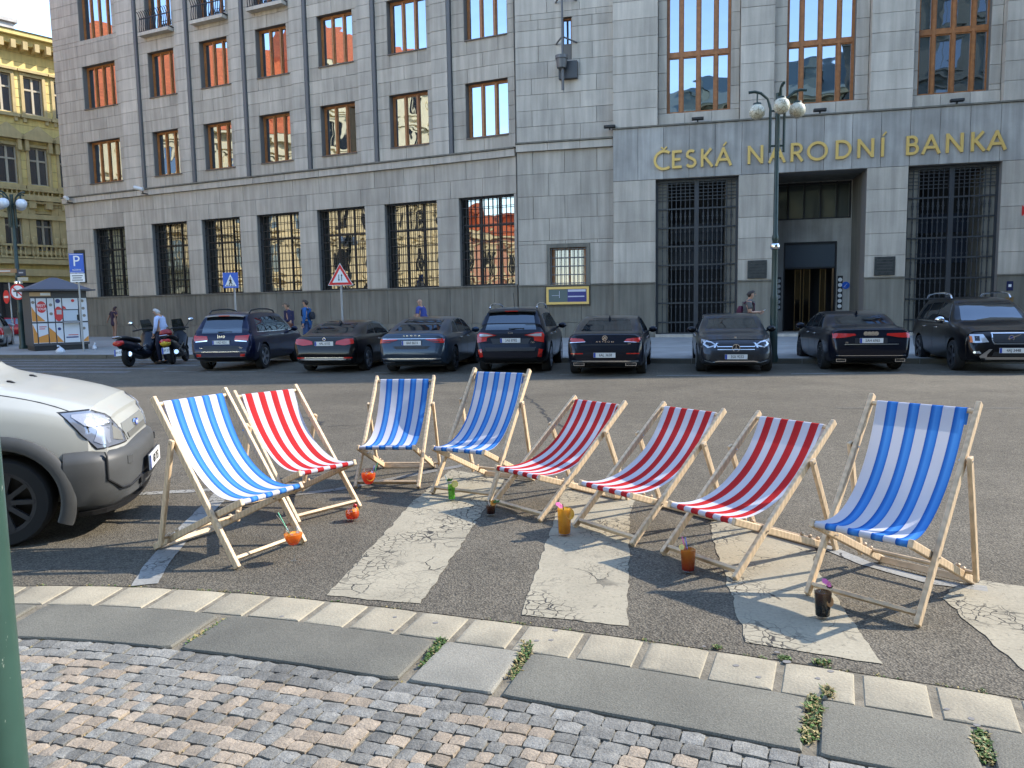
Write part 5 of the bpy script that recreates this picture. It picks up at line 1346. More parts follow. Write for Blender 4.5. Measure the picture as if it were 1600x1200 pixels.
# --- black low coupe
sp = dict(L=4.64,W=1.83,paint=BLK,R=.335,axles=(1.0,3.81),zb=.19,
 top=[(0,.58),(.04,.72),(.09,.95),(.16,1.00),(.55,1.06),(1.0,1.22),(1.5,1.345),(2.1,1.385),(2.5,1.37),(2.9,1.26),(3.4,1.02),(4.1,.93),(4.45,.82),(4.6,.66),(4.64,.5)],
 belt=[(0,.55),(.1,.93),(.6,.985),(1.6,.98),(3.3,.95),(4.2,.85),(4.64,.45)],
 ends_trim=[('rear_window',[(-.58,1.07),(.58,1.07),(.50,1.32),(-.50,1.32)],CARGLASS,-1,.006,False),('tail_lamp',[(.32,.78),(.58,.75),(.83,.80),(.80,.93),(.60,.93),(.34,.865)],TAIL,-1,.02,True),
  ('chrome_strip',quad(-.55,.55,.415,.435),CHROME,-1,.012,False),('reflector',quad(.55,.78,.40,.44),TAIL,-1,.010,True),('bumper_band',quad(-.74,.74,.36,.405),pm('silver_valance',(.25,.25,.26),.35,.6),-1,.006,False),('lower_valance',quad(-.70,.70,.24,.345),TRIMB,-1,.006,False)],
 side_trim=side_glass([(1.05,1.02),(1.75,1.02),(1.75,1.29),(1.45,1.25)],[(1.82,1.01),(3.0,.99),(2.55,1.27),(1.82,1.31)]) + seams((1.80,3.15),.35,.97),
 mirror=(2.95,1.02),handles=(2.0,),hz=.86,plate=(0,.80),fin=(1.35,1.335),extra=[ring(0,.92,.042,.01,CHROME,disc=PLBLUE)])
loc, h = place(0,0,sp,axle_pt=(-4.50,19.9),dh=5)
car('parked_car','black low coupe seen from behind, between the navy 4x4 and the blue grey saloon',sp,loc,h,'4AL 6103')
# --- blue grey liftback
sp = dict(L=4.86,W=1.864,paint=STEEL,R=.34,axles=(1.05,3.89),zb=.2,rim=DKALLOY,
 top=[(0,.58),(.04,.74),(.09,.98),(.15,1.05),(.5,1.10),(1.0,1.27),(1.6,1.42),(2.2,1.465),(2.7,1.45),(3.1,1.33),(3.65,1.06),(4.3,.97),(4.65,.86),(4.82,.7),(4.86,.5)],
 belt=[(0,.55),(.1,.96),(.6,1.0),(1.6,1.0),(3.5,.97),(4.4,.88),(4.86,.45)],
 ends_trim=[('rear_window',[(-.60,1.12),(.60,1.12),(.52,1.40),(-.52,1.40)],CARGLASS,-1,.006,False),('tail_lamp',[(.36,.90),(.60,.83),(.86,.81),(.86,.93),(.40,.915)],TAIL,-1,.02,True),('lamp_dark',[(.44,.885),(.60,.845),(.75,.84),(.75,.86)],DARKL,-1,.026,True),
  ('chrome_strip',quad(-.78,.78,.918,.928),CHROME,-1,.022,False),('plate_recess',[(-.42,.66),(.42,.66),(.50,.735),(-.50,.735)],TRIMB,-1,.005,False),('bumper_strip',quad(-.78,.78,.395,.425),CHROME,-1,.012,False),
  ('exhaust_trim',[(.46,.30),(.74,.30),(.78,.335),(.50,.335)],CHROME,-1,.012,True),('lower_valance',quad(-.74,.74,.24,.37),TRIMB,-1,.005,False)],
 side_trim=side_glass([(.95,1.05),(1.62,1.05),(1.62,1.36),(1.30,1.29)],[(1.70,1.05),(2.45,1.04),(2.45,1.40),(1.70,1.38)],[(2.52,1.04),(3.3,1.01),(2.88,1.34),(2.52,1.39)]) + seams((1.66,2.48,3.35),.38,.99) + [('window_trim',[(.88,1.02),(3.4,.985),(3.4,1.0),(.88,1.035)],CHROME,.006)],
 mirror=(3.2,1.05),handles=(1.8,2.7),hz=.90,plate=(0,.815),extra=[wording('S  K  O  D  A',0,1.0,.055,CHROME,1.5)])
loc, h = place(0,0,sp,axle_pt=(-2.22,19.2),dh=4)
car('parked_car','blue grey liftback saloon seen from behind with a chrome strip across its tail lamps',sp,loc,h,'8AF 8614')
# --- black crossover with silver rails
sp = dict(L=4.69,W=1.885,paint=BLUEBLK,R=.375,axles=(1.0,3.70),zb=.25,ends=SUV_END[:-3]+[(4.5,.9),(4.6,.84),(4.69,.72)],
 top=[(0,.62),(.05,.74),(.11,1.04),(.26,1.36),(.45,1.62),(.7,1.675),(1.5,1.70),(2.4,1.68),(2.85,1.6),(3.5,1.14),(3.9,1.09),(4.4,.98),(4.6,.8),(4.69,.55)],
 belt=[(0,.58),(.1,1.05),(1.2,1.10),(3.4,1.05),(4.2,.97),(4.69,.5)],
 ends_trim=[('rear_window',[(-.66,1.12),(.66,1.12),(.56,1.55),(-.56,1.55)],CARGLASS,-1,.006,False),('tail_lamp',[(.36,.985),(.60,.93),(.62,.84),(.86,.80),(.87,1.06),(.66,1.05)],TAIL,-1,.02,True),('lamp_clear',[(.44,.985),(.62,.955),(.80,.95),(.80,1.02),(.64,1.02)],LENS,-1,.026,True),
  ('plate_recess',[(-.45,.76),(.45,.76),(.52,.90),(-.52,.90)],TRIMB,-1,.004,False),('reflector',[(.70,.44),(.80,.42),(.84,.62),(.74,.64)],TAIL,-1,.016,True),('lower_valance',[(-.70,.30),(.70,.30),(.66,.44),(-.66,.44)],TRIMB,-1,.006,False),('bumper_recess',[(-.62,.585),(.62,.585),(.66,.68),(-.66,.68)],TRIMB,-1,.005,False)],
 side_trim=side_glass([(.66,1.18),(1.05,1.18),(1.05,1.48),(.86,1.50)],[(1.12,1.18),(1.95,1.15),(1.95,1.53),(1.12,1.52)],[(2.02,1.15),(3.12,1.12),(2.70,1.5),(2.02,1.53)]) + seams((1.08,1.98,3.2),.45,1.1),
 mirror=(3.1,1.14),handles=(1.25,2.2),hz=.98,rails=(.62,2.6,.62,1.755),plate=(0,.85),whip=(.9,0,1.68),extra=[wording('KIA',0,1.04,.07,CHROME,1.3),spoiler(.47,.62,1.61,.13),wiper(-.35,.05,1.15),wording('CRDi',-.58,.80,.05)])
loc, h = place(0,0,sp,axle_pt=(.12,18.88),dh=4)
car('parked_car','black crossover seen from behind with bright silver roof rails',sp,loc,h,'3AE 8782')
# --- black fastback
sp = dict(L=4.86,W=1.871,paint=BLUEBLK,R=.35,axles=(1.0,3.84),zb=.2,
 top=[(0,.60),(.04,.76),(.09,.98),(.14,1.03),(.45,1.07),(1.0,1.24),(1.6,1.38),(2.2,1.43),(2.7,1.41),(3.1,1.3),(3.7,1.03),(4.3,.94),(4.65,.84),(4.82,.7),(4.86,.5)],
 belt=[(0,.56),(.1,.95),(.6,.99),(1.6,.99),(3.5,.95),(4.4,.86),(4.86,.45)],
 ends_trim=[('rear_window',[(-.62,1.08),(.62,1.08),(.50,1.37),(-.50,1.37)],CARGLASS,-1,.006,False),('tail_lamp',[(.46,.84),(.80,.82),(.87,.94),(.52,.905)],TAIL,-1,.02,True),('lamp_strip',[(.46,.835),(.84,.815),(.84,.825),(.46,.845)],CHROME,-1,.024,True),
  ('trunk_gap',quad(-.58,.58,.755,.775),TRIMB,-1,.004,False),('reflector',quad(.52,.82,.545,.57),TAIL,-1,.010,True),('chrome_strip',[(-.80,.355),(.80,.355),(.80,.39),(-.80,.39)],CHROME,-1,.014,False),('lower_valance',quad(-.76,.76,.235,.345),TRIMB,-1,.006,False)],
 side_trim=side_glass([(1.0,1.03),(1.65,1.03),(1.65,1.31),(1.35,1.25)],[(1.72,1.03),(2.5,1.02),(2.5,1.35),(1.72,1.33)],[(2.57,1.02),(3.35,.99),(2.9,1.30),(2.57,1.345)]) + seams((1.68,2.53,3.4),.38,.97) + [('window_trim',[(.9,1.0),(3.45,.965),(3.45,.985),(.9,1.02)],CHROME,.006)],
 mirror=(3.25,1.02),handles=(1.85,2.75),hz=.86,plate=(0,.52),fin=(1.5,1.365),extra=[ring(0,.925,.062,.013,CHROME,vw=True,disc=BLACK),wording('A R T E O N',0,.835,.05,CHROME,1.6),wording('TDI',-.58,.79,.045),exhausts(.62,.30,.26,.075)])
loc, h = place(0,0,sp,axle_pt=(2.24,17.75),dh=1)
car('parked_car','black fastback saloon seen squarely from behind below the gilt framed case',sp,loc,h,'6AL 3658')
# --- dark blue saloon turned to show its left flank
sp = dict(L=4.93,W=1.874,paint=BLUEBLK,R=.345,axles=(1.1,4.01),zb=.2,spokes=10,
 top=[(0,.60),(.04,.78),(.09,1.00),(.15,1.05),(.55,1.085),(.95,1.12),(1.5,1.36),(2.1,1.445),(2.6,1.44),(3.0,1.36),(3.7,1.05),(4.3,.97),(4.7,.86),(4.88,.7),(4.93,.5)],
 belt=[(0,.56),(.1,.98),(.6,1.0),(1.6,1.0),(3.5,.96),(4.4,.88),(4.93,.45)],
 ends_trim=[('rear_window',[(-.60,1.135),(.60,1.135),(.52,1.38),(-.52,1.38)],CARGLASS,-1,.006,False),('tail_lamp',[(.34,.885),(.60,.835),(.86,.82),(.86,.945),(.36,.925)],TAIL,-1,.02,True),
  ('chrome_strip',quad(-.60,.60,.665,.683),CHROME,-1,.014,False),('plate_recess',quad(-.36,.36,.70,.82),TRIMB,-1,.004,False),('bumper_strip',quad(-.78,.78,.40,.412),CHROME,-1,.012,False),('lower_valance',quad(-.74,.74,.25,.36),TRIMB,-1,.006,False)],
 side_trim=side_glass([(1.25,1.05),(1.72,1.05),(1.72,1.34),(1.52,1.29)],[(1.80,1.05),(2.55,1.04),(2.55,1.39),(1.80,1.37)],[(2.62,1.04),(3.4,1.01),(2.95,1.34),(2.62,1.385)]) + seams((1.76,2.58,3.45),.38,.99) + [('window_trim',[(1.1,1.02),(3.5,.98),(3.5,.995),(1.1,1.035)],CHROME,.006)],
 mirror=(3.3,1.04),handles=(1.95,2.8),hz=.88,plate=(0,.76),fin=(1.55,1.38),extra=[rings4(0,.925,.052,.010),wording('A6',.55,.715,.06),exhausts(.66,.29,.22,.07)])
loc, h = place(0,0,sp,axle_pt=(8.05,17.78),dh=3)
car('parked_car','dark blue saloon parked askew with its flank and alloy wheels showing, beside the entrance',sp,loc,h,'5AH 6965')
# --- dark grey saloon nose out
sp = dict(L=4.69,W=1.81,paint=GREYM,R=.335,axles=(.95,3.79),zb=.19,
 ends=[(0,.80),(.1,.92),(.4,.98),(.9,1.0),(3.5,1.0),(4.1,.975),(4.4,.935),(4.56,.88),(4.65,.80),(4.69,.70)],
 top=[(0,.6),(.06,.95),(.5,1.0),(.9,1.08),(1.4,1.33),(1.9,1.43),(2.5,1.425),(2.85,1.36),(3.45,1.06),(3.7,1.0),(4.2,.93),(4.5,.82),(4.63,.70),(4.69,.48)],
 belt=[(0,.55),(.1,.9),(.6,.97),(1.6,.97),(3.4,.96),(4.2,.86),(4.55,.70),(4.69,.42)],
 ends_trim=[('windscreen',[(-.64,1.06),(.64,1.06),(.54,1.36),(-.54,1.36)],CARGLASS,1,.006,False),('head_lamp',[(.42,.69),(.66,.63),(.80,.74),(.80,.84),(.58,.79)],LENS,1,.012,True),('lamp_dark',[(.50,.705),(.64,.665),(.73,.73),(.70,.78),(.58,.76)],DARKL,1,.016,True),
  ('grille',[(-.40,.52),(.40,.52),(.47,.64),(.44,.73),(-.44,.73),(-.47,.64)],BLACK,1,.008,False),('grille_bar',quad(-.44,.44,.655,.672),CHROME,1,.02,False),('grille_bar',quad(-.43,.43,.585,.602),CHROME,1,.02,False),
  ('grille_frame',[(-.48,.64),(-.44,.73),(-.40,.75),(-.46,.75),(-.52,.64)],CHROME,1,.012,True),
  ('lower_intake',[(-.36,.36),(.36,.36),(.42,.47),(-.42,.47)],BLACK,1,.006,False),('side_intake',[(.46,.33),(.78,.40),(.78,.50),(.52,.47)],BLACK,1,.006,True),
  ('chrome_lip',[(.0,.30),(.42,.30),(.56,.265),(.78,.325),(.78,.35),(.56,.295),(.42,.325),(.0,.325)],CHROME,1,.012,True)],
 side_trim=side_glass([(1.15,1.02),(1.75,1.02),(1.75,1.32),(1.5,1.27)],[(1.82,1.02),(2.5,1.01),(2.5,1.37),(1.82,1.35)],[(2.57,1.01),(3.25,.99),(2.85,1.32),(2.57,1.365)]),
 mirror=(3.1,1.03),mirror_mat=BLK,handles=(1.9,2.7),hz=.86,plate=(0,.42),extra=[ring(0,.63,.095,.016,CHROME,star=True,disc=BLACK),ring(0,.86,.03,.008,CHROME)])
loc, h = place(0,0,sp,True,axle_pt=(5.12,17.75),dh=2)
car('parked_car','dark grey saloon parked nose out with a three pointed star in its grille',sp,loc,h,'3SX 9232',True)
# --- black estate 4x4 nose out, cut by the right edge
sp = dict(L=4.80,W=1.90,paint=BLK,R=.37,axles=(.95,3.81),zb=.25,rim=DKALLOY,
 ends=[(0,.84),(.12,.95),(.4,.99),(.9,1.0),(3.7,1.0),(4.3,.985),(4.55,.95),(4.68,.90),(4.76,.83),(4.80,.74)],
 top=[(0,.62),(.06,1.1),(.25,1.5),(.5,1.70),(1.2,1.755),(2.2,1.75),(2.75,1.68),(3.0,1.58),(3.55,1.18),(3.8,1.13),(4.3,1.06),(4.6,.97),(4.74,.80),(4.80,.55)],
 belt=[(0,.6),(.1,1.05),(1.0,1.10),(3.5,1.10),(4.3,1.02),(4.65,.86),(4.80,.5)],
 ends_trim=[('windscreen',[(-.68,1.19),(.68,1.19),(.58,1.60),(-.58,1.60)],CARGLASS,1,.006,False),('head_lamp',[(.46,.72),(.78,.70),(.82,.73),(.82,.90),(.56,.90)],LENS,1,.012,True),('lamp_dark',[(.64,.75),(.74,.75),(.74,.86),(.64,.86)],DARKL,1,.016,True),('indicator',[(.775,.715),(.83,.715),(.83,.86),(.79,.86)],AMBER,1,.018,True),
  ('grille',[(-.32,.70),(.32,.70),(.38,.77),(.36,.90),(-.36,.90),(-.38,.77)],BLACK,1,.008,False),('grille_frame',[(-.40,.915),(.40,.915),(.38,.945),(-.38,.945)],CHROME,1,.014,False),('grille_frame',[(-.36,.67),(.36,.67),(.36,.69),(-.36,.69)],CHROME,1,.014,False),('grille_frame',[(.37,.69),(.40,.77),(.385,.915),(.365,.90),(.38,.77),(.345,.69)],CHROME,1,.014,True),
  ('skid_plate',[(-.50,.27),(.50,.27),(.56,.38),(-.56,.38)],ALLOY,1,.012,False),('skid_wing',[(.40,.56),(.46,.56),(.66,.40),(.60,.30),(.52,.33),(.50,.44)],ALLOY,1,.014,True),('lower_intake',[(-.40,.40),(.40,.40),(.36,.50),(-.36,.50)],BLACK,1,.006,False),('fog_lamp',[(.62,.46),(.78,.47),(.78,.51),(.66,.52)],LENS,1,.012,True)],
 side_trim=side_glass([(.55,1.20),(1.20,1.18),(1.20,1.60),(.80,1.56)],[(1.28,1.18),(2.15,1.17),(2.15,1.62),(1.28,1.61)],[(2.22,1.17),(3.3,1.16),(2.85,1.58),(2.22,1.62)]) + seams((1.24,2.18,3.35),.45,1.12) + [('window_trim',[(.5,1.14),(3.35,1.11),(3.35,1.13),(.5,1.16)],CHROME,.006)],
 mirror=(3.15,1.20),mirror_mat=CHROME,handles=(1.4,2.4),hz=1.0,rails=(.6,2.7,.66,1.83),plate=(0,.53),extra=[ring(0,.81,.062,.013,CHROME,bar=True,disc=PLBLUE)])
loc, h = place(0,0,sp,True,axle_pt=(10.62,16.85),dh=0)
car('parked_car','black estate 4x4 parked nose out with chrome mirrors, cut by the right edge',sp,loc,h,'4AJ 3448',True)
# --- two cars glimpsed at the far left
sp = dict(L=4.3,W=1.78,paint=paint('silver_car_paint',(.30,.31,.31),.5),R=.31,axles=(.8,3.4),zb=.22,ends=[(0,.88),(.1,.96),(.4,1.0),(3.6,1.0),(4.0,.95),(4.3,.75)],
 top=[(0,.62),(.05,1.0),(.15,1.55),(.4,1.78),(1.2,1.82),(2.6,1.78),(3.2,1.2),(3.8,1.05),(4.2,.85),(4.3,.6)],belt=[(0,.6),(.1,1.05),(3.2,1.05),(4.3,.5)],
 ends_trim=[('rear_window',[(-.62,1.1),(.62,1.1),(.58,1.65),(-.58,1.65)],CARGLASS,-1,.006,False),('tail_lamp',[(.68,.72),(.84,.72),(.83,1.08),(.70,1.08)],TAIL,-1,.014,True),('bumper',quad(-.8,.8,.35,.55),TRIMB,-1,.02,False)],
 side_trim=side_glass([(.5,1.12),(1.5,1.12),(1.5,1.66),(.6,1.66)],[(1.6,1.12),(2.9,1.12),(2.6,1.6),(1.6,1.66)]),mirror=(2.8,1.15),plate=(0,.68))
p = G(1,548); p.x -= 1.05; p.y += .5
car('parked_car','silver van-like car whose rear corner shows at the left edge by the crossing',sp,(p.x,p.y,0),R_(118),'2AC 5170',group='cars at the far left')
sp = dict(sp, paint=paint('red_car_paint',(.30,.012,.02),.2), top=[(0,.6),(.05,.9),(.3,1.3),(.8,1.45),(2.4,1.45),(3.1,1.0),(3.8,.9),(4.2,.78),(4.3,.55)], belt=[(0,.55),(.1,.88),(3.2,.9),(4.3,.5)])
sp['ends_trim'] = [('rear_window',[(-.55,.98),(.55,.98),(.5,1.3),(-.5,1.3)],CARGLASS,-1,.006,False),('tail_lamp',[(.6,.72),(.84,.72),(.82,.86),(.62,.86)],TAIL,-1,.014,True)]
sp['side_trim'] = side_glass([(.8,.98),(1.6,.98),(1.6,1.36),(1.0,1.33)],[(1.7,.98),(2.9,.96),(2.4,1.36),(1.7,1.37)])
p = G(-12,528)
car('parked_car','dark red car half hidden behind the silver one at the left edge',sp,(p.x,p.y,0),R_(20),'7AB 2204',group='cars at the far left')
# ================================================================ the white van in the foreground
VANW = pm('van_white_paint', (.33,.335,.31), .35, coat=.5, var=.03, vs_=2)
VANG = pm('van_grey_plastic', (.055,.057,.057), .5, var=.12, vs_=3, bump=.05, bs=300)
VLAMP = pm('headlamp_lens', (.17,.19,.23), .12, .3, coat=.8)
VEND = [(0,.93),(.06,.97),(.3,1.0),(3.3,1.0),(3.7,.985),(3.95,.95),(4.08,.90),(4.17,.82),(4.23,.70),(4.25,.58)]
vsp = dict(k=1.0,L=4.25,W=1.75,paint=VANW,R=.315,axles=(.77,3.50),zb=.24,ends=VEND,rise=.3,spokes=10,rim=pm('steel_wheel',(.035,.035,.037),.5,.3),cat='van',
 top=[(0,.7),(.04,1.2),(.08,1.75),(.2,1.90),(1.0,1.96),(2.1,1.94),(2.50,1.86),(3.15,1.19),(3.27,1.145),(3.60,1.075),(3.94,.985),(4.10,.905),(4.18,.82),(4.23,.71),(4.25,.55)],
 belt=[(0,.65),(.1,1.06),(3.0,1.06),(3.40,1.0),(3.76,.935),(4.0,.86),(4.13,.78),(4.25,.5)],
 ends_trim=[('windscreen',[(-.66,1.28),(.66,1.28),(.58,1.80),(-.58,1.80)],CARGLASS,1,.006,False),('cowl',[(-.68,1.215),(.68,1.215),(.68,1.27),(-.68,1.27)],BLACK,1,.008,False),
   ('grille',[(-.40,.64),(.40,.64),(.46,.72),(.42,.77),(-.42,.77),(-.46,.72)],pm('grille_grey',(.16,.165,.155),.5),1,.008,False),('grille_slot',[(-.36,.65),(.36,.65),(.38,.69),(-.38,.69)],pm('grille_shadow',(.10,.10,.09),.6),1,.014,False),
   ('rear_window',[(-.6,1.15),(.6,1.15),(.58,1.65),(-.58,1.65)],CARGLASS,-1,.006,False)],
 side_trim=side_glass([(1.9,1.14),(2.8,1.14),(2.38,1.66),(1.9,1.68)]) + seams((1.85,2.9),.4,1.12) + [('side_moulding',[(1.2,.48),(2.95,.48),(2.95,.62),(1.2,.62)],VANG,.014),('rocker_trim',[(1.2,.25),(2.95,.25),(2.95,.36),(1.2,.36)],VANG,.012)],
 mirror=(2.7,1.2),mirror_mat=BLACK,plate=(0,.42),extra=[])
VW = G(12, 853); vh = R_(17.0)
hx, hy = math.cos(vh), math.sin(vh)
# wheel outer face sits .79 m from the centre line
vloc = (VW.x - hx*3.50 - hy*.80, VW.y - hy*3.50 + hx*.80, 0)
van = car('white_van','white delivery van with grey bumper, only its nose in view at the left edge',vsp,vloc,vh,'4S8 7153',True,None)
if 'group' in van: del van['group']
for o in list(van.children):
    if o.name.startswith('number_plate'):
        o.location = (.085,0,0)
vb = car_body(vsp)
def patch_rot(mb, poly, ang, off=.008, grid=.05):
    """as patch(), seen along a plan direction `ang`; outline in (sideways, up)"""
    Rm = Matrix.Rotation(-ang,4,'Z'); bv = BVHTree.FromPolygons([tuple(Rm @ v) for v in mb.v], mb.f)
    p = patch(bv, poly, 0, 1, off, grid); q = MB(); q.add(p.v, p.f, M=Matrix.Rotation(ang,4,'Z')); return q
def rotpt(x, y, ang): return x*math.sin(-ang)+y*math.cos(-ang)     # sideways coordinate of a plan point
for s_ in (-1,1):
    an = s_*R_(48)
    y0 = rotpt(3.93,s_*.835,an); y1 = rotpt(4.235,s_*.43,an)
    ol = [(y0,.985),(lerp(y0,y1,.16),.83),(lerp(y0,y1,.34),.715),(lerp(y0,y1,.97),.715),(lerp(y0,y1,.90),.80),(lerp(y0,y1,.66),.935),(lerp(y0,y1,.40),.985)]
    ol = [(p[0], .645+(p[1]-.715)*.98) for p in ol]
    hl = patch_rot(vb, ol, an, .010).build('headlight', VLAMP, van, smooth=True, angle=50, fix=True)
    c = [(lerp(ol[0][0]+(ol[3][0]-ol[0][0])*.42, p[0], 1.06), lerp(.78, p[1], 1.08)) for p in ol]
    patch_rot(vb, c, an, .004).build('headlight_surround', BLACK, van, smooth=True, angle=50, fix=True)
    def sub_(nm, pts, mt, off): patch_rot(vb, [(lerp(y0,y1,u),.645+(z-.715)*.98) for u, z in pts], an, off, .04).build(nm, mt, hl, smooth=True, fix=True)
    sub_('indicator_lens', [(.10,.955),(.22,.885),(.62,.885),(.60,.935),(.40,.97),(.12,.972)], pm('lens_ribbed',(.26,.28,.33),.25,.2,bump=.3,bs=60), .014)
    sub_('reflector', [(.30,.77),(.40,.74),(.58,.74),(.60,.86),(.40,.865)], pm('lamp_bowl',(.30,.33,.40),.2,.4), .014)
    sub_('reflector', [(.64,.76),(.86,.73),(.84,.80),(.68,.86)], pm('lens_grey',(.22,.22,.2),.2,.3), .014)
    sub_('lens_rim', [(.26,.875),(.64,.875),(.64,.885),(.25,.885)], CHROME, .016)
# wrap-round bumper
def plan_path():
    p = [(3.90,-.872),(3.97,-.866),(4.06,-.845),(4.15,-.79),(4.215,-.70),(4.255,-.58),(4.285,-.40),(4.30,-.2),(4.305,0)]
    return p + [(x,-y) for x, y in p[-2::-1]]
PP = [Vector(p) for p in plan_path()]
def bump_pt(i, off, z):
    a = PP[max(i-1,0)]; b = PP[min(i+1,len(PP)-1)]; t = (b-a).normalized(); n = Vector((t.y,-t.x)); q = PP[i]+n*off; return (q.x,q.y,z)
prof = [(-.20,.20),(-.05,.205),(.0,.25),(.015,.36),(.02,.46),(.02,.55),(.005,.585),(-.035,.612),(-.12,.64),(-.20,.645)]
secs = [[bump_pt(i,o,z + (.0 if 2 < i < len(PP)-3 else .02*(z > .6))) for o, z in prof] for i in range(len(PP))]
mb = MB(); mb.loft(secs); bp_ = mb.build('bumper', VANG, van, smooth=True, angle=40, fix=True)
for i0 in (3, len(PP)-4):
    mb = MB(); pts = [bump_pt(i0,.022 if z < .6 else (.008 if z < .64 else -.03),z) for z in (.618,.59,.55,.48,.42)]
    d = 1 if i0 < len(PP)/2 else -1
    pts += [bump_pt(i0+d*1,.022,.335),bump_pt(i0+d*2,.021,.325),bump_pt(i0+d*3,.021,.345)]
    mb.tube(pts, .009, 6); mb.build('bumper_joint', BLACK, bp_, smooth=True)
mb = MB(); mb.loft([[bump_pt(i,o,z) for o, z in ((.012,.285),(.03,.30),(.03,.345),(.012,.36))] for i in range(6,len(PP)-6)]); mb.build('lower_intake', BLACK, bp_)
mb = MB(); mb.loft([[bump_pt(i,o,z) for o, z in ((-.03,.17),(-.015,.205),(-.08,.205),(-.10,.17))] for i in range(1,len(PP)-1)]); mb.build('air_dam', BLACK, van)
for s_ in (-1,1):
    i_ = 5 if s_ < 0 else len(PP)-6; p = Vector(bump_pt(i_,.023,.52)); mb = MB(); mb.box(-.004,.004,-.03,.03,-.03,.03,Matrix.Translation(p) @ Matrix.Rotation(s_*R_(25),4,'Z')); mb.build('tow_eye_cover', VANG, bp_)
# flared arches
for wx_ in (3.50,.77):
    for s_ in (-1,1):
        secs = []
        for k in range(25):
            a = R_(lerp(-24,204,k/24)); r0, r1 = .375, .47
            c, s__ = math.cos(a), math.sin(a)
            zc = .315
            secs.append([(wx_+r0*c,s_*.80,zc+r0*s__),(wx_+r0*c,s_*.895,zc+r0*s__),(wx_+(r0+.02)*c,s_*.905,zc+(r0+.02)*s__),(wx_+(r1-.02)*c,s_*.892,zc+(r1-.02)*s__),(wx_+r1*c,s_*.876,zc+r1*s__),(wx_+r1*c,s_*.80,zc+r1*s__)])
        mb = MB(); mb.loft(secs); mb.build('wheel_arch', VANG, van, smooth=True, angle=40, fix=True)
vbv = bvh_of(vb)
for (x, y) in ((3.45,-.28),(3.45,.28)):
    h_ = vbv.ray_cast(Vector((x,y,5)), Vector((0,0,-1)))[0]; mb = MB(); mb.loft([[(x-.02,y-.02,h_.z-.004),(x+.03,y-.02,h_.z-.004),(x+.03,y+.02,h_.z-.004),(x-.02,y+.02,h_.z-.004)],[(x-.02,y-.015,h_.z+.016),(x+.0,y-.015,h_.z+.014),(x+.0,y+.015,h_.z+.014),(x-.02,y+.015,h_.z+.016)]]); mb.build('washer_nozzle', BLACK, van)
h_ = vbv.ray_cast(Vector((20,0,.725)), Vector((-1,0,0)))[0]
mb = MB(); mb.lathe([(0,0),(.05,0),(.05,.012),(.043,.016),(0,.016)], 24, face_M((h_.x+.01,0,.725),(0,1,0),(0,0,1)) @ Matrix.Diagonal((1.5,.62,1,1))); ov = mb.build('oval_badge', CHROME, van, smooth=True, angle=30)
mb = MB(); mb.lathe([(0,0),(.042,0),(.042,.0185),(0,.0185)], 24, face_M((h_.x+.01,0,.725),(0,1,0),(0,0,1)) @ Matrix.Diagonal((1.5,.62,1,1))); mb.build('badge_field', PLBLUE, ov)
text_obj('badge_script', 'Ford', .05, WHITE, ov, face_M((h_.x+.0295,0,.725),(0,1,0),(0,0,1)), .0008)
# shut line between bonnet and wing
for s_ in (-1,1):
    mb = MB(); pts = []
    for k in range(9):
        x = lerp(3.15,3.95,k/8); y = s_*lerp(.735,.735,k/8); h2 = vbv.ray_cast(Vector((x,y,5)), Vector((0,0,-1)))[0]
        if h2: pts.append((x,y,h2.z-.001))
    mb.tube(pts, .005, 5); mb.build('bonnet_shut_line', TRIMB, van)
mb = MB(); mb.tube([(3.24,-.55,1.20),(3.17,.1,1.26)], .014, 6); mb.build('wiper', BLACK, van)
# ================================================================ lamps, signs, kiosk, scooters
GREENP = pm('dark_green_paint', (.022,.042,.036), .42, var=.15, vs_=8)
POLEG = pm('green_pole_paint', (.022,.055,.042), .40, var=.18, vs_=5, fine=.0)
def scratched():
    m = POLEG; nt = m.node_tree; N = nt.nodes; L = nt.links; b = N['Principled BSDF']
    tc = N.new('ShaderNodeTexCoord'); mp = N.new('ShaderNodeMapping'); mp.inputs['Scale'].default_value = (40,40,9); mp.inputs['Rotation'].default_value = (.5,.3,0)
    n = N.new('ShaderNodeTexNoise'); n.inputs['Scale'].default_value = 1.6; n.inputs['Detail'].default_value = 5; n.inputs['Roughness'].default_value = .7
    L.new(tc.outputs['Object'], mp.inputs[0]); L.new(mp.outputs[0], n.inputs[0])
    mr = N.new('ShaderNodeMapRange'); mr.inputs[1].default_value = .66; mr.inputs[2].default_value = .70; L.new(n.outputs[0], mr.inputs[0])
    mx = N.new('ShaderNodeMix'); mx.data_type = 'RGBA'; L.new(mr.outputs[0], mx.inputs[0]); L.new(b.inputs['Base Color'].links[0].from_socket, mx.inputs[6]); mx.inputs[7].default_value = (.30,.33,.28,1); L.new(mx.outputs[2], b.inputs['Base Color'])
scratched()
t = thing('lamp_post', 'dark green painted post in the foreground at the left edge, chipped', 'post', (-1.402,1.95,.0))
mb = MB(); mb.lathe([(.085,0),(.085,.05),(.076,.07),(.074,.4),(.073,1.5),(.070,3.4)], 28); mb.build('pole', POLEG, t, smooth=True, angle=40)
mb = MB(); mb.lathe([(.13,0),(.13,.012),(.10,.02),(.09,.03)], 28); mb.build('base_flange', POLEG, t, smooth=True)
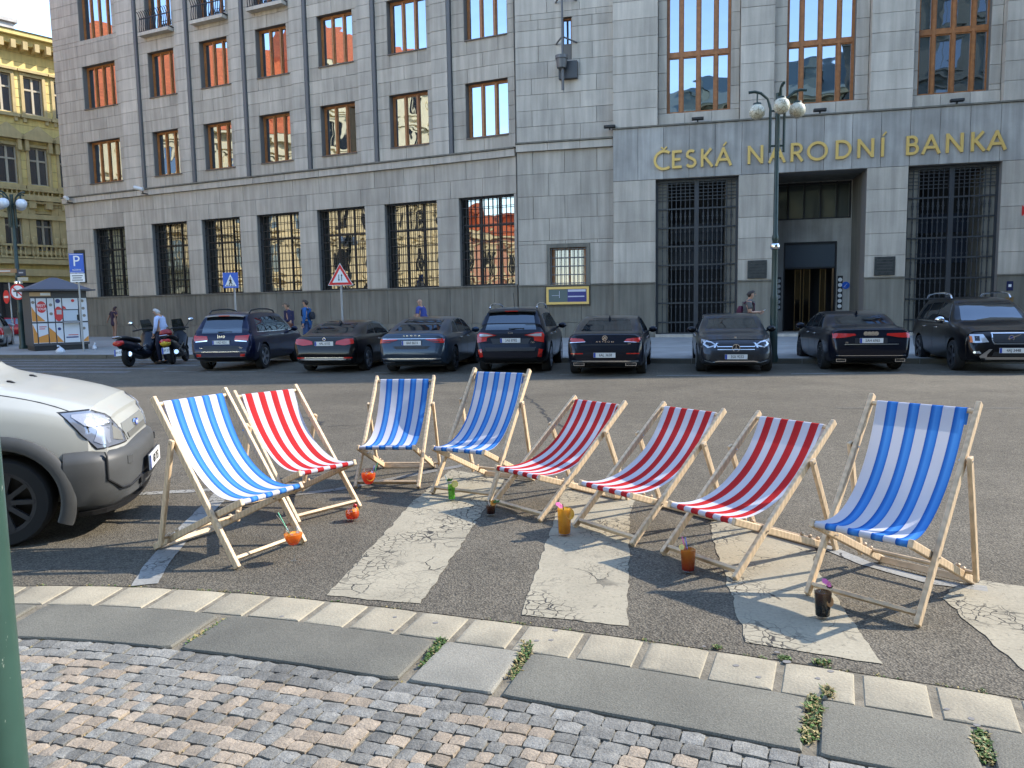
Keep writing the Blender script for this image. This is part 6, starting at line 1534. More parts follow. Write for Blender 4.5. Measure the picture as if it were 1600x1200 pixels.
def globe_mat():
    m = pm('crazed_globe_glass', (.62,.57,.42), .25, coat=.4); nt = m.node_tree; N = nt.nodes; L = nt.links; b = N['Principled BSDF']
    tc = N.new('ShaderNodeTexCoord'); v = N.new('ShaderNodeTexVoronoi'); v.feature = 'DISTANCE_TO_EDGE'; v.inputs['Scale'].default_value = 11; L.new(tc.outputs['Object'], v.inputs[0])
    mr = N.new('ShaderNodeMapRange'); mr.inputs[2].default_value = .06; L.new(v.outputs['Distance'], mr.inputs[0])
    mx = N.new('ShaderNodeMix'); mx.data_type = 'RGBA'; L.new(mr.outputs[0], mx.inputs[0]); mx.inputs[6].default_value = (.22,.19,.12,1); mx.inputs[7].default_value = (.60,.56,.42,1); L.new(mx.outputs[2], b.inputs['Base Color'])
    return m
GLOBE = globe_mat(); GLOBEW = pm('white_globe_glass', (.62,.64,.68), .2, coat=.5)
def globe_lamp(label, base, H_, r_, arms, gm, gr):
    t = thing('street_lamp', label, 'street lamp', base, 0, 'globe street lamps')
    mb = MB(); mb.lathe([(r_*2.0,0),(r_*2.0,.12),(r_*1.6,.2),(r_*1.5,1.5),(r_*1.6,1.55),(r_*1.25,1.62),(r_*1.15,2.9),(r_*1.35,2.93),(r_*1.35,3.0),(r_,3.05),(r_*.85,H_-1.0),(r_*.85,H_)], 16); mb.build('pole', GREENP, t, smooth=True)
    mb = MB(); mb.lathe([(r_*1.6,2.70),(r_*1.9,2.73),(r_*1.9,2.80),(r_*1.6,2.83)], 16); mb.build('collar', CHROME, t, smooth=True)
    for a in arms:
        c, s_ = math.cos(R_(a)), math.sin(R_(a))
        mb = MB(); o = .16
        mb.tube([(c*o,s_*o,H_-1.35),(c*o,s_*o,H_-.35),(c*(o+.06),s_*(o+.06),H_-.12),(c*(o+.22),s_*(o+.22),H_+.02),(c*(o+.36),s_*(o+.36),H_+.06),(c*(o+.50),s_*(o+.50),H_+.05)], .034, 8)
        mb.box(0,o,-.02,.02,-.02,.02,Matrix.Translation((0,0,H_-1.2)) @ Matrix.Rotation(R_(a),4,'Z')).box(0,o,-.02,.02,-.02,.02,Matrix.Translation((0,0,H_-.4)) @ Matrix.Rotation(R_(a),4,'Z'))
        mb.tube([(c*(o+.30),s_*(o+.30),H_+.04),(c*(o+.30),s_*(o+.30),H_-.22)], .018, 6); ar = mb.build('arm', GREENP, t, smooth=True)
        g = MB(); g.ball((c*(o+.30),s_*(o+.30),H_-.40), gr, 24); g.build('globe', gm, ar, smooth=True)
        g = MB(); g.lathe([(.0,H_-.19),(.09,H_-.20),(.10,H_-.25)], 14, Matrix.Translation((c*(o+.30),s_*(o+.30),0))); g.build('cap', GREENP, ar, smooth=True)
    return t
p = G(1208,566,.12); dl = (p - Vector((0,0,EYE))).length
pz = AT(1215,142,p.y).z - .12
globe_lamp('tall dark green lamp post with three crazed globes before the bank entrance', p, pz-.05, .058, (170,262,358), GLOBE, .185)
p = G(37,545,.12); pz = AT(12,300,p.y).z - .12
globe_lamp('tall dark green lamp post with white globes at the far left', p, pz-.1, .085, (185,265,350,80), GLOBEW, .21)
LP2 = p
GALV = pm('galvanised_pole', (.30,.31,.32), .45, .6); SIGNB = pm('sign_back', (.35,.35,.36), .5, .3)
def sign_post(label, base, H_, group=None):
    t = thing('road_sign', label, 'road sign', base, 0, group)
    mb = MB(); mb.tube([(0,0,0),(0,0,H_)], .033, 10); mb.build('post', GALV, t, smooth=True); return t
def facing(t, z, yaw=0): return Matrix.Translation((0,-.04,z)) @ Matrix.Rotation(yaw,4,'Z')
# parking sign
p = G(131,549,.12); t = sign_post('blue square parking sign with a white P and a white panel beneath, by the kiosk', p, 3.42)
F_ = facing(t, 3.0)
mb = MB(); mb.box(-.27,.27,-.02,0,-.03,.70-.0,F_); pl = mb.build('sign_face', BLUEP, t)
mb = MB(); mb.box(-.25,.25,-.0225,-.0205,.655,.67,F_).box(-.25,.25,-.0225,-.0205,-.01,.005,F_); mb.build('rim', WHITE, pl)
text_obj('lettering', 'P', .56, WHITE, pl, F_ @ face_M((0,-.024,.40),(1,0,0),(0,0,1))); text_obj('lettering', 'REZERVE', .085, WHITE, pl, F_ @ face_M((0,-.024,.08),(1,0,0),(0,0,1)))
mb = MB(); mb.box(-.27,.27,-.02,0,-.37,-.05,F_); pl = mb.build('panel', WHITE, t)
mb = MB(); mb.box(-.2,.2,-.024,-.021,-.15,-.12,F_).box(-.18,.16,-.024,-.021,-.23,-.20,F_).box(-.2,.2,-.024,-.021,-.31,-.28,F_); mb.build('print', INK, pl)
# pedestrian crossing sign
p = AT(368,480,26.5); t = sign_post('blue square crossing sign with a walking figure, above the navy car', (p.x,p.y,.12), AT(361,428,26.5).z-.12)
z = AT(361,450,26.5).z-.12; F_ = facing(t, z); F_ = Matrix.Translation((-.1,0,0)) @ F_
mb = MB(); mb.box(-.26,.26,-.02,0,0,.52,F_); pl = mb.build('sign_face', BLUEP, t)
mb = MB(); mb.add([(-.20,-.0225,.06),(.20,-.0225,.06),(0,-.0225,.46),(-.20,-.020,.06),(.20,-.020,.06),(0,-.020,.46)],[(0,1,2),(5,4,3),(0,3,4,1),(1,4,5,2),(2,5,3,0)],M=F_); tr = mb.build('triangle', WHITE, pl)
mb = MB(); mb.tube([(0,-.03,.30),(0,-.03,.21)], .02, 6, F_); mb.ball((0,-.03,.335), .022, 8, F_); mb.tube([(0,-.03,.21),(-.05,-.03,.12)], .013, 6, F_); mb.tube([(0,-.03,.21),(.055,-.03,.13)], .013, 6, F_); mb.tube([(.0,-.03,.285),(.05,-.03,.22)], .010, 6, F_); mb.tube([(0,-.03,.285),(-.05,-.03,.235)], .010, 6, F_)
for k in range(4): mb.box(-.15+.08*k,-.10+.08*k,-.026,-.0228,.075,.105,F_)
mb.build('walking_figure', INK, tr)
# two way traffic triangle
p = AT(535,500,24.5); t = sign_post('red bordered triangle sign with two opposing arrows, above the black coupe', (p.x,p.y,.12), AT(533,425,24.5).z-.12)
z = AT(533,445,24.5).z-.12; F_ = facing(t, z)
def tri(s_, y0, y1, zb): h = s_*.866; return ([(-s_/2,y0,zb),(s_/2,y0,zb),(0,y0,zb+h),(-s_/2,y1,zb),(s_/2,y1,zb),(0,y1,zb+h)],[(0,1,2),(5,4,3),(0,3,4,1),(1,4,5,2),(2,5,3,0)])
for nm, s_, y0, y1, zb, mt in (('back',.80,-.02,.0,-.02,WHITE),('sign_face',.75,-.024,-.0205,-.003,REDP),('field',.50,-.028,-.0245,.07,WHITE)):
    mb = MB(); v_, f_ = tri(s_,y0,y1,zb); mb.add(v_,f_,M=F_); mb.build(nm, mt, t)
mb = MB(); mb.box(-.055,-.035,-.032,-.0285,.15,.32,F_).box(.035,.055,-.032,-.0285,.13,.30,F_)
mb.add([(-.075,-.032,.17),(-.015,-.032,.17),(-.045,-.032,.11),(.015,-.032,.28),(.075,-.032,.28),(.045,-.032,.34)],[(0,2,1),(3,4,5)],M=F_); mb.build('arrows', INK, t)
# round signs on the far left lamp post, and the no entry sign
t = thing('road_sign', 'round white sign with red border forbidding the right turn, on the far left lamp post', 'road sign', (LP2.x,LP2.y-.16,0)); z = AT(28,456,LP2.y-.16).z; dx = AT(28,456,LP2.y-.16).x-LP2.x
Tm = Matrix.Translation((dx,0,z)) @ Matrix.Rotation(math.pi/2,4,'X')
mb = MB(); mb.lathe([(0,-.01),(.33,-.01),(.33,.01),(0,.01)], 30, Tm); mb.build('disc', REDP, t); mb = MB(); mb.lathe([(0,.0105),(.26,.0105),(.26,.014),(0,.014)], 30, Tm); mb.build('field', WHITE, t)
mb = MB(); T2 = Matrix.Translation((dx,-.02,z)); mb.box(-.06,-.01,-.004,0,-.18,.06,T2).box(-.06,.10,-.004,0,.02,.07,T2); mb.add([(.10,-.004,-.03),(.10,-.004,.13),(.20,-.004,.05),(.10,0,-.03),(.10,0,.13),(.20,0,.05)],[(0,2,1),(3,4,5)],M=T2); mb.build('arrow', INK, t)
mb = MB(); mb.bar((-.20,-.008,.20),(.20,-.008,-.20),.05,.004,T2,up=(0,1,0)); mb.build('slash', REDP, t)
p = G(22,537,.12); t = sign_post('red no entry disc with a white bar on a thin post at the far left', p, 3.0); z = AT(11,464,p.y).z-.12; dx = AT(11,464,p.y).x-p.x
Tm = Matrix.Translation((dx,-.05,z)) @ Matrix.Rotation(R_(-35),4,'Z') @ Matrix.Rotation(math.pi/2,4,'X')
mb = MB(); mb.lathe([(0,-.01),(.33,-.01),(.33,.01),(0,.01)], 30, Tm); mb.build('disc', REDP, t); mb = MB(); mb.box(-.24,.24,-.05,.05,.0105,.014,Tm); mb.build('bar', WHITE, t)
mb = MB(); mb.box(min(0,dx),max(0,dx),-.04,-.0,z-.03,z+.03); mb.build('bracket', GALV, t)
# small direction boards on the far left lamp post
for (x0,x1,y0,y1,mt,lb) in ((-6,26,420,427,pm('brown_board',(.30,.16,.07),.5),'brown and white direction board on the far left lamp post'),(28,40,421,431,pm('dark_board',(.03,.035,.05),.5),'small dark board on the far left lamp post'),(28,44,433,439,pm('pale_board',(.40,.35,.24),.5),'small pale board under the dark one on the far left lamp post')):
    a = AT(x0,y1,LP2.y-.12); b = AT(x1,y0,LP2.y-.12); t = thing('direction_board', lb, 'sign', a, 0, 'direction boards on the lamp post')
    mb = MB(); mb.box(0,b.x-a.x,-.02,.0,0,b.z-a.z); mb.build('board', mt, t); mb = MB(); mb.box(.06,(b.x-a.x)*.7,-.024,-.021,(b.z-a.z)*.4,(b.z-a.z)*.6); mb.build('print', WHITE if x0 < 0 else SIGNB, t)
# advertising kiosk
kA = G(53,549,.12); kB = G(141,545,.12); e = (kB-kA); KW = e.length; ka = math.atan2(e.y,e.x); KH = 2.35; KD = 1.7
k = thing('kiosk', 'small street kiosk covered in white and orange advertising panels, grey hipped roof', 'kiosk', kA, ka)
KG = pm('kiosk_frame', (.05,.05,.055), .5); KW_ = pm('kiosk_white_print', (.55,.56,.58), .4); KO = pm('kiosk_orange_print', (.55,.22,.04), .4); KR = pm('kiosk_red_print', (.50,.03,.03), .4); KB = pm('kiosk_navy_print', (.03,.04,.14), .4); KGR = pm('kiosk_food_print', (.22,.18,.14), .5)
mb = MB(); mb.box(0,KW,0,KD,.2,KH); mb.build('body', KG, k); mb = MB(); mb.box(.05,KW-.05,.05,KD-.05,0,.2); mb.build('base', BLACK, k)
cols = [0,.09,.28,.41,.545,.84,1.0]
def kpan(i, z0, z1, mt=KW_):
    mb = MB(); mb.box(cols[i]*KW+.02,cols[i+1]*KW-.02,-.03,-.002,z0,z1); return mb.build('panel', mt, k)
pans = {}
for i in range(6):
    if i != 4: pans[(i,1)] = kpan(i,1.14,2.06)
    pans[(i,0)] = kpan(i,.30,1.08)
pans[(4,1)] = kpan(4,1.62,2.06)
def kdisc(par, x, z, r_, mt, sz=1.0, y=-.034):
    mb = MB(); mb.lathe([(0,-.003),(r_,-.003),(r_,.003),(0,.003)], 18, Matrix.Translation((x*KW,y,z)) @ Matrix.Rotation(math.pi/2,4,'X') @ Matrix.Diagonal((1,sz,1,1))); return mb.build('print', mt, par)
def kpoly(par, pts, mt, y=-.0325):
    mb = MB(); n = len(pts); mb.add([(p_[0]*KW,y,p_[1]) for p_ in pts]+[(p_[0]*KW,-.0302,p_[1]) for p_ in pts], [list(range(n)),list(range(n,2*n))[::-1]]+[(j,n+j,n+(j+1)%n,(j+1)%n) for j in range(n)]); return mb.build('print', mt, par)
kdisc(pans[(1,1)], .185, 1.72, .17, KR, 1.35)
text_obj('lettering', 'BEST', .13, WHITE, pans[(1,1)], face_M((.185*KW,-.040,1.78),(1,0,0),(0,0,1))); text_obj('lettering', 'TOUR', .13, WHITE, pans[(1,1)], face_M((.185*KW,-.040,1.64),(1,0,0),(0,0,1)))
kpoly(pans[(0,1)], [(.012,1.16),(.08,1.16),(.08,1.5),(.012,1.75)], KO); kpoly(pans[(1,1)], [(.10,1.16),(.24,1.16),(.10,1.45)], KO); kpoly(pans[(0,0)], [(.012,.32),(.08,.32),(.08,.7),(.012,1.05)], KO)
kpoly(pans[(1,0)], [(.10,.32),(.27,.32),(.27,.66),(.10,.55)], KO); kpoly(pans[(2,0)], [(.29,.32),(.40,.32),(.40,.70),(.29,.92)], KO); kpoly(pans[(3,0)], [(.42,.32),(.535,.32),(.42,.62)], KO); kpoly(pans[(5,0)], [(.86,.32),(.985,.32),(.985,.55)], KO)
kdisc(pans[(3,1)], .475, 1.44, .155, KR, 1.9); kdisc(pans[(3,1)], .475, 1.95, .085, KB); kpoly(pans[(3,1)], [(.44,1.42),(.53,1.42),(.53,1.60),(.44,1.60)], SIGNB, -.040)
kpoly(pans[(4,1)], [(.555,1.63),(.62,1.63),(.60,1.72),(.555,1.76)], KR); kdisc(pans[(4,1)], .74, 1.96, .06, KR)
for i, z, x in ((2,1.8,.345),(2,1.45,.345),(5,1.95,.91),(5,1.65,.92),(5,1.36,.93),(5,.85,.91),(3,.85,.47),(0,1.9,.045)): kdisc(pans[(i,1 if z > 1.1 else 0)], x, z, .06, KGR if i != 3 else KB)
mb = MB(); mb.box(.12*KW,.25*KW,-.036,-.032,.93,.96).box(.12*KW,.22*KW,-.036,-.032,.85,.88); mb.build('print', KR, pans[(1,0)])
mb = MB(); mb.box(.58*KW,.80*KW,-.036,-.032,.48,.53); mb.build('print', KB, pans[(4,0)]); mb = MB(); mb.box(.62*KW,.80*KW,-.036,-.032,.58,.61); mb.build('print', KR, pans[(4,0)])
mb = MB(); mb.box(cols[4]*KW+.03,cols[5]*KW-.03,-.01,-.003,1.16,1.58); hb = mb.build('serving_hatch', pm('hatch_blue_white',(.42,.47,.52),.4), k)
mb = MB(); mb.box(.80*KW,.835*KW,-.02,-.011,1.18,1.4); mb.build('print', INK, hb)
mb = MB(); mb.box(cols[4]*KW-.02,KW-.16*KW+.05,-.28,0,1.09,1.13); mb.build('counter', SIGNB, k)
mb = MB(); mb.box(0,.36*KW,-.05,.0,2.14,2.30); fb = mb.build('fascia_sign', pm('kiosk_tan',(.50,.33,.17),.5), k); mb = MB(); mb.box(.18*KW,.35*KW,-.054,-.051,2.17,2.27); mb.build('print', WHITE, fb)
mb = MB(); mb.box(-.25,KW+.25,-.45,KD+.25,KH,KH+.06); mb.build('eaves', KG, k)
mb = MB(); o = -.15; mb.add([(o,-.35,KH+.06),(KW-o,-.35,KH+.06),(KW-o,KD+.15,KH+.06),(o,KD+.15,KH+.06),(KW*.5-.12,KD*.45,KH+.55),(KW*.5+.12,KD*.45,KH+.55)],[(0,1,5,4),(1,2,5),(2,3,4,5),(3,0,4)]); mb.build('roof', pm('kiosk_roof_grey',(.09,.09,.11),.6), k)
# refuse bags by the kiosk
BAG = pm('white_plastic_bag', (.50,.53,.57), .35)
def bag(px, py, sx, sz, lb):
    p = G(px,py,.12); t = thing('plastic_bag', lb, 'bag', p, rnd.uniform(0,6), 'plastic bags by the kiosk'); mb = MB(); n = 12; secs = []
    for i in range(7):
        u = i/6; rr_ = sx*(math.sin(math.pi*min(1,u*.85+.15))**.6)*(1-u*.55); secs.append([(rr_*math.cos(6.283*j/n)*(1+.2*noise.noise(Vector((j*.7,i*.6,px)))), rr_*.8*math.sin(6.283*j/n)*(1+.2*noise.noise(Vector((j*.9,i*.5,px+3)))), sz*u) for j in range(n)])
    mb.loft(secs); mb.build('bag_body', BAG, t, smooth=True); mb = MB(); mb.tube([(0,0,sz*.95),(.04,.03,sz*1.15),(.09,.02,sz*1.12)], [.03,.02,.04], 6); mb.build('tied_neck', BAG, t, smooth=True)
bag(95,552,.20,.24,'white plastic bag on the paving in front of the kiosk'); bag(148,546,.14,.22,'crumpled pale bag at the right foot of the kiosk')
# scooters
def scooter(label, rear_px, front_px, main, accent, ptxt, lean=-5):
    A = G(*rear_px); B = G(*front_px); e = B-A; a = math.atan2(e.y,e.x)
    t = thing('scooter', label, 'scooter', A, a, 'scooters parked by the kerb'); t.rotation_euler = (R_(lean),0,a)
    WB = 1.45; R1 = .27
    ty = MB(); T_ = Matrix.Rotation(math.pi/2,4,'X'); ty.lathe([(R1*.62,-.06),(R1*.9,-.065),(R1,-.03),(R1,.03),(R1*.9,.065),(R1*.62,.06),(R1*.62,-.06)], 22, T_); tm = ty.mesh('tyre', RUBBER, True, 40)
    ri = MB(); ri.lathe([(0,-.03),(R1*.6,-.03),(R1*.6,.03),(0,.03)], 18, T_)
    for q in range(5): ri.bar((0,-.035,0),(R1*.58*math.cos(q*1.257),-.035,R1*.58*math.sin(q*1.257)),.03,.02,up=(0,1,0)); ri.bar((0,.035,0),(R1*.58*math.cos(q*1.257),.035,R1*.58*math.sin(q*1.257)),.03,.02,up=(0,1,0))
    rm = ri.mesh('rim', DKALLOY, False)
    for x in (0,WB): w = pivot('wheel', t, (x,0,R1)); link('tyre', tm, w); link('rim', rm, w)
    def el(x, w_, z0, z1, n=12): return [(x, w_*math.cos(6.283*j/n), (z0+z1)/2+(z1-z0)/2*math.sin(6.283*j/n)) for j in range(n)]
    mb = MB(); mb.loft([el(-.42,.05,.72,.80),el(-.34,.13,.60,.82),el(-.1,.19,.45,.80),el(.2,.20,.38,.76),el(.5,.20,.20,.66),el(.75,.19,.16,.40),el(.95,.20,.18,.46)]); mb.build('body', main, t, smooth=True)
    mb = MB(); mb.loft([el(.93,.15,.2,.55),el(1.05,.24,.30,.80),el(1.16,.26,.45,1.02),el(1.30,.20,.55,.98),el(1.42,.08,.62,.84)]); mb.build('front_fairing', main, t, smooth=True)
    mb = MB(); mb.loft([el(-.34,.10,.82,.90),el(-.1,.17,.78,.92),el(.2,.18,.74,.86),el(.5,.15,.68,.82),el(.68,.08,.66,.76)]); mb.build('seat', pm('seat_vinyl',(.012,.012,.013),.55), t, smooth=True)
    mb = MB(); mb.loft([[(1.28,y*.20,.98),(1.30,y*.20,.98)] + [(1.16,y*.15,1.36),(1.14,y*.15,1.36)] for y in (-1,-.5,0,.5,1)]); mb.build('windscreen', clear_glass('scooter_screen',(.35,.4,.42),.2), t, smooth=True)
    mb = MB(); mb.tube([(1.02,-.36,1.05),(1.10,-.12,1.08),(1.10,.12,1.08),(1.02,.36,1.05)], .022, 8); mb.build('handlebar', BLACK, t, smooth=True)
    for s_ in (-1,1):
        mb = MB(); mb.tube([(1.08,s_*.24,1.08),(1.12,s_*.40,1.26)], .010, 6); mb.ball((1.12,s_*.44,1.30), .09, 12, sc=(.25,1,.65)); m_ = mb.build('mirror', BLACK, t, smooth=True)
        mb = MB(); mb.ball((1.100,s_*.44,1.30), .078, 12, sc=(.18,1,.62)); mb.build('mirror_glass', pm('mirror_face',(.65,.72,.80),.05,.9), m_, smooth=True)
    mb = MB(); mb.tube([(1.10,0,.8),(WB,0,R1)], .03, 8); mb.tube([(1.28,.09,.55),(WB,.09,R1)], .025, 8); mb.tube([(1.28,-.09,.55),(WB,-.09,R1)], .025, 8); mb.build('fork', BLACK, t, smooth=True)
    mb = MB(); mb.loft([[(WB+.31*math.cos(q),-.075,R1+.31*math.sin(q)),(WB+.31*math.cos(q),.075,R1+.31*math.sin(q)),(WB+.33*math.cos(q),.05,R1+.33*math.sin(q)),(WB+.33*math.cos(q),-.05,R1+.33*math.sin(q))] for q in [R_(v) for v in range(20,170,15)]]); mb.build('mudguard', main, t, smooth=True)
    mb = MB(); mb.tube([(.35,-.20,.24),(.05,-.24,.28),(-.25,-.25,.36)], [.03,.05,.065], 10); mb.build('exhaust', BLACK, t, smooth=True); mb = MB(); mb.tube([(-.25,-.25,.36),(-.30,-.25,.37)], .068, 12); mb.build('exhaust_tip', CHROME, t, smooth=True)
    mb = MB(); mb.loft([el(-.46,.06,.66,.74),el(-.42,.15,.62,.78),el(-.34,.17,.62,.80)]); mb.build('tail_lamp', accent, t, smooth=True)
    mb = MB(); mb.tube([(-.38,-.13,.86),(-.44,-.10,.89),(-.44,.10,.89),(-.38,.13,.86)], .016, 6); mb.build('grab_rail', CHROME, t, smooth=True)
    mb = MB(); mb.loft([el(-.42,.03,.50,.54),el(-.44,.05,.44,.50),el(-.42,.04,.36,.40)]); mb.build('plate_bracket', BLACK, t)
    pl = plate(t, -.47, 0, .44, ptxt, -1, w=.22, h=.19, tilt=R_(-12))
    mb = MB(); mb.tube([(-.0,-.1,.45),(0,-.1,R1)], .03, 8); mb.tube([(0,.11,.5),(0,.11,R1)], .03, 8); mb.build('shock_absorber', CHROME, t, smooth=True)
    mb = MB(); mb.bar((.15,-.205,.42),(.75,-.215,.62),.012,.03); mb.build('side_strip', CHROME, t)
    mb = MB(); mb.tube([(.5,.18,.2),(.38,.3,.02)], .014, 6); mb.build('stand', BLACK, t)
    return t
NAVYB = paint('scooter_navy_paint', (.010,.013,.022), .3)
scooter('dark touring scooter with chrome exhaust tip, nearest the kiosk', (203,573), (246,567), NAVYB, TAIL, '8H 51', -6)
sc2 = scooter('black scooter with red and yellow tail, half hidden beside the navy car', (270,569), (306,560), BLK, TAIL, '3P 27', -6)
mb = MB(); mb.ball((-.36,0,.66), .15, 12, sc=(.8,1.1,.7)); mb.build('yellow_tail_panel', pm('yellow_plastic',(.55,.38,.03),.4), sc2, smooth=True)
mb = MB(); mb.ball((-.15,0,.95), .16, 12, sc=(1.1,1.2,.8)); mb.build('top_box', pm('dark_red_plastic',(.25,.015,.015),.4), sc2, smooth=True)
# ================================================================ people
SKIN = pm('skin', (.42,.24,.16), .55); SKIN2 = pm('tanned_skin', (.30,.16,.10), .55)
def skin_obj(name, nodes, edges, mat, parent, root, lev=2):
    me = bpy.data.meshes.new(name); keys = list(nodes); ix = {k_: i for i, k_ in enumerate(keys)}
    me.from_pydata([nodes[k_][:3] for k_ in keys], [(ix[a], ix[b]) for a, b in edges], [])
    o = bpy.data.objects.new(name, me); COL.objects.link(o)
    m = o.modifiers.new('skin','SKIN'); m.use_smooth_shade = True
    sd = o.data.skin_vertices[0].data
    for i, k_ in enumerate(keys):
        r_ = nodes[k_][3]; sd[i].radius = (r_, nodes[k_][4] if len(nodes[k_]) > 4 else r_); sd[i].use_root = (k_ == root)
    s_ = o.modifiers.new('sub','SUBSURF'); s_.levels = lev; s_.render_levels = lev
    bake(o); o.data.materials.clear(); o.data.materials.append(mat); o.data.polygons.foreach_set('use_smooth', [True]*len(o.data.polygons)); o.parent = parent
    return o
def person(label, loc, yaw, cloth, pose=None, H_=1.75, hair=(.03,.02,.015), group='people on the pavement', skin=None, long_hair=False, bald=False, dress=False, extra=None):
    """faces +x in local space"""
    t = thing('person', label, 'person', loc, yaw, group); t.scale = (H_/1.76,)*3; sk = skin or SKIN
    J = dict(pelvis=(0,0,.95,.125,.16), waist=(0,0,1.10,.105,.14), chest=(.01,0,1.30,.115,.17), neck0=(.0,0,1.45,.075,.10), neck=(.015,0,1.50,.055), head0=(.03,0,1.57,.068,.066), head=(.035,0,1.66,.094,.078), crown=(.02,0,1.725,.062,.056),
      lsh=(0,.175,1.42,.058), lel=(-.03,.23,1.14,.043), lwr=(.04,.24,.90,.030), rsh=(0,-.175,1.42,.058), rel=(-.03,-.23,1.14,.043), rwr=(.04,-.24,.90,.030),
      lhip=(0,.09,.90,.095), lkn=(.04,.10,.50,.062), lan=(-.02,.10,.09,.043), lto=(.12,.115,.035,.036), rhip=(0,-.09,.90,.095), rkn=(-.0,-.10,.50,.062), ran=(-.08,-.10,.09,.043), rto=(.06,-.115,.035,.036))
    for k_, v in (pose or {}).items(): J[k_] = tuple(v) + tuple(J[k_][len(v):])
    E_ = [('pelvis','waist'),('waist','chest'),('chest','neck0'),('neck0','neck'),('neck','head0'),('head0','head'),('head','crown')]
    for s_ in 'lr': E_ += [('neck0',s_+'sh'),(s_+'sh',s_+'el'),(s_+'el',s_+'wr'),('pelvis',s_+'hip'),(s_+'hip',s_+'kn'),(s_+'kn',s_+'an'),(s_+'an',s_+'to')]
    N_ = dict(J)
    for s_ in 'lr':     # palm, fingers and thumb
        e_ = Vector(J[s_+'el'][:3]); w = Vector(J[s_+'wr'][:3]); d = (w-e_).normalized(); sd = Vector((d.z,0,-d.x)); sd = sd.normalized() if sd.length > .1 else Vector((1,0,0))
        pm_ = w+d*.06; N_[s_+'palm'] = (*pm_,.032,.018); E_.append((s_+'wr',s_+'palm'))
    body = skin_obj('body', N_, E_, sk, t, 'pelvis', 1)
    hands = MB()
    for s_ in 'lr':
        e_ = Vector(J[s_+'el'][:3]); w = Vector(J[s_+'wr'][:3]); d = (w-e_).normalized(); sd = Vector((d.z,0,-d.x)); sd = sd.normalized() if sd.length > .1 else Vector((1,0,0)); nrm = d.cross(sd)*(1 if s_ == 'l' else -1)
        for k_, (o_, l_) in enumerate(((-.028,.068),(-.01,.08),(.01,.075),(.028,.058))):
            a = w+d*.075+sd*o_; hands.tube([a, a+d*l_*.5+nrm*.004, a+d*l_*.85+nrm*.022], [.0095,.009,.007], 6)
        a = w+d*.03+sd*.026; hands.tube([a, a+d*.03+sd*.026, a+d*.06+sd*.03+nrm*.01], [.011,.010,.008], 6)
    h = Vector(J['head'][:3]); hands.ball((h.x+.098,h.y,h.z-.012), .017, 8, sc=(1,.7,1.3))
    for s_ in (-1,1): hands.ball((h.x-.005,h.y+s_*.080,h.z-.01), .026, 8, sc=(.6,.35,1.1))
    hands.build('hands_and_face', sk, body, smooth=True)
    fe = MB()
    for s_ in (-1,1): fe.ball((h.x+.085,h.y+s_*.034,h.z+.014), .011, 6)
    fe.box(h.x+.080,h.x+.090,h.y-.022,h.y+.022,h.z-.062,h.z-.054); fe.build('eyes_and_mouth', pm('dark_feature',(.05,.02,.02),.4), body)
    def grow(names, d): return {k_: (*J[k_][:3],) + tuple(r_+d for r_ in J[k_][3:]) for k_ in names}
    top = grow(['pelvis','waist','chest','neck0','lsh','rsh'], .016); top['neck0'] = (*J['neck0'][:3],.078,.10)
    for s_ in 'lr':
        a = Vector(J[s_+'sh'][:3]); b = Vector(J[s_+'el'][:3]); c = Vector(J[s_+'wr'][:3])
        if cloth.get('long'): top[s_+'el'] = (*b,.056); q = b.lerp(c,.9); top[s_+'cuff'] = (*q,.044)
        else: q = a.lerp(b,.72); top[s_+'el'] = (*q,.066)
    TE = [('pelvis','waist'),('waist','chest'),('chest','neck0'),('neck0','lsh'),('lsh','lel'),('neck0','rsh'),('rsh','rel')]
    if cloth.get('long'): TE += [('lel','lcuff'),('rel','rcuff')]
    if dress:
        top['hem'] = (J['pelvis'][0],J['pelvis'][1],.66,.17,.22); TE.append(('pelvis','hem'))
    if cloth.get('untucked'): top['hem'] = (J['pelvis'][0],J['pelvis'][1],.84,.145,.18); TE.append(('pelvis','hem'))
    skin_obj('dress' if dress else 'shirt', top, TE, cloth['top'], t, 'chest')
    if not dress:
        leg = grow(['pelvis','lhip','rhip','lkn','rkn','lan','ran'], .016); leg['pelvis'] = (*J['pelvis'][:3],.132,.165)
        if cloth.get('shorts'):
            for s_ in 'lr': leg[s_+'an'] = (*Vector(J[s_+'kn'][:3]).lerp(Vector(J[s_+'hip'][:3]),.02),.085); leg[s_+'kn'] = (*Vector(J[s_+'kn'][:3]).lerp(Vector(J[s_+'hip'][:3]),.4),.09)
        skin_obj('trousers' if not cloth.get('shorts') else 'shorts', leg, [('pelvis','lhip'),('lhip','lkn'),('lkn','lan'),('pelvis','rhip'),('rhip','rkn'),('rkn','ran')], cloth['bottom'], t, 'pelvis')
    sh = MB()
    for s_ in 'lr':
        a = Vector(J[s_+'an'][:3]); b = Vector(J[s_+'to'][:3]); sh.ball(((a.x+b.x)/2-.01,(a.y+b.y)/2,.048), .15, 10, sc=(1.0,.38,.33))
    sh.build('shoes', cloth.get('shoes',BLACK), t, smooth=True)
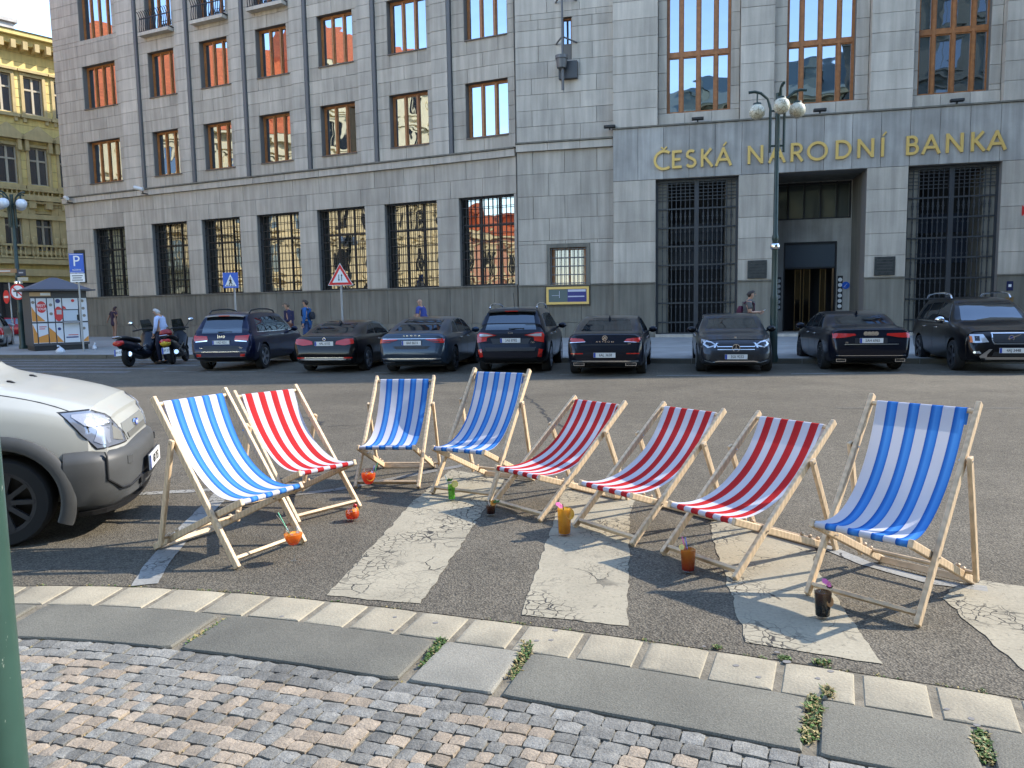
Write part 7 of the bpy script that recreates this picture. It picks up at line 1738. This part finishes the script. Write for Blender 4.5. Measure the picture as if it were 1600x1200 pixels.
    if not bald:
        hm = pm('hair', hair, .6, var=.2, vs_=60); mb = MB(); n = 14; vs_ = []; c = h+Vector((-.008,0,.012))
        secs = []
        for i in range(8):
            q = math.pi*.5*i/7; secs.append([(c.x+.112*math.cos(q)*math.cos(6.283*j/n)-.014*math.cos(q), c.y+.093*math.cos(q)*math.sin(6.283*j/n), c.z+.022*math.cos(6.283*j/n)*math.cos(q)*1.6+.085*math.sin(q)) for j in range(n)])
        mb.loft(secs); mb.ball((c.x-.045,c.y,c.z-.02), .085, 12, sc=(.75,1.02,1.0))
        if long_hair: mb.loft([[(c.x-.05+.055*math.cos(6.283*j/10)-.02*i, c.y+.095*math.sin(6.283*j/10)*(1-.1*i), c.z-.07*i) for j in range(10)] for i in range(5)])
        mb.build('hair', hm, t, smooth=True)
    if extra: extra(t, J)
    return t
def backpack(mat):
    def f(t, J):
        c = Vector(J['chest'][:3]); b = Vector(J['waist'][:3]); mb = MB(); n = 12; secs = []
        for i in range(7):
            u = i/6; m_ = b.lerp(c,u*1.35-.15); w_ = .155*(math.sin(math.pi*(.18+.68*u))**.5); d_ = .10*(math.sin(math.pi*(.15+.75*u))**.6)
            secs.append([(m_.x-.215+d_*math.cos(6.283*j/n), m_.y+w_*math.sin(6.283*j/n), m_.z) for j in range(n)])
        mb.loft(secs); mb.build('backpack', mat, t, smooth=True)
        for s_ in (-1,1):
            mb = MB(); mb.tube([(c.x-.15,s_*.10,c.z+.10),(c.x-.02,s_*.11,c.z+.185),(c.x+.12,s_*.11,c.z+.09),(c.x+.125,s_*.12,c.z-.08),(c.x-.1,s_*.14,c.z-.2)], .02, 6); mb.build('shoulder_strap', mat, t, smooth=True)
    return f
def cl(nm, col): return pm(nm, col, .8, bump=.2, bs=80)
# man reading his phone, walking right
pw = AT(1170,456,20.9); g = .12
def phone_in(pt):
    def f(t, J):
        p = Vector(pt); mb = MB(); mb.box(-.01,.075,-.035,.035,-.004,.006,Matrix.Translation(p) @ Matrix.Rotation(R_(-25),4,'Y')); mb.build('handset', pm('white_handset',(.6,.6,.62),.3), t)
    return f
BK1 = backpack(cl('maroon_pack',(.07,.012,.03)))
person('man in a grey T-shirt with a maroon backpack, reading a phone behind the grey saloon', (pw.x,pw.y,g), R_(-12), dict(top=cl('grey_tee',(.10,.095,.09)), bottom=cl('dark_trousers',(.03,.03,.035))),
  dict(head0=(.055,0,1.565),head=(.075,0,1.645),crown=(.065,0,1.71),rel=(.04,-.23,1.16),rwr=(.26,-.12,1.17),lel=(.04,.23,1.16),lwr=(.26,.08,1.16)), 1.78, extra=lambda t,J: (BK1(t,J), phone_in((.36,-.03,1.20))(t,J)))
# man in blue by the plinth
pw = AT(657,466,25.5)
person('bald man in a blue T-shirt standing by the plinth behind the blue grey car', (pw.x,pw.y,g), R_(150), dict(top=cl('blue_tee',(.03,.05,.22)), bottom=cl('navy_shorts',(.02,.025,.06)), shorts=True),
  dict(rel=(-.02,-.24,1.15),rwr=(.20,-.10,1.18),lel=(-.03,.24,1.15),lwr=(.12,.2,1.0)), 1.76, bald=True)
# couple walking left
pw = AT(478,475,27.5)
person('man in a blue jacket with a dark backpack walking left by the plinth', (pw.x,pw.y,g), R_(172), dict(top=cl('royal_blue_jacket',(.012,.08,.24)), bottom=cl('blue_jeans',(.03,.06,.15)), long=True, untucked=True), None, 1.80, extra=backpack(cl('black_pack',(.012,.014,.02))))
pw = AT(451,483,26.0)
def tote(t, J):
    mb = MB(); mb.loft([[(.22+sx*.10,sy*.16,z) for sx, sy in ((-1,-1),(1,-1),(1,1),(-1,1))] for z in (.86,1.0,1.12)]); mb.build('bag', cl('tan_bag',(.25,.12,.04)), t)
person('older woman in a navy jacket holding a tan bag', (pw.x,pw.y,g), R_(195), dict(top=cl('navy_jacket',(.015,.014,.05)), bottom=cl('brick_trousers',(.16,.06,.045)), long=True, untucked=True),
  dict(head0=(.06,0,1.56),head=(.085,0,1.64),crown=(.075,0,1.705),rel=(-.02,-.24,1.14),rwr=(.20,-.14,1.05),lel=(-.02,.24,1.14),lwr=(.20,.14,1.05)), 1.72, hair=(.10,.07,.045), extra=tote)
# woman in a dress, back turned
pw = G(180,530,.12)
person('woman in a short dark purple dress seen from behind, near the kiosk', (pw.x,pw.y,g), R_(62), dict(top=cl('purple_dress',(.035,.018,.035)), bottom=BLACK, shoes=cl('tan_shoes',(.25,.14,.07))),
  dict(head0=(.07,-.02,1.555),head=(.10,-.04,1.63),crown=(.10,-.04,1.70),rel=(.03,-.27,1.22),rwr=(.14,-.12,1.42),lel=(-.05,.30,1.20),lwr=(-.12,.33,1.0)), 1.80, hair=(.03,.012,.012), long_hair=True, dress=True, skin=SKIN2)
# man in a light shirt by the scooters
pw = G(254,568,0)
person('white haired man in a pale blue shirt standing between the scooters', (pw.x,pw.y,0), R_(170), dict(top=cl('pale_blue_shirt',(.40,.48,.68)), bottom=cl('navy_trousers',(.018,.02,.04)), long=True, untucked=True),
  dict(head0=(.075,0,1.555),head=(.115,0,1.62),crown=(.115,0,1.685),rel=(-.0,-.24,1.14),rwr=(.10,-.20,.92),lel=(-.0,.24,1.14),lwr=(.12,.18,.92)), 1.72, hair=(.40,.38,.36), group='people on the pavement')
# ================================================================ drinks by the chairs
GL_ = clear_glass('drinking_glass', (.97,.98,.98), .05)
def liquid(name, top, bot, z0, z1, dens=.8):
    """a layered drink: one colour at the bottom of the glass, another at the top"""
    m = bpy.data.materials.new(name); m.use_nodes = True; N = m.node_tree.nodes; L = m.node_tree.links; out = N['Material Output']; b = N['Principled BSDF']
    b.inputs['Roughness'].default_value = .1; b.inputs['Specular IOR Level'].default_value = .25
    tc = N.new('ShaderNodeTexCoord'); sp = N.new('ShaderNodeSeparateXYZ'); L.new(tc.outputs['Object'], sp.inputs[0])
    nz = N.new('ShaderNodeTexNoise'); nz.inputs['Scale'].default_value = 45; L.new(tc.outputs['Object'], nz.inputs[0])
    ad = N.new('ShaderNodeMath'); ad.operation = 'MULTIPLY_ADD'; ad.inputs[1].default_value = (z1-z0)*.5; L.new(nz.outputs[0], ad.inputs[0]); L.new(sp.outputs[2], ad.inputs[2])
    mr = N.new('ShaderNodeMapRange'); mr.inputs[1].default_value = z0+(z1-z0)*.25; mr.inputs[2].default_value = z1+(z1-z0)*.25; L.new(ad.outputs[0], mr.inputs[0])
    mx = N.new('ShaderNodeMix'); mx.data_type = 'RGBA'; mx.inputs[6].default_value = (*bot,1); mx.inputs[7].default_value = (*top,1); L.new(mr.outputs[0], mx.inputs[0])
    L.new(mx.outputs[2], b.inputs['Base Color'])
    t = N.new('ShaderNodeBsdfTransparent'); tl = N.new('ShaderNodeBsdfTranslucent'); L.new(mx.outputs[2], t.inputs[0]); L.new(mx.outputs[2], tl.inputs[0])
    x = N.new('ShaderNodeMixShader'); x.inputs[0].default_value = .55; L.new(b.outputs[0], x.inputs[1]); L.new(tl.outputs[0], x.inputs[2])
    y = N.new('ShaderNodeMixShader'); y.inputs[0].default_value = 1-dens; L.new(x.outputs[0], y.inputs[1]); L.new(t.outputs[0], y.inputs[2]); L.new(y.outputs[0], out.inputs[0])
    return m
ORANGE = liquid('orange_spritz', (.95,.38,.03), (.85,.11,.004), .10, .17, .8); REDO = liquid('red_orange_spritz', (.92,.17,.02), (.80,.045,.004), .10, .18, .8); ROUND_ = liquid('red_orange_punch', (.90,.22,.03), (.75,.03,.004), .01, .09, .8)
GREEN_ = liquid('green_drink', (.30,.55,.08), (.16,.60,.03), .02, .13, .7); BROWN = liquid('brown_drink', (.20,.055,.012), (.05,.008,.003), .03, .08, .9); YELLOW = liquid('yellow_drink', (.90,.55,.04), (.75,.33,.006), .02, .18, .8)
COLA = liquid('cola', (.16,.05,.012), (.005,.0012,.0008), .07, .15, .95); REDTEA = liquid('red_amber_drink', (.80,.30,.025), (.38,.015,.005), .02, .13, .8)
ICE = clear_glass('ice_cube', (.93,.96,.98), .25); FRUIT = pm('orange_slice', (.75,.25,.02), .5, var=.2, vs_=40); RIND = pm('citrus_rind', (.80,.38,.03), .5); LEMON = pm('lemon_slice', (.72,.62,.20), .5, var=.15, vs_=50); MINT = pm('mint_leaf', (.045,.16,.025), .5); CHERRY = pm('cherry', (.35,.012,.01), .2)
def glass_thing(label, px, py, kind): 
    p = G(px,py,.0); t = thing('cocktail', label, 'cocktail', (p.x,p.y,.0045), rnd.uniform(-.4,.4), 'cocktails set by the deck chairs'); return t
def tumbler(t, r0, r1, H_, fill, liq, ribs=False, n=28):
    mb = MB(); b_ = .010; pr = [(0,.001),(r0*.96,.001),(r0,.006),(r0,.012)]
    k = 10
    for i in range(1,k+1):
        u = i/k; pr.append((lerp(r0,r1,u)+(.0015*(i%2) if ribs else 0), lerp(.012,H_,u)))
    pr += [(r1-.0022,H_),(lerp(r0,r1,.1)-.0025,b_+.006),(0,b_+.004)]
    mb.lathe(pr, n); mb.build('glass', GL_, t, smooth=True, angle=60)
    zt = H_*fill; mb = MB(); rb = r0-.0035; rt = lerp(r0,r1,fill)-.0035
    mb.lathe([(0,b_+.006),(rb,b_+.007),(rt,zt),(0,zt)], n); mb.build('drink', liq, t, smooth=True, angle=50)
def balloon(t, H_, rb, liq, fill=.62):
    mb = MB(); st = H_*.42; pr = [(0,0),(.036,.0),(.036,.003),(.012,.006),(.0042,.014),(.0042,st-.01),(.010,st)]; bowl = []
    for i in range(1,13):
        u = i/12; r_ = rb*math.sin(math.pi*min(1,(.08+.62*u)))**.75; bowl.append((r_, st+(H_-st)*u))
    pr += bowl + [(r_-.0018,z) for r_, z in bowl[::-1]] + [(.006,st+.005)]
    mb.lathe(pr, 30); mb.build('glass', GL_, t, smooth=True, angle=70)
    k = int(12*fill); mb = MB(); lp = [(0,st+.006)] + [(r_-.003,z) for r_, z in bowl[:k]] + [(0,bowl[k-1][1])]
    mb.lathe(lp, 30); mb.build('drink', liq, t, smooth=True, angle=50)
    return st, bowl[k-1][1], bowl[k-1][0]
def slice_(t, c, r_, rot, mt=FRUIT, rind=RIND):
    T_ = Matrix.Translation(Vector(c)) @ Matrix.Rotation(rot[0],4,'X') @ Matrix.Rotation(rot[1],4,'Y')
    mb = MB(); mb.lathe([(0,-.003),(r_*.88,-.003),(r_*.88,.003),(0,.003)], 20, T_); o = mb.build('fruit_slice', mt, t, smooth=True, angle=40)
    mb = MB(); mb.lathe([(r_*.885,-.0035),(r_,-.0035),(r_,.0035),(r_*.885,.0035),(r_*.885,-.0035)], 20, T_); mb.build('rind', rind, o, smooth=True, angle=40)
def straw(t, a, b, mt, r_=.0035):
    a = Vector(a); b = Vector(b); mb = MB(); mb.tube([a, b], r_, 8); mb.build('straw', mt, t, smooth=True)
def cubes(t, zt, r_, n=3):
    for k in range(n):
        a = 6.283*k/n+.4; mb = MB(); s_ = .011; mb.box(-s_,s_,-s_,s_,-s_,s_,Matrix.Translation((r_*.5*math.cos(a),r_*.5*math.sin(a),zt-.004+.004*(k%2))) @ Matrix.Rotation(.4+k,4,'X') @ Matrix.Rotation(.7*k,4,'Z')); mb.build('ice_cube', ICE, t, bevel=.002)
def leaves(t, c, n=5, s_=.022, mt=MINT):
    for k in range(n):
        a = 6.283*k/n+rnd.random(); d = Vector((math.cos(a),math.sin(a),rnd.uniform(.2,1))).normalized(); w = d.orthogonal().normalized(); c_ = Vector(c); nrm = d.cross(w)
        mb = MB(); mb.add([c_, c_+d*s_*.5+w*s_*.35+nrm*.002, c_+d*s_, c_+d*s_*.5-w*s_*.35+nrm*.002, c_+d*s_*.5-nrm*.003],[(0,1,4),(1,2,4),(2,3,4),(3,0,4)]); mb.build('mint_leaf', mt, t)
def parasol(t, c, r_, mt):
    c = Vector(c); mb = MB(); n = 10; T_ = Matrix.Translation(c) @ Matrix.Rotation(.5,4,'X') @ Matrix.Rotation(.35,4,'Y')
    vs_ = [(0,0,.012)] + [(r_*math.cos(6.283*j/n),r_*math.sin(6.283*j/n),-.006 if j % 2 else .0) for j in range(n)]; mb.add(vs_, [(0,1+j,1+(j+1)%n) for j in range(n)] , M=T_); o = mb.build('paper_parasol', mt, t)
    mb = MB(); mb.tube([T_ @ Vector((0,0,.018)), T_ @ Vector((0,0,-.07))], .0012, 5); mb.build('stick', PINE, o)
PINK_ = pm('pink_paper', (.60,.12,.28), .7); PKS = pm('pink_straw', (.75,.15,.40), .35); BLS = pm('blue_straw', (.20,.25,.65), .35); BKS = pm('black_straw', (.02,.012,.012), .35); GRS = pm('green_straw', (.10,.45,.25), .35)
t = glass_thing('stemmed balloon glass of orange spritz at the foot of the leftmost chair', 460,877,0); st, zt, rt = balloon(t,.235,.062,ORANGE); slice_(t,(.012,-.01,zt-.012),.034,(.5,.3)); straw(t,(.01,.01,st+.03),(-.105,.02,.30),BKS); straw(t,(.0,.0,st+.03),(-.095,.04,.31),GRS); cubes(t,zt,rt,3)
t = glass_thing('squat round glass of red orange drink by the second chair', 551,814,0)
mb = MB(); pr = [(0,.001),(.036,.001),(.040,.006)] + [(.055*math.sin(math.pi*(.22+.60*i/9))**.8, .008+.10*i/9) for i in range(10)]; inn = [(r_-.003,z) for r_, z in pr[4:]][::-1] + [(.03,.012),(0,.010)]
mb.lathe(pr+inn, 28); mb.build('glass', GL_, t, smooth=True, angle=70); mb = MB(); mb.lathe([(0,.013)] + [(r_-.0035,z) for r_, z in pr[4:10]] + [(0,pr[9][1])], 28); mb.build('drink', ROUND_, t, smooth=True, angle=60)
cubes(t,.072,.05,3); mb = MB(); mb.ball((.022,-.01,.115), .017, 10); mb.build('strawberry', CHERRY, t, smooth=True); slice_(t,(.024,-.02,.088),.024,(1.2,.4))
t = glass_thing('balloon glass of red spritz with an orange slice, by the straight-on blue chair', 577,776,0); st, zt, rt = balloon(t,.235,.062,REDO,.75); slice_(t,(.022,-.035,zt-.025),.036,(1.35,.5)); straw(t,(.02,.0,st+.03),(.045,.03,.26),BLS); straw(t,(.02,.01,st+.03),(.075,.03,.285),GRS); cubes(t,zt,rt,3)
t = glass_thing('tall narrow glass of green drink with lemon on the rim', 706,783,0); tumbler(t,.030,.033,.165,.82,GREEN_); slice_(t,(.035,-.015,.145),.028,(1.4,.2),LEMON,pm('lemon_rind',(.75,.55,.05),.5)); leaves(t,(-.012,0,.165),6,.035); straw(t,(0,0,.05),(-.055,.0,.215),pm('clear_straw',(.5,.65,.6),.3)); leaves(t,(.0,-.022,.09),3,.03)
t = glass_thing('short ribbed tumbler of brown drink with mint, between the blue and red chairs', 767,806,0); tumbler(t,.036,.041,.095,.80,BROWN,ribs=True); slice_(t,(.02,-.0,.095),.024,(1.2,.5)); leaves(t,(.045,.0,.098),5,.032); straw(t,(.0,0,.03),(-.02,.01,.135),pm('cream_straw',(.7,.6,.5),.4))
t = glass_thing('tall glass of yellow drink with a pink parasol and black straw', 882,837,0); tumbler(t,.044,.052,.212,.90,YELLOW); slice_(t,(.030,-.028,.155),.040,(1.35,.35),pm('yellow_slice',(.75,.40,.03),.5,var=.2,vs_=40)); straw(t,(-.002,-.036,.02),(-.026,-.034,.235),BKS); parasol(t,(-.042,-.02,.225),.032,PINK_)
mb = MB(); mb.ball((-.018,-.03,.168), .010, 8); mb.build('cherry', CHERRY, t, smooth=True)
t = glass_thing('tall glass of amber and red drink with pink and blue straws', 1075,895,0); tumbler(t,.040,.050,.185,.76,REDTEA); straw(t,(.006,-.012,.05),(-.035,.0,.215),PKS); straw(t,(.014,-.010,.04),(-.018,.01,.21),BLS); cubes(t,.122,.042,4); slice_(t,(-.036,-.012,.155),.018,(1.3,-.3),LEMON,RIND)
t = glass_thing('glass of dark cola with a pink parasol, by the right end chair', 1285,967,0); tumbler(t,.037,.046,.160,.86,COLA); slice_(t,(.018,-.030,.095),.026,(1.35,.3),pm('cola_slice',(.30,.12,.03),.4),pm('cola_rind',(.35,.16,.04),.4)); cubes(t,.128,.036,3); leaves(t,(.034,-.005,.155),6,.022,pm('dark_leaf',(.03,.05,.02),.5)); parasol(t,(.022,-.0,.185),.030,PINK_)
